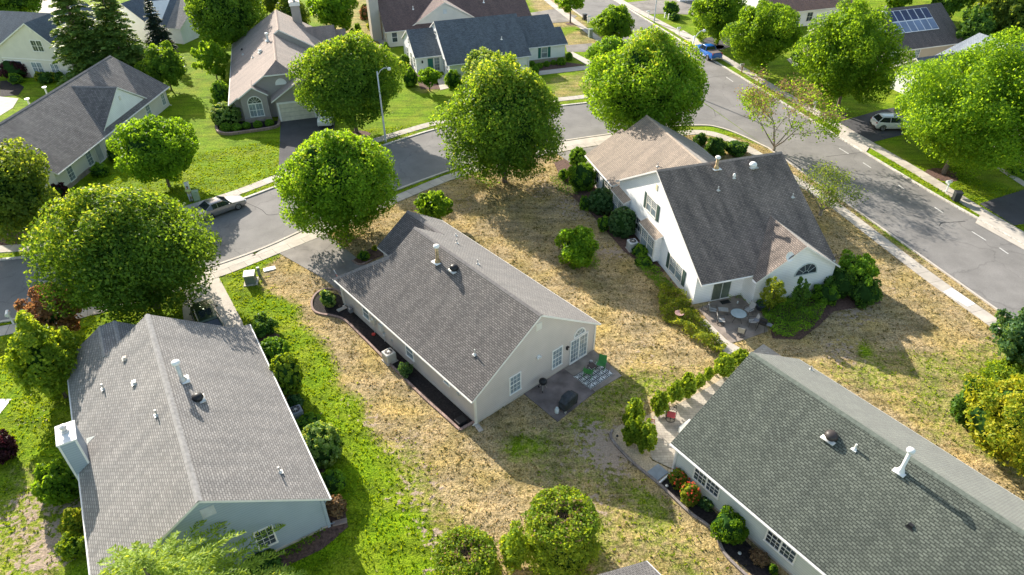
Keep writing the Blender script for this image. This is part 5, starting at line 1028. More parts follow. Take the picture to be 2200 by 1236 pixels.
def rose(label, b):
    o = shrub(label, b, lf_ground, 'bush', s=.075, core=.5, name='rose_bush'); c, r, rz = solve_crown(b, 0, None, .3)
    d = unit(26); d[:, 2] = np.abs(d[:, 2]); p = d*np.array([r, r, rz])*.95+np.array([0, 0, c.z]); leafobj('blossom', [(quads(p, d, .075, .9), 0), (quads(p, unit(len(p)), .07, .9), 0)], [lf_flow], o)
rose('rose bush with red blooms at the corner of the pale house', (1436, 1006, 1482, 1050)); rose('second rose bush, below the first window', (1462, 1036, 1504, 1086))
shrub('upright ferny plant below the double window', (1500, 1068, 1534, 1096), lf_blueg, 'bush', s=.06, core=0, cover=1.3)
# gold shrub right
plant('big golden yellow evergreen shrub at the right edge', 'shrub', 'golden_shrub', (2090, 812, 2296, 1004), 0, 'loose', lf_gold, .11, 2.3, 110, core=.62, trunk=False, sink=.1)
plant('green shrub at the left flank of the golden one', 'shrub', 'shrub', (2058, 812, 2116, 930), 0, 'bush', lf_dark, .11, 2.4, 30, core=.6, trunk=False, sink=.1)
plant('yellow green shrub above the golden one', 'shrub', 'shrub', (2126, 776, 2230, 846), 0, 'bush', lf_arb, .11, 2.2, 30, core=.6, trunk=False, sink=.1)
# around the blue grey roofed house
for b, t, k in [((858, 118, 880, 144), 'round shrub at the left corner of the blue grey roofed house', 'hedge'), ((864, 144, 898, 190), 'clipped hedge left of the mulch bed', 'bush'), ((954, 152, 990, 190), 'dark shrub at the house corner, top centre', 'bush'), ((1136, 132, 1150, 146), 'leftmost low bush below the green shutters', 'hedge'), ((1152, 136, 1166, 148), 'second low bush below the green shutters', 'hedge'), ((1168, 132, 1180, 144), 'third low bush on the stone base bed', 'hedge'), ((1184, 130, 1194, 140), 'fourth low bush on the stone base bed', 'hedge'),
        ((1196, 124, 1216, 141), 'round ball shrub at the right corner of the stone base', 'hedge'), ((1216, 114, 1230, 131), 'ball shrub around the corner by the walk', 'hedge'), ((1143, 142, 1158, 162), 'oval shrub before the front bed', 'hedge'), ((823, 92, 835, 106), 'small dark shrub at the brown roofed house corner', 'bush')]: shrub(t, b, lf_box, k, s=.12, group='bushes around the blue grey roofed house')
plant('mushroom shaped weeping dwarf tree before the front door', 'tree', 'dwarf_tree', (896, 146, 946, 182), .9, 'bush', lf_lin2, .13, 2.4, 30, core=.6, tr=.09)
for k, (x, y) in enumerate([(757, 84), (768, 80), (776, 94), (788, 96)]):
    plant(['left column evergreen by the top lawn', 'tallest column evergreen by the top lawn', 'short column evergreen before the tallest', 'right column evergreen by the top lawn'][k], 'tree', 'column_evergreen', (x-7, y-[28, 46, 18, 26][k], x+7, y+10), 0, 'bush', lf_box, .12, 2.4, 24, core=.7, trunk=False, group='column evergreens at the top')
for b, t, m_ in [((774, 10, 796, 34), 'olive bush beside the brown roofed house', lf_oak), ((772, 14, 798, 44), 'reddish bush beside the brown roofed house', lf_red), ((788, 46, 806, 66), 'bright lime bush beside the brown roofed house', lf_yel)]: shrub(t, b, m_, 'bush', s=.12)
for b, t, m_ in [((8, 128, 66, 166), 'purple leaved maple bush before the cream gabled house', lf_pur), ((76, 156, 96, 174), 'yellow bush left, by the cream gabled house', lf_gold), ((108, 156, 126, 176), 'yellow bush right, by the cream gabled house', lf_gold), ((86, 158, 112, 180), 'dark green bush between the two yellow bushes', lf_dark), ((120, 156, 138, 178), 'dark green bush right of the yellow bushes', lf_dark), ((22, 160, 46, 180), 'green bush below the purple one', lf_box)]: shrub(t, b, m_, 'bush', s=.12)
for b, t, m_ in [((232, 300, 262, 352), 'dark shrub at the entry of the long cream house', lf_dark), ((100, 398, 146, 436), 'dark purple shrub at the near end of the long cream house', lf_pur), ((196, 352, 232, 380), 'low shrub by the entry step', lf_box)]: shrub(t, b, m_, 'bush', s=.12)
for b, t, m_ in [((1425, 4, 1460, 34), 'clipped dark shrub by the top driveway', lf_box), ((1438, 28, 1462, 46), 'small dark shrub beside the little posts', lf_dark), ((1700, 112, 1730, 134), 'low shrub behind the maples', lf_dark), ((2168, 356, 2198, 376), 'low green shrub before the right edge house', lf_box), ((1716, 128, 1740, 150), 'dark low shrub before the tan house', lf_dark)]: shrub(t, b, m_, 'bush', s=.14)
# two topped evergreens at the bottom
def topped(label, bbox, s=.09):
    c, r, rz = solve_crown(bbox, 0, None, 0.); h = c.z+rz*.75; root = empty('topped_evergreen', (c.x, c.y, 0), 0, label, 'shrub', 'topped evergreens at the bottom edge'); n = int(5.5*r*h*math.pi/(s*s*1.2)); a = NPR.rand(n)*2*math.pi; z = NPR.rand(n)**.8*h
    lump = 1+.14*np.sin(a*5+z*3)+.08*np.sin(a*9-z*5)+.07*np.sin(a*14+z*9); rr = r*.92*lump*(1-.14*(z/h)**3)*(1-np.abs(NPR.normal(size=n))*.13)
    p = np.stack([rr*np.cos(a), rr*np.sin(a), z+.15*np.sin(a*7)*(z/h)], 1); nn = np.stack([np.cos(a), np.sin(a), .4*np.ones(n)], 1)+NPR.normal(size=(n, 3))*.6; nn /= np.linalg.norm(nn, axis=1, keepdims=True)
    n2 = int(n*.6); a2 = NPR.rand(n2)*2*math.pi; q = np.sqrt(NPR.uniform(.03, 1, n2)); lq = np.sin(q*9+a2*3)*.5+np.sin(a2*7+q*4)*.5; dz = h+.05-.12*np.exp(-(q/.3)**2)+lq*.12+NPR.normal(size=n2)*.1-.25*q**4
    keep = NPR.rand(n2) < np.clip(.7+q*.8, 0, 1); a2, q, dz = a2[keep], q[keep], dz[keep]; n2 = len(q)
    p2 = np.stack([r*.92*q*np.cos(a2), r*.92*q*np.sin(a2), dz], 1); nn2 = np.array([0, 0, 1])+NPR.normal(size=(n2, 3))*.7; nn2 /= np.linalg.norm(nn2, axis=1, keepdims=True)
    isb = NPR.rand(n2) < .30*np.exp(-(q/.5)**2)+.04
    o = leafobj('foliage', [(quads(p, nn, s*NPR.uniform(.6, 1.3, n), .5), 0), (quads(p2[~isb], nn2[~isb], s, .5), 0), (quads(p2[isb], nn2[isb], s, .5), 1)], [lf_arb, lf_brown, core_d], root)
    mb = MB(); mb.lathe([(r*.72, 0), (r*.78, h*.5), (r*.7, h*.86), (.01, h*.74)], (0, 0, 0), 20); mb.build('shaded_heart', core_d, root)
    mb = MB()
    for k in range(46):
        an = rnd.uniform(0, 6.28); ln = rnd.uniform(.12, .42)*r; p0 = Vector((rnd.uniform(-.2, .2)*r, rnd.uniform(-.2, .2)*r, h-.6)); p1 = p0+Vector((math.cos(an)*ln*.6, math.sin(an)*ln*.6, .3)); p2_ = p1+Vector((math.cos(an+rnd.uniform(-1, 1))*ln*.6, math.sin(an+rnd.uniform(-1, 1))*ln*.6, rnd.uniform(-.05, .3))); mb.tube([p0, p1, p2_], [.03, .02, .008], 4)
    mb.build('bare_branches', twig, root)
topped('large topped evergreen with bare branches showing in its flat crown', (1130, 1066, 1284, 1216)); topped('smaller topped evergreen with a bare reddish patch, bottom centre', (936, 1150, 1068, 1262))
plant('thin leafy shrub between the two topped evergreens', 'shrub', 'shrub', (1072, 1126, 1142, 1236), 0, 'bush', lf_arb, .1, 1.5, 34, core=.3, trunk=False, sink=.1)
# conifers
def spruce(label, pos, H, Rb, mt, nb=13, lev=22, nl=.42, nw=.07, z0=.5, tag_group=None, plume=.42, rise=.22):
    root = empty('spruce_tree', pos, 0, label, 'tree', tag_group); VS = []
    mb = MB(); mb.tube([(0, 0, 0), (0, 0, H*.5), (0, 0, H)], [Rb*.07, Rb*.045, .02], 8); mb.build('trunk', bark, root)
    c_, d_, s_ = [], [], []
    for i in range(lev):
        t = i/(lev-1); z = z0+(H-z0)*t**.95; rl = Rb*(1-t)**.78+.12
        for k in range(max(4, int(nb*(1-t*.55)))):
            a = rnd.uniform(0, 6.28); L_ = rl*rnd.uniform(.72, 1.1); n = max(4, int(L_/.13)); zz = z+rnd.uniform(-.15, .15)
            j = np.arange(1, n+1)/n; rad = L_*j; hz = zz+rise*rnd.uniform(.7, 1.4)*L_*np.sin(j*2.2)-.30*L_*j**2+.12*L_*j**4
            ax = np.array([math.cos(a), math.sin(a), 0]); sd = np.array([-math.sin(a), math.cos(a), 0]); base = ax*rad[:, None]+np.array([0, 0, 1])*hz[:, None]
            wd = plume*L_*(1-j)**.6*np.clip(j*3, 0, 1)+.06
            for sgn in (-1, 1):
                for m_ in range(2):
                    f = NPR.uniform(.15, 1, n)[:, None]; p = base+sd*sgn*wd[:, None]*f+ax*(wd[:, None]*f*.5)-np.array([0, 0, 1])*(NPR.uniform(0, .16, n)[:, None]*wd[:, None]*2)
                    dd = sd*sgn+ax*.9+NPR.normal(size=(n, 3))*.3; c_.append(p); d_.append(dd)
            c_.append(base); d_.append(ax+NPR.normal(size=(n, 3))*.25)
    c = np.concatenate(c_); d = np.concatenate(d_); d /= np.linalg.norm(d, axis=1, keepdims=True); n = len(c)
    up = np.array([0, 0, 1.])+NPR.normal(size=(n, 3))*.45; b = np.cross(d, up); b /= np.linalg.norm(b, axis=1, keepdims=True); L_ = nl*NPR.uniform(.6, 1.1, (n, 1))
    v = np.stack([c-d*L_*.4, c+b*nw, c+d*L_*.6, c-b*nw], 1).reshape(-1, 3); v[:, 2] = np.maximum(v[:, 2], .03)
    leafobj('crown', [(v, 0)], [mt], root); return root
GS = 'tall spruces in the upper left'
spruce('tall broad spruce behind the long cream house, left one', P(205, 175), 15.5, 4.6, lf_spr, 14, 26, .6, .13, tag_group=GS)
spruce('tall broad spruce behind the long cream house, middle one', P(280, 170), 14.5, 4.2, lf_spr, 14, 26, .6, .13, tag_group=GS)
spruce('slim dark blue spruce right of the tall spruces', P(352, 116), 8.5, 2.2, lf_blue, 12, 20, .5, .12, tag_group=GS)
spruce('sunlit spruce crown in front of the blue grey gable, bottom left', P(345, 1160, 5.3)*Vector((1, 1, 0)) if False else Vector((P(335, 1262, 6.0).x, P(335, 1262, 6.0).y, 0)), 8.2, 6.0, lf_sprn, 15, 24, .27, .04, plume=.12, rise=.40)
spruce('low blue spruce at the foot of the gable wall', P(16, 1040)*1, 1.2, 1.1, lf_blue, 8, 8, .2, .05) if False else None
# sparse trees near the corner
def sparse(label, base, H, spread, mt, n=26, leaf=.14, dens=26, st=1.):
    b = P(*base); root = empty('sparse_tree', b, 0, label, 'tree'); mb = MB(); tips = []
    def br(p, d, L_, r, dep):
        q = p+d*L_*.5+Vector((rnd.uniform(-1, 1), rnd.uniform(-1, 1), 0))*.06*L_; e = p+d*L_; mb.tube([p, q, e], [r, r*.8, r*.55], 5)
        if dep == 0: tips.append(e); return
        for k in range(rnd.choice([2, 3, 3])):
            nd = (d+Vector((rnd.uniform(-1, 1), rnd.uniform(-1, 1), rnd.uniform(-.25, .55)))*.75*spread).normalized(); br(e, nd, L_*rnd.uniform(.62, .85), r*.55, dep-1)
        tips.append(e)
    for k in range(5):
        a = k*1.256+.3; br(Vector((0, 0, .5)), Vector((math.cos(a)*.5*spread, math.sin(a)*.5*spread, 1)).normalized(), H*.27, .09, 4)
    mb.tube([(0, 0, -.05), (0, 0, .55)], [.2, .15], 8); mb.build('trunk', M('bark_pale', (.30, .25, .2), .9, .3, 5) if 'bark_pale' not in MATS else MATS['bark_pale'], root)
    t = np.array([list(x) for x in tips]); c = np.repeat(t, dens, 0)+NPR.normal(size=(len(t)*dens, 3))*.33; keep = NPR.rand(len(c)) < st; c = c[keep]
    hi = (c[:, 2] > H*.52) & (NPR.rand(len(c)) < .75)
    leafobj('crown', [(quads(c[~hi], unit(int((~hi).sum())), leaf), 0), (quads(c[hi], unit(int(hi.sum())), leaf*.7), 1)], [mt, lf_brown if leaf > .11 else mt], root)
sparse('thin crowned tree with bare grey branches and yellow leaves at the junction', (1662, 325), 10.0, 1.55, lf_mapy, leaf=.13, dens=24, st=.8)
sparse('low scraggly tree beside the sidewalk, roadside of the white house', (1762, 462), 5.2, 1.5, lf_oak, leaf=.1, dens=13, st=.8)
# leafy ground cover
def cover(label, poly, h, mt, s=.09, dens=26, name='ground_cover', mound=.0):
    pw = [P(*p) for p in poly]; xs = [p.x for p in pw]; ys = [p.y for p in pw]; A_ = (max(xs)-min(xs))*(max(ys)-min(ys)); n = int(A_*dens*3)
    x = NPR.uniform(min(xs), max(xs), n); y = NPR.uniform(min(ys), max(ys), n); k = inpoly(x, y, [(p.x, p.y) for p in pw]); x, y = x[k], y[k]; n = len(x)
    bump = .5+.5*np.sin(x*2.1+1.3*np.sin(y*1.7))*np.sin(y*2.4+np.sin(x*1.3)); z = h*(.25+.75*bump)*NPR.rand(n)**.35
    nn = np.array([0, 0, .8])+NPR.normal(size=(n, 3))*.7; nn /= np.linalg.norm(nn, axis=1, keepdims=True)
    o = leafobj(name, [(quads(np.stack([x, y, z+.02], 1), nn, s*NPR.uniform(.6, 1.3, n), .45), 0)], [mt], None); return tag(o, label, 'ground cover', None, 'stuff')
cover('tangled yellow green perennials along the left wall of the white house', [(1416, 624), (1450, 622), (1486, 662), (1502, 690), (1520, 708), (1548, 740), (1560, 752), (1546, 764), (1510, 752), (1478, 728), (1450, 706), (1420, 690), (1412, 650)], 1.0, lf_ground, .11, 95)
cover('grey green perennials below the shrubs of the white house', [(1370, 578), (1404, 570), (1430, 600), (1452, 622), (1418, 628), (1396, 604)], .5, lf_box, .08, 80)
cover('dark green mound of leafy plants before the white gable', [(1650, 648), (1700, 636), (1750, 636), (1776, 660), (1760, 690), (1736, 716), (1700, 728), (1660, 724), (1640, 700), (1636, 670)], .9, lf_box, .085, 95)
cover('low green cover at the foot of the multi stemmed shrub', [(1232, 536), (1270, 530), (1290, 562), (1286, 584), (1256, 576)], .3, lf_box, .07, 40)
cover('dark ground cover below the far shrubs of the white house', [(1180, 382), (1200, 380), (1225, 400), (1245, 416), (1230, 424), (1196, 410)], .2, lf_dark, .08, 34)
cover('day lilies in the bed of the blue grey gable', [(608, 1190), (625, 1178), (690, 1140), (704, 1142), (690, 1160), (640, 1190), (615, 1204)], .35, lf_maple, .09, 30)
cover('weedy plants at the far wall of the white house patio', [(1560, 636), (1588, 628), (1626, 658), (1618, 668), (1592, 644), (1566, 650)], .5, lf_lin2, .07, 26)

# grass tufts standing out of the turf
def tufts(nm, label, dens, mt, cond, s, bl=3, near=88):
    n = int(dens*150*85); x = NPR.uniform(-55, 62, n); y = NPR.uniform(14, 92, n); d = np.sqrt(x*x+y*y+CAMH**2)
    vis = (np.abs(x) < (y*.62+30)) & (d < near); x, y = x[vis], y[vis]
    ix = np.clip(np.searchsorted(GXS, x)-1, 0, len(GXS)-1); iy = np.clip(np.searchsorted(GYS, y)-1, 0, len(GYS)-1); dr = GDRY[iy, ix]; ba = GBARE[iy, ix]
    k = cond(dr, ba, x, y); x, y = x[k], y[k]
    ok = np.ones(len(x), bool)
    for poly in BLOCKED: ok &= ~inpoly(x, y, poly)
    for h in (A, D, Cc, B, Eh, Fh, G):
        a_ = h.root.rotation_euler.z; dx, dy = x-h.root.location.x, y-h.root.location.y; v = dx*math.cos(a_)+dy*math.sin(a_); u = -dx*math.sin(a_)+dy*math.cos(a_)
        bb = {id(A): (0, 17.4, 0, 11.2), id(D): (0, 19.9, -11, 0), id(Cc): (-26, 0, 0, 11.9), id(B): (-1.6, 22.5, 0, 11.9), id(Eh): (-25, 0, -11.6, .4), id(Fh): (0, 27, -5.4, 7.2), id(G): (-4.4, 10.8, -23, 0)}[id(h)]
        ok &= ~((u > bb[0]) & (u < bb[1]) & (v > bb[2]) & (v < bb[3]))
    x, y = x[ok], y[ok]; c = np.repeat(np.stack([x, y, np.zeros(len(x))], 1), bl, 0); m_ = len(c); c[:, :2] += NPR.normal(size=(m_, 2))*.05; an = NPR.rand(m_)*6.28; sz = s*NPR.uniform(.6, 1.3, m_)
    side = np.stack([np.cos(an), np.sin(an), 0*an], 1); tip = np.stack([NPR.normal(size=m_)*.5, NPR.normal(size=m_)*.5, np.ones(m_)], 1)
    v = np.stack([c-np.array([0, 0, .01]), c+side*sz[:, None]*.45+tip*sz[:, None]*.45, c+tip*sz[:, None], c-side*sz[:, None]*.45+tip*sz[:, None]*.45], 1).reshape(-1, 3)
    o = leafobj(nm, [(v, 0)], [mt], None); tag(o, label, 'grass', None, 'stuff'); return o
gt_g = leafmat('tuft_green', [(.06, .12, .004), (.125, .215, .006), (.19, .29, .01), (.29, .37, .025)], .3); gt_d = leafmat('tuft_straw', [(.18, .13, .055), (.33, .25, .12), (.47, .37, .20), (.58, .48, .3)], .2, (1.3, 1.15, .8)); gt_k = leafmat('tuft_dull', [(.05, .055, .012), (.09, .085, .02), (.15, .13, .035), (.2, .19, .05)], .2, (1.5, 1.5, .8))
wv = lambda x, y: np.sin(x*.9+2*np.sin(y*.4))*np.sin(y*.8+1.7*np.sin(x*.35))

# ------------------------------------------------------------------ beds, patios, edging
def hflat(h, name, pts, mat_, z, label, kind='structure', th=0):
    flat(name, [(q.x, q.y) for q in [h.W(u, v) for u, v in pts]], mat_, z, label, kind, True, th=th)
def edging(label, pts, mat_=None, h=.13, wd=.16, world=None, closed=False):
    pw = smooth(world if world else [P(*p) for p in pts], 5); mb = MB(); n = max(2, int(sum((pw[i+1]-pw[i]).length for i in range(len(pw)-1))/.3)); ribbon_mb(mb, pw, wd, 0, h)
    o = mb.build('bed_edging', mat_ or edge_st); tag(o, label, 'edging'); return o
hflat(A, 'patio', [(0, 4.19), (-3.42, 4.16), (-3.15, 8.02), (0, 8.0)], patio_m, .05, 'dark stained concrete patio slab of the central house', th=.05)
hflat(A, 'patio', [(0, 8.02), (-3.12, 8.04), (-3.3, 10.62), (.02, 11.1)], patio_b, .046, 'worn brown concrete patio slab below the sliding door', th=.046)
bedA = [(674, 668), (672, 650), (684, 634), (704, 628), (728, 634), (752, 655), (1018, 906), (992, 925), (905, 850), (822, 768), (745, 690), (726, 679), (700, 678)]
flat('mulch_bed', bedA, mulch_k, .03, 'black mulch bed along the left wall of the central house')
edging('brick edging around the black mulch bed of the central house', [(735, 632), (722, 624), (700, 622), (680, 632), (670, 650), (674, 668), (690, 676), (716, 680), (742, 690), (778, 724), (822, 768), (905, 850), (955, 895), (988, 925)]); edging('short brick edging end at the front corner', [(988, 925), (1004, 916), (1019, 908)])
flat('mulch_bed', [(757, 561), (790, 537), (826, 527), (833, 545), (795, 562), (770, 570)], mulch_r, .034, 'brown mulch bed between driveway and porch'); edging('brick edging of the driveway bed', [(757, 561), (774, 570), (800, 560)])
flat('mulch_bed', [(532, 1236), (560, 1210), (640, 1168), (705, 1133), (700, 1095), (716, 1062), (742, 1100), (748, 1132), (718, 1160), (690, 1182), (620, 1215), (590, 1250)], mulch_r, .03, 'dark mulch bed around the front corner of the left house')
flat('mulch_bed', [(552, 700), (600, 720), (640, 850), (650, 905), (700, 1000), (690, 1040), (700, 1100), (560, 740), (540, 700)], mulch_r, .026, 'mulch strip under the shrubs of the left house')
bedC = [(1420, 1040), (1446, 1016), (1500, 1068), (1560, 1122), (1640, 1200), (1700, 1262), (1640, 1262), (1600, 1220), (1550, 1180), (1520, 1130), (1470, 1085), (1448, 1070)]
flat('mulch_bed', bedC, mulch_k, .03, 'black mulch bed along the pale house wall')
edging('wavy grey stone edging of the black mulch bed, lower right', [(1316, 925), (1312, 940), (1330, 965), (1365, 1000), (1412, 1038), (1440, 1064), (1480, 1102), (1530, 1140), (1556, 1190), (1590, 1226), (1630, 1262)], edge_gr); edging('white plank edging between gravel and mulch', [(1416, 1040), (1430, 1028), (1442, 1018)], trim, .14, .09)
flat('gravel_strip', [(1318, 925), (1336, 912), (1362, 928), (1400, 990), (1446, 1012), (1416, 1040), (1365, 998), (1330, 962), (1313, 940)], gravel_m, .028, 'pea gravel strip beside the arborvitae row')
flat('paver_patio', [(1372, 912), (1406, 886), (1470, 856), (1540, 812), (1640, 740), (1700, 780), (1560, 900), (1448, 1010), (1402, 988)], paver, .034, 'grey paver patio behind the green grey roofed house')
flat('straw_mulch', [(1342, 920), (1400, 888), (1460, 852), (1530, 812), (1610, 756), (1618, 766), (1540, 822), (1470, 862), (1406, 894), (1380, 930), (1400, 985), (1350, 950)], gravel_m, .038, 'straw coloured bed under the arborvitae row')
flat('side_walk', [(1502, 690), (1516, 686), (1560, 730), (1596, 752), (1560, 764), (1530, 724)], conc, .03, 'narrow concrete path beside the perennial bed')
flat('patio', [(1500, 664), (1560, 636), (1590, 628), (1620, 656), (1648, 690), (1650, 712), (1600, 730), (1570, 738), (1530, 700)], patio_b, .04, 'worn concrete patio of the white house', th=.04)
flat('mulch_bed', [(1640, 660), (1700, 640), (1760, 626), (1830, 600), (1886, 620), (1892, 652), (1850, 660), (1790, 670), (1760, 700), (1720, 730), (1660, 728)], mulch_r, .026, 'brown mulch under the planting before the white gable')
flat('mulch_bed', [(1190, 350), (1250, 330), (1330, 400), (1400, 520), (1440, 580), (1410, 590), (1340, 540), (1270, 460), (1215, 410)], mulch_r, .026, 'brown mulch bed along the left wall of the white house')
flat('mulch_bed', [(470, 288), (466, 272), (520, 262), (598, 260), (600, 272), (560, 280), (500, 290)], mulch_k, .03, 'black mulch bed before the taupe house'); edging('curved stone edging before the taupe house', [(466, 268), (468, 284), (490, 290), (540, 284), (580, 278), (598, 272), (601, 260)], edge_st, .3, .3)
flat('mulch_bed', [(1134, 152), (1142, 146), (1214, 134), (1262, 140), (1152, 154)], mulch_r, .026, 'mulch bed below the stone base of the blue grey roofed house'); flat('mulch_bed', [(880, 146), (900, 142), (920, 176), (950, 186), (946, 192), (905, 192)], mulch_r, .026, 'reddish mulch bed left of the front door')
flat('front_walk', [(938, 166), (958, 160), (964, 190), (946, 194)], conc, .03, 'pinkish walk to the front door of the blue grey roofed house')
flat('mulch_bed', [(0, 175), (30, 172), (52, 188), (40, 205), (0, 208)], mulch_k, .03, 'black mulch bed at the far left'); flat('side_walk', [(796, 70), (815, 68), (836, 104), (828, 108)], conc, .03, 'flagstone path beside the brown roofed house')
def ring(px, r, label): q = P(*px); flat('mulch_ring', [(q.x+r*math.cos(a)*(1+.15*math.sin(3*a)), q.y+r*math.sin(a)) for a in np.linspace(0, 6.28, 18)[:-1]], mulch_r, .03, label, world=True)
ring((767, 292), 1.5, 'mulch ring under the tree by the street lamp'); ring((1797, 247), 1.4, 'mulch ring under the solar house maple'); ring((2026, 376), 1.6, 'mulch ring under the largest maple'); ring((1541, 101), 1.1, 'mulch ring under the maple beyond the pickup'); ring((28, 514), 1.3, 'bare ring under the left edge tree'); ring((1225, 52), .8, 'mulch ring under the young tree')
# rug
def greek(name='greek'):
    m, n, L, b = newmat('rug_black_white'); b.inputs['Base Color'].default_value = (.72, .72, .70, 1); b.inputs['Roughness'].default_value = .9; return m
rug_w = greek(); rug_k = M('rug_black', (.02, .02, .022), .9, .1)
RU, RV = (-2.8, -1.1), (7.95, 10.33)
rug = MB(); a_ = (RV[0]+RV[1])/2; b_ = (RU[0]+RU[1])/2; rug.box((0, 0, 0), (RV[1]-RV[0], RU[1]-RU[0], .015), 0)
nx, ny = 5, 4; cw, ch = (RV[1]-RV[0]-.04)/nx, (RU[1]-RU[0]-.04)/ny
for i in range(nx):
    for j in range(ny):
        cx_ = -(RV[1]-RV[0]-.04)/2+cw*(i+.5); cy_ = -(RU[1]-RU[0]-.04)/2+ch*(j+.5); sg = 1 if (i+j) % 2 else -1; t = .05
        for k, f in enumerate((.94, .52)):
            w_, h_ = cw*f, ch*f
            rug.box((cx_, cy_+h_/2, .0095), (w_, t, .004), 1); rug.box((cx_, cy_-h_/2, .0095), (w_, t, .004), 1); rug.box((cx_+sg*w_/2, cy_, .0095), (t, h_-t, .004), 1)
            if k == 0: rug.box((cx_-sg*w_/2, cy_-h_*.1, .0095), (t, h_*.75, .004), 1)
        rug.box((cx_, cy_, .0095), (cw*.16, t, .004), 1)
o = rug.build('outdoor_rug', [rug_w, rug_k], None, loc=A.W(b_, a_, .06), rz=A.root.rotation_euler.z); tag(o, 'black and white Greek key patterned outdoor rug on the patio', 'rug')
# ---- chairs
grn = M('green_chair_paint', (.07, .26, .07), .45, .15, 4)
def shell_chair(label, loc, rz):
    r = empty('patio_chair', loc, rz, label, 'chair', 'green chairs on the rug'); mb = MB(); n = 9; vs = []
    prof = [(-.28, .40), (-.22, .42), (.05, .37), (.2, .38), (.27, .5), (.32, .72), (.36, .9), (.36, .98)]
    for (y, z) in prof:
        for k in range(n): x = (k/(n-1)-.5)*.58; vs.append((x, y-(.05*(1-(2*k/(n-1)-1)**2) if z > .45 else 0), z+(.04*(2*k/(n-1)-1)**2)-(.03*abs(2*k/(n-1)-1)**3 if z > .9 else 0)))
    nv = len(vs); lo = [(x, y+.012, z-.02) for x, y, z in vs]; m_ = len(prof); fs = []
    for i in range(m_-1):
        for k in range(n-1): q = (i*n+k, i*n+k+1, (i+1)*n+k+1, (i+1)*n+k); fs += [q, tuple(v+nv for v in q[::-1])]
    for i in range(m_-1): fs += [(i*n, (i+1)*n, nv+(i+1)*n, nv+i*n), (i*n+n-1, nv+i*n+n-1, nv+(i+1)*n+n-1, (i+1)*n+n-1)]
    for k in range(n-1): fs += [(k, nv+k, nv+k+1, k+1), ((m_-1)*n+k, (m_-1)*n+k+1, nv+(m_-1)*n+k+1, nv+(m_-1)*n+k)]
    s1 = MB(); s1.add(vs, fs); s1.build('seat_shell', grn, r, True)
    for s_ in (-1, 1):
        a = MB(); a.tube([(s_*.3, -.24, .4), (s_*.34, -.26, .6), (s_*.35, .0, .64), (s_*.33, .27, .6)], .02, 6); a.build('armrest', grn, r, True)
        l = MB(); l.tube([(s_*.26, -.2, .4), (s_*.28, -.3, .02), (s_*.28, .25, .02), (s_*.26, .22, .42)], .018, 6); l.build('leg', grn, r, True)
    return r
z3 = .065
c1 = shell_chair('green metal patio chair on the left of the rug, seen from its back', A.W(-1.75, 8.75, z3), A.root.rotation_euler.z+R(120)); c2 = copy_thing(c1, A.W(-1.75, 10.1, z3), A.root.rotation_euler.z+R(-65), 'green metal patio chair on the far right of the rug beside the dry lawn')
t = empty('side_table', A.W(-1.5, 9.4, z3), A.root.rotation_euler.z, 'small dark square table between the two green chairs', 'table'); brown_m = M('table_dark_brown', (.09, .06, .055), .5)
mb = MB(); mb.box((0, 0, .45), (.5, .5, .03)); mb.build('table_top', brown_m, t)
for sx in (-1, 1):
    for sy in (-1, 1): mb = MB(); mb.box((sx*.21, sy*.21, .215), (.035, .035, .43)); mb.build('leg', brown_m, t)
p_ = empty('potted_plant', A.W(-1.05, 9.75, z3), 0, 'small dark pot with whitish flowers beside the rug', 'flower pot'); mb = MB(); mb.lathe([(.1, 0), (.15, .25), (.13, .25)], (0, 0, 0), 12); mb.build('pot', blackm, p_); d = unit(40); leafobj('blossom', [(quads(d*.14+np.array([0, 0, .33]), d, .04), 0)], [rug_w], p_)
# kettle grill
k_ = empty('kettle_grill', A.W(-.6, 5.45, .05), 0.4, 'black round kettle barbecue against the gable wall', 'barbecue'); mb = MB(); mb.lathe([(.08, .5), (.22, .58), (.285, .72), (.29, .76)], (0, 0, 0), 20); mb.build('bowl', blackm, k_, True)
mb = MB(); mb.lathe([(.295, .765), (.28, .86), (.2, .95), (.08, .99), (.01, 1.0)], (0, 0, 0), 20); mb.tube([(-.08, 0, .99), (0, 0, 1.04), (.08, 0, .99)], .014, 6); mb.build('lid', blackm, k_, True)
for a in (0, 2.1, 4.2): mb = MB(); mb.tube([(.1*math.cos(a), .1*math.sin(a), .55), (.3*math.cos(a), .3*math.sin(a), .06)], .014, 6); mb.build('leg', galv, k_)
for a in (2.1, 4.2): mb = MB(); mb.lathe([(.02, -.02), (.08, -.02), (.08, .02), (.02, .02)], (0, 0, 0), 12); w_ = mb.build('wheel', blackm, k_); w_.location = (.33*math.cos(a), .33*math.sin(a), .08); w_.rotation_euler = (math.pi/2, 0, a)
# covered gas grill
cg = empty('covered_grill', A.W(-2.92, 5.62, .05), A.root.rotation_euler.z+R(8), 'large gas grill under a dark grey fabric cover', 'barbecue'); cov = M('cover_fabric', (.035, .04, .046), .55, .35, 5, bump=.5, bscale=9)
mb = MB(); hx = [.72, .72, .55, .5, .42]; prof = [(-.72, .28, .25, .3), (-.72, .28, .86, .3), (-.5, .3, .98, .3), (-.3, .34, 1.17, .24), (.3, .34, 1.17, .24), (.5, .3, .98, .3), (.72, .28, .86, .3), (.72, .28, .25, .3)]
vs = []
for x, y, z, y2 in prof[1:-1]: vs += [(x, -y, .25), (x, -y-.02, z-.12), (x, -y2+.02, z), (x, y2-.02, z), (x, y+.02, z-.12), (x, y, .25)]
n = 6; fs = []
for i in range(n-1):
    for j in range(5): fs.append((i*6+j, i*6+j+1, (i+1)*6+j+1, (i+1)*6+j))
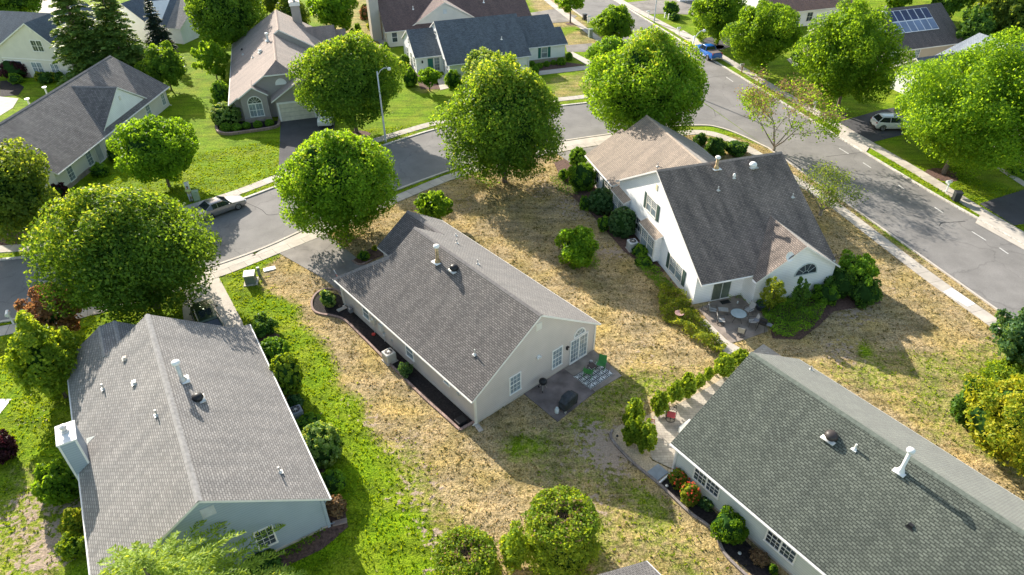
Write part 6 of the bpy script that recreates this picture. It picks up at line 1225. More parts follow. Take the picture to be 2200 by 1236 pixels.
fs += [tuple(range(6))[::-1], tuple(range(30, 36))]; mb.add(vs, fs); o = mb.build('cover', cov, cg); bevel(o, .03, 2)
for x in (-.6, .6): mb = MB(); mb.lathe([(.02, -.02), (.1, -.025), (.1, .025), (.02, .02)], (0, 0, 0), 14); w_ = mb.build('wheel', galv if x < 0 else blackm, cg); w_.location = (x, -.24, .1); w_.rotation_euler = (math.pi/2, 0, 0)
for x in (-.6, .6): mb = MB(); mb.box((x, .2, .13), (.05, .05, .26)); mb.box((x, -.2, .2), (.05, .05, .12)); mb.build('leg', blackm, cg)
mb = MB(); mb.lathe([(.14, 0), (.15, .04), (.155, .1), (.155, .28), (.12, .36), (.05, .38), (.05, .42), (.09, .42), (.09, .46), (.01, .46)], (0, 0, 0), 18); o = mb.build('propane_tank', M('tank_white', (.62, .66, .66), .35), None, True, A.W(-2.8, 4.68, .05)); tag(o, 'white propane tank beside the covered grill', 'gas tank')
# flag
fl = empty('flag', A.W(17.5, .45, 1.9), 0, 'striped red and white flag with a pole hanging by the garage corner', 'flag'); mb = MB(); mb.tube([A.W(17.3, .2, 1.7)-fl.location, A.W(18.3, .1, 2.75)-fl.location], .02, 6); mb.build('pole', plastic_w, fl)
fr_ = M('flag_red', (.45, .03, .05), .8, .1); fw_ = M('flag_white', (.75, .72, .7), .8, .1); fb_ = M('flag_blue', (.03, .05, .2), .8, .1); mb = MB()
q0 = A.W(18.1, .1, 2.5)-fl.location; du = (A.W(19, 0)-A.W(18, 0)).normalized()
for k in range(7):
    for j in range(6):
        a = q0+du*(.11*k)*-1+Vector((.03*math.sin(j), .03*math.sin(j*1.3+k), -.17*j)); b_ = a+du*-.11; c = a+Vector((0, 0, -.17)); e = b_+Vector((0, 0, -.17)); mb.add([a, b_, e, c], [(0, 1, 2, 3)], 2 if (k > 3 and j < 3) else k % 2)
mb.build('cloth', [fr_, fw_, fb_], fl)
# ---- air conditioners
def ac(label, loc, rz, body, s_=.8, h=.8):
    r = empty('air_conditioner', loc, rz, label, 'air conditioner', 'air conditioning units'); mb = MB(); mb.box((0, 0, h/2+.06), (s_, s_, h)); o = mb.build('housing', body, r); bevel(o, .09, 3)
    mb = MB()
    for k in range(9):
        x = (k/8-.5)*(s_-.2)
        for sg in (-1, 1): mb.box((x, sg*(s_/2+.004), h/2+.04), (.025, .012, h*.75)); mb.box((sg*(s_/2+.004), x, h/2+.04), (.012, .025, h*.75))
    mb.build('louvers', galv, r); mb = MB(); mb.lathe([(s_*.36, h+.062), (s_*.36, h+.075), (.01, h+.075)], (0, 0, 0), 22); f = mb.build('fan_grille', blackm, r)
    mb = MB()
    for k in range(7): a = k*math.pi*2/7; mb.box((.13*math.cos(a), .13*math.sin(a), h+.085), (.22, .018, .01), 0, a)
    mb.lathe([(.09, h+.08), (.09, h+.1), (.01, h+.1)], (0, 0, 0), 12); mb.build('guard', galv, f); mb = MB(); mb.box((0, 0, .03), (s_+.1, s_+.1, .06)); mb.build('base', conc, r); return r
acw = M('ac_beige', (.52, .50, .45), .5); ac('beige air conditioner in the black mulch bed', A.W(9.0, -.95, .03), A.root.rotation_euler.z, acw); ac('grey air conditioner between the shrubs of the left house', D.W(9.1, .95, 0), D.root.rotation_euler.z, M('ac_grey', (.2, .21, .24), .5)); ac('whitish air conditioner beside the round shrubs of the white house', B.W(8.9, -1.3, 0), B.root.rotation_euler.z, M('ac_white', (.55, .56, .56), .5), .85, .85)
# ---- utility boxes
ubx = M('transformer_green', (.17, .20, .16), .5, .15); e = empty('transformer_box', P(540, 606), R(12), 'pale topped green grey utility cabinet on the green lawn near the driveway', 'utility box'); mb = MB(); mb.box((0, 0, .45), (.85, .9, .8)); o = mb.build('cabinet', ubx, e); bevel(o, .03); mb = MB(); mb.box((0, 0, .88), (.92, .97, .09)); o = mb.build('lid', M('cabinet_top', (.55, .52, .46), .5), e); bevel(o, .02); mb = MB(); mb.box((0, 0, .03), (1.15, 1.2, .06)); mb.build('pad', conc, e)
def post(label, px, h, s_, m_, name='utility_post', cat='utility post'):
    mb = MB(); mb.box((0, 0, h/2), (s_, s_, h)); mb.box((0, 0, h+.02), (s_*1.15, s_*1.15, .05)); mb.box((0, -s_*.5, h*.6), (s_*.6, .02, h*.3)); o = mb.build(name, m_, None, loc=P(*px), rz=.3); bevel(o, .02); tag(o, label, cat); return o
post('short dark utility post on the boundary of green and dry grass', (558, 592), .8, .22, ubx); post('green utility pedestal beside the standing person', (424, 430), 1.0, .55, M('pedestal_green', (.32, .42, .28), .5), 'utility_cabinet', 'utility box'); post('white utility box behind the standing person', (405, 410), .9, .4, plastic_w, 'utility_cabinet', 'utility box')
post('grey green utility cabinet on the lawn beyond the blue grey roofed house', (1268, 80), 1.3, .6, M('cabinet_sage', (.3, .36, .34), .5), 'utility_cabinet', 'utility box')
for px, l in (((1428, 39), 'left little white post by the dark shrubs'), ((1436, 42), 'right little white post by the dark shrubs')): post(l, px, .9, .2, plastic_w)
mb = MB(); mb.box((0, 0, .04), (1.0, .5, .08)); o = mb.build('meter_cover', plastic_w, None, loc=P(579, 579), rz=R(25)); tag(o, 'flat white meter cover lying in the dry grass', 'meter cover')
mb = MB(); mb.box((0, 0, .02), (1.0, .85, .05)); o = mb.build('stepping_slab', M('slate_slab', (.25, .28, .30), .6), None, loc=P(1413, 1016, 0)+Vector((0, 0, .03)), rz=R(38)); tag(o, 'blue grey stone slab on the pea gravel', 'stone slab')
def splash(label, loc, rz, m_=None):
    mb = MB(); mb.box((0, 0, .03), (.8, .3, .05)); mb.box((0, .14, .07), (.8, .04, .06)); mb.box((0, -.14, .07), (.8, .04, .06)); mb.box((-.38, 0, .07), (.04, .24, .06)); o = mb.build('splash_block', m_ or conc, None, loc=loc, rz=rz); tag(o, label, 'splash block', 'splash blocks')
splash('pale splash block under the far downpipe of the central house', A.W(16.7, -.55, .04), A.root.rotation_euler.z+math.pi); splash('splash block at the near corner of the central house', A.W(-.35, -.1, 0), A.root.rotation_euler.z-R(100)); splash('brownish splash block at the front corner of the left house', D.W(-.1, .6, .03), D.root.rotation_euler.z-R(15), M('splash_brown', (.3, .23, .2), .9))
mb = MB(); mb.box((0, 0, .12), (.6, .5, .2)); mb.box((0, 0, .25), (.66, .56, .06)); o = mb.build('storage_box', blackm, None, loc=A.W(.75, -.7, .03), rz=A.root.rotation_euler.z); tag(o, 'small dark box in the mulch near the front corner of the central house', 'box')
for px, l in (((1432, 1047), 'pale round light in the mulch by the gravel'), ((1588, 1192), 'pale round light in the middle of the black mulch')): mb = MB(); mb.lathe([(.03, 0), (.03, .12), (.1, .13), (.1, .17), (.01, .19)], (0, 0, 0), 14); o = mb.build('garden_light', galv, None, True, P(*px)); tag(o, l, 'garden light', 'garden lights in the mulch')
mb = MB(); mb.tube([(0, 0, 0), (0, 0, .4)], .015, 6); mb.lathe([(.09, .4), (.07, .46), (.01, .47)], (0, 0, 0), 12); o = mb.build('path_light', blackm, None, loc=P(1325, 946)); tag(o, 'black path light standing in the pea gravel', 'garden light')
# birdbath
bb = empty('bird_bath', P(1457, 690), 0, 'pinkish stone bird bath among the perennials', 'bird bath'); pk = M('pink_stone', (.45, .27, .24), .8, .15, 5); mb = MB(); mb.lathe([(.2, 0), (.18, .06), (.08, .12), (.07, .6), (.12, .68)], (0, 0, 0), 16); mb.build('pedestal', pk, bb, True); mb = MB(); mb.lathe([(.1, .68), (.3, .74), (.36, .82), (.33, .82), (.2, .76), (.01, .75)], (0, 0, 0), 20); mb.build('basin', pk, bb, True)
# ---- white house patio furniture
sling = M('sling_grey', (.38, .37, .35), .7, .08, 5); bronze = M('frame_bronze', (.06, .055, .05), .45, .2)
zp = .045
tb = empty('patio_table', P(1583, 690)+Vector((0, 0, zp)), 0, 'round frosted glass patio table of the white house', 'table'); mb = MB(); mb.lathe([(.01, .70), (.6, .70), (.62, .715), (.6, .73), (.01, .73)], (0, 0, 0), 32); mb.build('table_top', M('frosted_glass', (.36, .42, .42), .25, .1, 3), tb); mb = MB(); mb.tube([(.615*math.cos(a), .615*math.sin(a), .715) for a in np.linspace(0, 6.284, 33)], .018, 6, cap=False); mb.build('rim', bronze, tb)
for k in range(4): a = k*math.pi/2+.5; mb = MB(); mb.tube([(.12*math.cos(a), .12*math.sin(a), .69), (.3*math.cos(a), .3*math.sin(a), .35), (.5*math.cos(a), .5*math.sin(a), 0)], .018, 6); mb.build('leg', bronze, tb)
def sling_chair(label, px, rz, swivel=True):
    r = empty('patio_armchair', P(*px)+Vector((0, 0, zp)), rz, label, 'chair', 'sling chairs on the white house patio')
    mb = MB(); mb.box((0, 0, 0), (.5, .5, .025)); o = mb.build('seat', sling, r); o.location = (0, 0, .43); o.rotation_euler = (R(4), 0, 0)
    mb = MB(); mb.box((0, 0, .3), (.5, .025, .62)); o = mb.build('backrest', sling, r); o.location = (0, .25, .43); o.rotation_euler = (R(-16), 0, 0)
    for s_ in (-1, 1): mb = MB(); mb.tube([(s_*.27, -.25, .43), (s_*.28, -.24, .62), (s_*.28, .05, .66), (s_*.27, .33, .66), (s_*.27, .45, 1.05)], .016, 6); mb.tube([(s_*.27, -.25, .43), (s_*.27, .28, .41), (s_*.27, .36, .7)], .016, 6); mb.build('armrest', bronze, r)
    if swivel:
        mb = MB(); mb.tube([(.27*math.cos(a), .27*math.sin(a), .02) for a in np.linspace(0, 6.284, 19)], .016, 6, cap=False); mb.tube([(0, 0, .05), (0, 0, .4)], .03, 6); mb.tube([(-.26, 0, .03), (0, 0, .1), (.26, 0, .03)], .014, 5); mb.tube([(0, -.26, .03), (0, 0, .1), (0, .26, .03)], .014, 5); mb.build('swivel_base', bronze, r)
    else:
        for sx in (-1, 1):
            for sy in (-1, 1): mb = MB(); mb.tube([(sx*.26, sy*.24, .43), (sx*.27, sy*.27, 0)], .015, 6); mb.build('leg', bronze, r)
    return r
sling_chair('sling swivel chair left of the glass table', (1548, 698), R(85)); sling_chair('sling chair at the far right side of the glass table', (1606, 676), R(-60), False); sling_chair('sling chair right of the glass table, facing the camera side', (1614, 700), R(-95), False); sling_chair('sling swivel chair nearest the camera on the white house patio', (1591, 722), R(150)); sling_chair('sling chair by the wall beside the ottoman', (1530, 676), R(75), False)
ot = empty('ottoman', P(1552, 674)+Vector((0, 0, zp)), R(-10), 'grey sling ottoman in front of the sliding door', 'ottoman'); mb = MB(); mb.box((0, 0, .38), (.75, .5, .04)); mb.build('cushion', sling, ot)
for sx in (-1, 1):
    for sy in (-1, 1): mb = MB(); mb.tube([(sx*.33, sy*.2, .37), (sx*.34, sy*.21, 0)], .014, 5); mb.build('leg', bronze, ot)
mb = MB(); mb.box((0, 0, .008), (.8, .45, .016)); o = mb.build('door_mat', blackm, None, loc=P(1558, 650)+Vector((0, 0, .045)), rz=B.root.rotation_euler.z); bevel(o, .003, 1); tag(o, 'black door mat before the sliding door of the white house', 'door mat')
gg = empty('gas_grill', P(1634, 712)+Vector((0, 0, zp)), R(-35), 'open black gas grill with side shelf and thin legs', 'barbecue'); mb = MB(); mb.box((0, 0, .8), (.6, .42, .22), 0, 0, .9); mb.build('firebox', blackm, gg); mb = MB(); mb.box((0, .1, 1.0), (.58, .28, .16), 0, 0, .8); mb.build('lid', blackm, gg)
for x in (-.5, .5): mb = MB(); mb.box((x, 0, .84), (.38, .38, .03)); mb.build('side_shelf', M('shelf_grey', (.16, .17, .19), .5), gg)
for sx in (-1, 1):
    for sy in (-1, 1): mb = MB(); mb.tube([(sx*.25, sy*.16, .72), (sx*.34, sy*.22, 0)], .018, 5); mb.build('leg', blackm, gg)
tr_ = empty('plant_stand', P(1512, 676)+Vector((0, 0, zp)), 0, 'thin wire stand near the wall corner', 'plant stand'); mb = MB(); mb.box((0, 0, .5), (.35, .35, .02)); mb.build('shelf', bronze, tr_)
for sx in (-1, 1): mb = MB(); mb.tube([(sx*.17, -.17, 0), (sx*.17, -.17, .8), (sx*.17, .17, .8), (sx*.17, .17, 0)], .01, 4); mb.build('frame', bronze, tr_)
mb = MB(); mb.lathe([(.05, 0), (.07, .05), (.05, .16), (.06, .2), (.02, .25)], (0, 0, 0), 12); o = mb.build('garden_ornament', plastic_w, None, True, P(1584, 653)+Vector((0, 0, .045))); tag(o, 'small white ornament on the white house patio', 'ornament')
pp = empty('planter', P(1632, 664), 0, 'dark round planter half hidden in the leafy mound', 'planter'); mb = MB(); mb.lathe([(.25, 0), (.38, .45), (.42, .5), (.36, .5), (.01, .42)], (0, 0, 0), 18); mb.build('pot', M('planter_slate', (.07, .09, .12), .5), pp, True); d = unit(160); d[:, 2] = abs(d[:, 2]); leafobj('leaves', [(quads(d*.33+np.array([0, 0, .55]), unit(160), .07), 0)], [lf_dark], pp)
# ---- red chairs on paver patio
redc = M('cushion_red', (.42, .07, .08), .8, .15, 6)
rc = empty('swivel_chair', P(1440, 902)+Vector((0, 0, .04)), R(160), 'black lattice back swivel chair with a red cushion', 'chair'); mb = MB(); mb.box((0, 0, .45), (.55, .52, .09)); o = mb.build('cushion', redc, rc); bevel(o, .035, 3)
mb = MB()
for k in range(5): mb.tube([((k/4-.5)*.5, -.27, .45), ((k/4-.5)*.48+.05*math.sin(k*3), -.36, .75), ((k/4-.5)*.46, -.42, 1.0)], .014, 5)
for z, y in ((.6, -.31), (.78, -.36), (.98, -.42)): mb.tube([(-.26, y, z), (0, y-.02, z+.02), (.26, y, z)], .016, 5)
for k in range(4): mb.tube([((k/4-.375)*.5-.06, -.3, .55), ((k/4-.375)*.5+.06, -.38, .88)], .011, 4); mb.tube([((k/4-.375)*.5+.06, -.3, .55), ((k/4-.375)*.5-.06, -.38, .88)], .011, 4)
mb.build('lattice_back', blackm, rc)
for s_ in (-1, 1): mb = MB(); mb.tube([(s_*.28, -.3, .5), (s_*.31, -.25, .66), (s_*.31, .15, .66), (s_*.28, .22, .42)], .016, 6); mb.build('armrest', blackm, rc)
mb = MB(); mb.tube([(.3*math.cos(a), .3*math.sin(a), .03) for a in np.linspace(0, 6.284, 25)], .02, 6, cap=False); mb.tube([(0, 0, .03), (0, 0, .42)], .035, 8); mb.tube([(-.3, 0, .03), (0, 0, .12), (.3, 0, .03)], .016, 5); mb.tube([(0, -.3, .03), (0, 0, .12), (0, .3, .03)], .016, 5); mb.build('swivel_base', blackm, rc)
dc = empty('dining_chair', P(1394, 928)+Vector((0, 0, .04)), R(-15), 'wooden framed chair with a red cushion, half hidden by the arborvitae', 'chair'); wr = M('wood_reddish', (.36, .17, .10), .6, .2, 5); mb = MB(); mb.box((0, 0, .47), (.5, .48, .07)); o = mb.build('cushion', redc, dc); bevel(o, .03, 2)
for sx in (-1, 1):
    for sy in (-1, 1): mb = MB(); mb.tube([(sx*.25, sy*.24, 0), (sx*.25, sy*.24, .66 if sy < 0 else .95)], .022, 6); mb.build('leg', wr, dc)
    mb = MB(); mb.box((sx*.25, 0, .66), (.06, .5, .03)); mb.build('armrest', wr, dc)
mb = MB(); mb.box((0, .25, .88), (.5, .03, .1)); mb.box((0, .25, .72), (.5, .025, .05)); mb.box((0, -.24, .43), (.5, .03, .06)); mb.build('backrest', wr, dc)
mb = MB(); mb.box((0, 0, .02), (1.1, .55, .04)); mb.box((0, .2, .25), (1.1, .08, .46)); o = mb.build('white_bench', plastic_w, None, loc=P(1474, 925)+Vector((0, 0, .036)), rz=R(40)); tag(o, 'white bench end showing at the edge of the green grey roof', 'bench')

# ---- mailboxes, bins, lamps
def mailbox(label, px, rz, m_=None, pm=None, curved=True):
    r = empty('mailbox', P(*px), rz, label, 'mailbox', 'kerbside mailboxes'); m_ = m_ or plastic_w; pm = pm or m_
    mb = MB(); mb.box((0, 0, .55), (.12, .12, 1.1)); mb.tube([(0, 0, .65), (0, -.22, .92)], .035, 6); mb.box((0, -.12, 1.02), (.1, .5, .08)); mb.build('post', pm, r)
    mb = MB(); n = 8; pr = [(-.13, 0)]+[(.13*-math.cos(math.pi*k/n), .14+.12*math.sin(math.pi*k/n)) for k in range(n+1)]+[(.13, 0)]; vs = [(x, y, 1.06+z) for y in (-.42, .2) for x, z in pr]; k = len(pr)
    mb.add(vs, [tuple(range(k)), tuple(range(k, 2*k))[::-1]]+[(i, k+i, k+(i+1) % k, (i+1) % k) for i in range(k)]); b = mb.build('box', m_, r); mb = MB(); mb.box((.14, .05, 1.27), (.015, .14, .06)); mb.build('flag', fr_, b); return r
mx = mailbox('white mailbox at the left edge beside the side street', (30, 697), R(25)); mw = -R(73)
copy_thing(mx, P(1263, 50), mw+math.pi, 'white mailbox beside the wheeled bin at the top'); copy_thing(mx, P(1393, 39), mw, 'white mailbox at the top near the grey driveway'); copy_thing(mx, P(1458, 76), mw, 'white mailbox between the street lamp and the blue pickup'); copy_thing(mx, P(1748, 240), mw, 'white mailbox in front of the maple by the solar house'); copy_thing(mx, P(2032, 412), mw, 'white mailbox beside the black bin at the right')
mailbox('grey mailbox on a brown wooden post behind the blue pickup', (1593, 156), mw, galv, wood); copy_thing(mx, P(690, 270), R(200), 'white mailbox post by the end of the taupe house driveway')
def bin_(label, px, rz, m_):
    r = empty('wheeled_bin', P(*px), rz, label, 'wheeled bin', 'wheeled bins at the kerb'); mb = MB(); mb.box((0, 0, .53), (.58, .62, .9), 0, 0, 1.08); o = mb.build('body', m_, r); bevel(o, .03); mb = MB(); mb.box((0, -.02, 1.02), (.7, .74, .08)); mb.box((0, .34, .98), (.5, .08, .06)); o = mb.build('lid', m_, r); bevel(o, .025)
    for x in (-.3, .3): mb = MB(); mb.lathe([(.02, -.03), (.13, -.03), (.13, .03), (.02, .03)], (0, 0, 0), 14); w_ = mb.build('wheel', blackm, r); w_.location = (x, .27, .13); w_.rotation_euler = (0, math.pi/2, 0)
    return r
bk = M('bin_black', (.035, .038, .045), .4, .15); b1 = bin_('black wheeled bin at the kerb on the right', (2052, 432), R(-10), bk); copy_thing(b1, P(1256, 43), R(20), 'black wheeled bin behind the white mailbox at the top')
def lamp(label, px, H, armdir, armlen=1.6):
    r = empty('street_lamp', P(*px), 0, label, 'street lamp', 'street lamps'); lp = M('lamp_pole_grey', (.62, .63, .66), .4, .08, 2, metal=.1) if 'lamp_pole_grey' not in MATS else MATS['lamp_pole_grey']
    mb = MB(); mb.tube([(0, 0, 0), (0, 0, .3), (0, 0, H*.5), (0, 0, H)], [.14, .12, .10, .075], 10); mb.build('pole', lp, r, True); a = Vector((armdir[0], armdir[1], 0)).normalized()
    mb = MB(); mb.tube([(0, 0, H-.5), a*.35*armlen+Vector((0, 0, H+.1)), a*.75*armlen+Vector((0, 0, H+.35)), a*armlen+Vector((0, 0, H+.3))], .04, 8); mb.build('arm', lp, r, True)
    mb = MB(); c = a*(armlen+.25)+Vector((0, 0, H+.22)); mb.lathe([(.02, .16), (.14, .14), (.2, .06), (.22, 0), (.2, -.08), (.12, -.17), (.01, -.2)], c, 14, 0); mb.build('lamp_head', [plastic_w], r, True)
    mb = MB(); mb.tube([a*(armlen)+Vector((0, 0, H+.38)), a*(armlen)+Vector((0, 0, H+.5))], .04, 6); mb.build('photocell', galv, r); return r
lamp('tall grey street lamp on the grass strip before the rounded tree', (829, 305), 8.4, (1, .15), 1.1); lamp('street lamp rising from behind the junction tree, beside the blue pickup', (1474, 200), 7.6, (.75, .7), 1.9); lamp('street lamp pole running out of the top of the picture', (1405, 49), 8.5, (-.7, -.6), 1.6)
def lpost(label, u, v, h):
    p = Eh.W(u, v); r = empty('lamp_post', (p.x, p.y, 0), 0, label, 'lamp post', 'white lamp posts behind the long cream house'); mb = MB(); mb.tube([(0, 0, 0), (0, 0, h)], .1, 8); mb.build('pole', trim, r); mb = MB(); mb.lathe([(.12, h), (.28, h+.05), (.28, h+.18), (.01, h+.22)], (0, 0, 0), 14); mb.build('cap', plastic_w, r)
lpost('white capped post behind the roof of the long cream house, right one', -1.2, -15.1, 2.5); lpost('white capped post behind the roof of the long cream house, left one', -5.3, -14.8, 2.5)
mb = MB(); mb.box((0, 0, .06), (.6, .3, .12)); mb.tube([(-.3, 0, .1), (0, .1, .16), (.3, 0, .1)], .04, 6); o = mb.build('fallen_branch', wood, None, loc=P(2116, 478)+Vector((0, 0, .02)), rz=.4) if False else None

# ---- cars
tyre = M('tyre', (.025, .025, .027), .8, .1); rim = M('wheel_rim', (.42, .42, .43), .35, .1, metal=.6); carglass = M('car_glass', (.02, .027, .033), .05, .3, spec=1.); chrome = M('bright_trim', (.6, .6, .6), .25, .05, metal=.7); lampr = M('tail_light', (.35, .02, .02), .3, .1); lampw = M('head_light', (.6, .62, .65), .2, .1)
def carpaint(name, c, met=.3):
    m, n, L, b = newmat(name); b.inputs['Base Color'].default_value = rgb(c); b.inputs['Metallic'].default_value = met; b.inputs['Roughness'].default_value = .32; b.inputs['Coat Weight'].default_value = .8; b.inputs['Coat Roughness'].default_value = .08; return m
def loft(mb, st, mi=0):
    """st: list of rings (same count) front to back"""
    n = len(st[0]); vs = [p for r_ in st for p in r_]; fs = []
    for i in range(len(st)-1):
        for k in range(n): fs.append((i*n+k, i*n+(k+1) % n, (i+1)*n+(k+1) % n, (i+1)*n+k))
    fs += [tuple(range(n))[::-1], tuple(range((len(st)-1)*n, len(st)*n))]; mb.add(vs, fs, mi)
def ringc(y, w_, zb, zt, cr=.04, tuck=.93):
    h = zt-zb; R_ = [(w_*.86, zb), (w_*.97, zb+h*.12), (w_, zb+h*.45), (w_*.985, zb+h*.72), (w_*tuck, zt-.02), (w_*.6, zt+cr*.7), (0, zt+cr)]; return [(x, y, z) for x, z in R_]+[(-x, y, z) for x, z in R_[-2::-1]]
def car(label, px, rz, paint, kind='sedan', cat='car', z=.02, name='parked_car', sunroof=False):
    r = empty(name, P(*px)+Vector((0, 0, z)), rz, label, cat, 'parked vehicles'); mb = MB()
    if kind == 'sedan':  L_, W_, wb, wr = 4.85, .93, 1.42, .34; st = [(-2.42,.62,.35,.6),(-2.34,.8,.25,.72),(-2.1,.9,.2,.78),(-1.4,.93,.2,.88),(-.9,.93,.2,.96),(.2,.93,.2,.98),(1.3,.93,.2,1.0),(1.9,.92,.22,1.03),(2.3,.84,.3,1.0),(2.42,.7,.45,.85)]
    elif kind == 'suv': L_, W_, wb, wr = 4.5, .93, 1.35, .36; st = [(-2.25,.7,.4,.78),(-2.15,.85,.3,.95),(-1.8,.92,.25,1.02),(-1.0,.93,.25,1.06),(.2,.93,.25,1.08),(1.4,.93,.25,1.12),(2.0,.92,.28,1.14),(2.22,.86,.38,1.06)]
    else: L_, W_, wb, wr = 5.4, .96, 1.6, .40; st = [(-2.68,.78,.5,.85),(-2.58,.9,.42,1.08),(-2.2,.95,.4,1.14),(-1.1,.96,.4,1.16),(.75,.96,.4,1.18),(.78,.96,.4,1.22),(2.5,.95,.42,1.22),(2.66,.92,.5,1.18)]
    loft(mb, [ringc(*s_) for s_ in st]); bo = mb.build('body', paint, r, True); bo.modifiers.new('es', 'EDGE_SPLIT').split_angle = R(40)
    mb = MB()
    def gh(rings, m1='cabin_glass'):
        g = MB(); loft(g, rings); return g.build(m1, carglass, r)
    def gr(y, wb_, zb, wt, zt): return [(wb_, y, zb), (wt, y, zt), (-wt, y, zt), (-wb_, y, zb)]
    if kind == 'sedan': gl = [(-.95,.86,.93,.84,.95),(-.15,.87,.95,.68,1.4),(1.0,.87,.97,.66,1.4),(1.75,.82,1.0,.72,1.03)]; rf = (-.2, 1.08, .66, 1.4)
    elif kind == 'suv': gl = [(-1.05,.86,1.04,.84,1.06),(-.35,.87,1.05,.7,1.6),(1.45,.87,1.08,.68,1.62),(2.08,.82,1.12,.76,1.16)]; rf = (-.42, 1.6, .69, 1.61)
    else: gl = [(-1.25,.88,1.12,.86,1.14),(-.6,.89,1.14,.72,1.72),(.5,.89,1.16,.72,1.74),(.82,.88,1.18,.8,1.22)]; rf = (-.66, .6, .73, 1.73)
    gh([gr(*s_) for s_ in gl])
    mb = MB(); loft(mb, [[(rf[2]+.02, y, rf[3]-.01+dz), (rf[2]*.8, y, rf[3]+.045+dz), (0, y, rf[3]+.06+dz), (-rf[2]*.8, y, rf[3]+.045+dz), (-rf[2]-.02, y, rf[3]-.01+dz)] for y, dz in ((rf[0], -.03), (rf[0]+.25, 0), (rf[1]-.25, .01), (rf[1], -.03))]); mb.build('roof_panel', paint, r, True)
    if sunroof: mb = MB(); mb.box((0, (rf[0]+rf[1])/2+.0, rf[3]+.055), (.9, .95, .02)); mb.build('sunroof', carglass, r)
    mb = MB()
    ym = (rf[0]+rf[1])/2+.05
    for s_ in (-1, 1):
        zb = gl[1][2]; zt = rf[3]; wbt = gl[1][1]; wt = rf[2]
        mb.tube([(s_*(wbt+.005), gl[0][0]+.02, gl[0][2]), (s_*(wt+.015), rf[0]+.02, zt)], .035, 5); mb.tube([(s_*(wbt+.01), ym, zb), (s_*(wt+.02), ym, zt)], .03, 5); mb.tube([(s_*(gl[-1][1]+.0), gl[-1][0]-.03, gl[-1][2]), (s_*(wt+.015), rf[1]-.02, zt)], .05, 5)
    mb.build('pillars', paint, r)
    for s_ in (-1, 1):
        m2 = MB(); m2.box((s_*(W_+.06), gl[0][0]+.35, gl[0][2]+.06), (.2, .1, .13)); o = m2.build('wing_mirror', paint, r); bevel(o, .03)
        m2 = MB(); m2.box((s_*.68, -L_/2+.09, st[0][3]+.02), (.3, .14, .13)); o = m2.build('headlight', lampw, r); bevel(o, .03)
        m2 = MB(); m2.box((s_*.74, L_/2-.08, st[-1][3]-.06), (.22, .12, .14 if kind != 'truck' else .3)); o = m2.build('tail_light', lampr, r); bevel(o, .02)
        for y in (-wb, wb):
            m2 = MB(); m2.lathe([(wr*.62, -.11), (wr*.95, -.115), (wr, -.08), (wr, .08), (wr*.95, .115), (wr*.62, .11)], (0, 0, 0), 22); w_ = m2.build('wheel', tyre, r, True); w_.location = (s_*(W_-.11), y, wr); w_.rotation_euler = (0, math.pi/2, 0)
            m2 = MB(); m2.lathe([(wr*.64, -.1), (wr*.64, .1), (.01, .1)], (0, 0, 0), 18); m2.build('brake_disc', blackm, w_)
            m2 = MB()
            for k in range(5): a = k*1.2566; m2.box((wr*.34*math.cos(a), wr*.34*math.sin(a), s_*.115), (wr*.62, .07, .03), 0, a)
            m2.tube([(wr*.62*math.cos(a), wr*.62*math.sin(a), s_*.115) for a in np.linspace(0, 6.284, 19)], .022, 5, cap=False); m2.build('rim', rim, w_)
            m2 = MB(); m2.tube([(s_*(W_-.0), y+(wr+.045)*math.cos(a), wr+(wr+.045)*math.sin(a)) for a in np.linspace(.15, 2.99, 12)], .035, 5); m2.build('wheel_arch', blackm if kind != 'sedan' else paint, r)
    m2 = MB(); m2.box((0, -L_/2+.06, .42), (1.3, .1, .22)); m2.build('grille', blackm, r); m2 = MB(); m2.box((0, L_/2+.0, .55 if kind != 'truck' else .6), (.5, .03, .13)); m2.build('number_plate', plastic_w, r)
    if kind == 'truck':
        m2 = MB(); m2.box((0, 1.65, 1.275), (1.55, 1.75, .05)); o = m2.build('bed_cover', M('bed_cover_brown', (.16, .13, .12), .7), r); m2 = MB(); m2.box((0, 2.66, .95), (1.5, .05, .45)); m2.box((0, 2.72, .52), (1.8, .16, .18), 1); m2.build('tailgate', [paint, chrome], r)
        for s_ in (-1, 1): m2 = MB(); m2.box((s_*.95, .0, .42), (.2, 2.2, .06)); m2.build('side_step', chrome, r)
    if kind == 'suv':
        for s_ in (-1, 1): m2 = MB(); m2.tube([(s_*.66, -.2, 1.7), (s_*.66, .5, 1.73), (s_*.66, 1.4, 1.7)], .025, 6); m2.build('roof_rail', chrome, r)
        m2 = MB(); m2.box((0, 2.2, .42), (1.6, .12, .25)); m2.build('rear_bumper', blackm, r)
    return r
def heading(a, b_): d = P(*b_)-P(*a); return math.atan2(d.y, d.x)-math.pi/2  # +y (rear) points a -> b
car('silver grey saloon car parked at the far kerb of the curving street', (476, 455), heading((510, 440), (430, 470)), carpaint('paint_silver_grey', (.30, .30, .31), .7), 'sedan', sunroof=False)
car('bright blue pickup truck with a dark bed cover at the kerb', (1519, 122), heading((1500, 110), (1541, 134)), carpaint('paint_blue', (.004, .13, .50), .0), 'truck', 'pickup truck')
car('white compact sport utility car in the black driveway', (1912, 276), heading((1960, 276), (1885, 276)), carpaint('paint_white', (.72, .73, .73), .0), 'suv')
car('dark green car with a black sunroof in the pale driveway', (450, 700), heading((440, 660), (463, 715)), carpaint('paint_dark_green', (.05, .075, .04), .5), 'suv', sunroof=True)
car('white car half hidden by the tree in the black driveway', (704, 262), heading((690, 300), (712, 240)), MATS['paint_white'], 'suv')

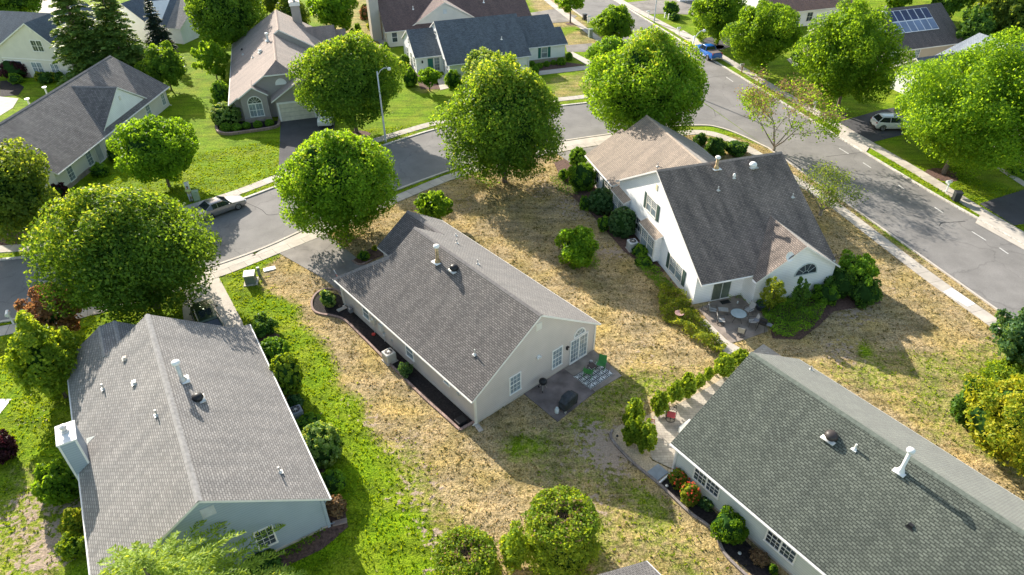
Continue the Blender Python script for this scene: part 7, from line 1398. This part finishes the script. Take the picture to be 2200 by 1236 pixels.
# ---- person
def person(label, px, rz):
    r = empty('person', P(*px), rz, label, 'person'); skin = M('skin', (.30, .17, .11), .6, .08); verts = []; edges = []; rad = []
    def v(p, rr, par=None): verts.append(p); rad.append(rr); 
    J = [((0,0,.92),.13,None),((0,0,1.12),.13,0),((0,0,1.32),.15,1),((0,0,1.46),.07,2),((0,-.01,1.54),.06,3),((.09,0,.86),.09,0),((.1,-.02,.48),.062,5),((.1,.0,.09),.045,6),((.1,-.14,.05),.04,7),((-.09,0,.86),.09,0),((-.1,.02,.48),.062,9),((-.1,.03,.09),.045,10),((-.1,-.11,.05),.04,11),
         ((.19,0,1.4),.06,2),((.25,-.03,1.14),.045,13),((.10,-.22,1.12),.036,14),((.0,-.24,1.14),.03,15),((-.19,0,1.4),.06,2),((-.25,-.03,1.14),.045,17),((-.10,-.24,1.17),.036,18),((.0,-.27,1.18),.03,19)]
    me = bpy.data.meshes.new('body'); me.from_pydata([j[0] for j in J], [(i, j[2]) for i, j in enumerate(J) if j[2] is not None], []); o = bpy.data.objects.new('body', me); C.objects.link(o); o.parent = r
    sk = o.modifiers.new('skin', 'SKIN'); 
    for i, j in enumerate(J): me.skin_vertices[0].data[i].radius = (j[1], j[1]*.8)
    me.skin_vertices[0].data[0].use_root = True; o.modifiers.new('ss', 'SUBSURF').levels = 1; o.modifiers['ss'].render_levels = 2; me.materials.append(skin)
    def shell(name, prof, m_, sx=1., sy=.7):
        mb = MB(); mb.lathe([(a, z) for a, z in prof], (0, 0, 0), 16); q = mb.build(name, m_, r, True); q.scale = (sx, sy, 1); return q
    hv = M('shirt_yellow_green', (.55, .62, .22), .8, .08); shell('shirt', [(.17, .95), (.175, 1.1), (.2, 1.3), (.19, 1.4), (.08, 1.47)], hv)
    for s_ in (-1, 1): mb = MB(); mb.tube([(s_*.16, 0, 1.42), (s_*.21, 0, 1.36), (s_*.25, -.02, 1.2)], [.075, .085, .07], 10); mb.build('sleeve', hv, r, True); mb = MB(); mb.tube([(s_*.09, 0, .98), (s_*.1, 0, .7), (s_*.1, 0, .3), (s_*.1, .01, .1)], [.115, .1, .08, .075], 10); mb.build('trouser_leg', M('trousers_pale', (.4, .42, .46), .8, .08) if 'trousers_pale' not in MATS else MATS['trousers_pale'], r, True); mb = MB(); mb.box((s_*.1, -.05, .05), (.1, .28, .1)); q = mb.build('shoe', blackm, r); bevel(q, .03)
    mb = MB(); mb.lathe([(.02, -.12), (.055, -.1), (.075, -.03), (.08, .04), (.07, .09), (.03, .12), (.005, .125)], (0, -.02, 1.65), 16); mb.box((0, -.105, 1.64), (.022, .035, .035)); mb.box((.035, -.092, 1.665), (.02, .012, .01), 1); mb.box((-.035, -.092, 1.665), (.02, .012, .01), 1); mb.box((0, -.09, 1.595), (.045, .012, .01), 1)
    for s_ in (-1, 1): mb.box((s_*.08, -.01, 1.65), (.015, .035, .05))
    mb.build('head', [skin, blackm], r, True); mb = MB(); mb.lathe([(.083, -.02), (.088, .04), (.078, .1), (.04, .135), (.005, .14)], (0, 0.002, 1.655), 16); mb.build('hair', blackm, r, True)
    for s_ in (-1, 1):
        for k in range(5):
            mb = MB(); b_ = Vector((s_*-.01, -.25 if s_ > 0 else -.28, 1.13+.018*k+(0.04 if s_ < 0 else 0))); mb.tube([b_, b_+Vector((-s_*.035, -.01, .004)), b_+Vector((-s_*(.06-.006*abs(k-2)), .012, .0))], [.009, .008, .006], 6); mb.build('finger' if k < 4 else 'thumb', skin, r, True)
person('person in a yellow green shirt standing with folded arms by the utility boxes', (412, 434), R(15))

tufts('green_grass_tufts', 'short tufts in the green lawns', 9, gt_g, lambda d, b, x, y: (NPR.rand(len(x)) > d*1.5-.05) & (b < .45), .11)
tufts('straw_grass_tufts', 'pale straw tufts in the dried lawns', 9, gt_d, lambda d, b, x, y: (NPR.rand(len(x)) < d*1.2-.3) & (b < .6), .075)
tufts('dull_grass_tufts', 'dark tufts that stayed green brown in the dried lawns', 4.5, gt_k, lambda d, b, x, y: (NPR.rand(len(x)) < (d-.3)*(.55+.6*wv(x, y))) | ((b > .3) & (NPR.rand(len(x)) < .25)), .085, 4)
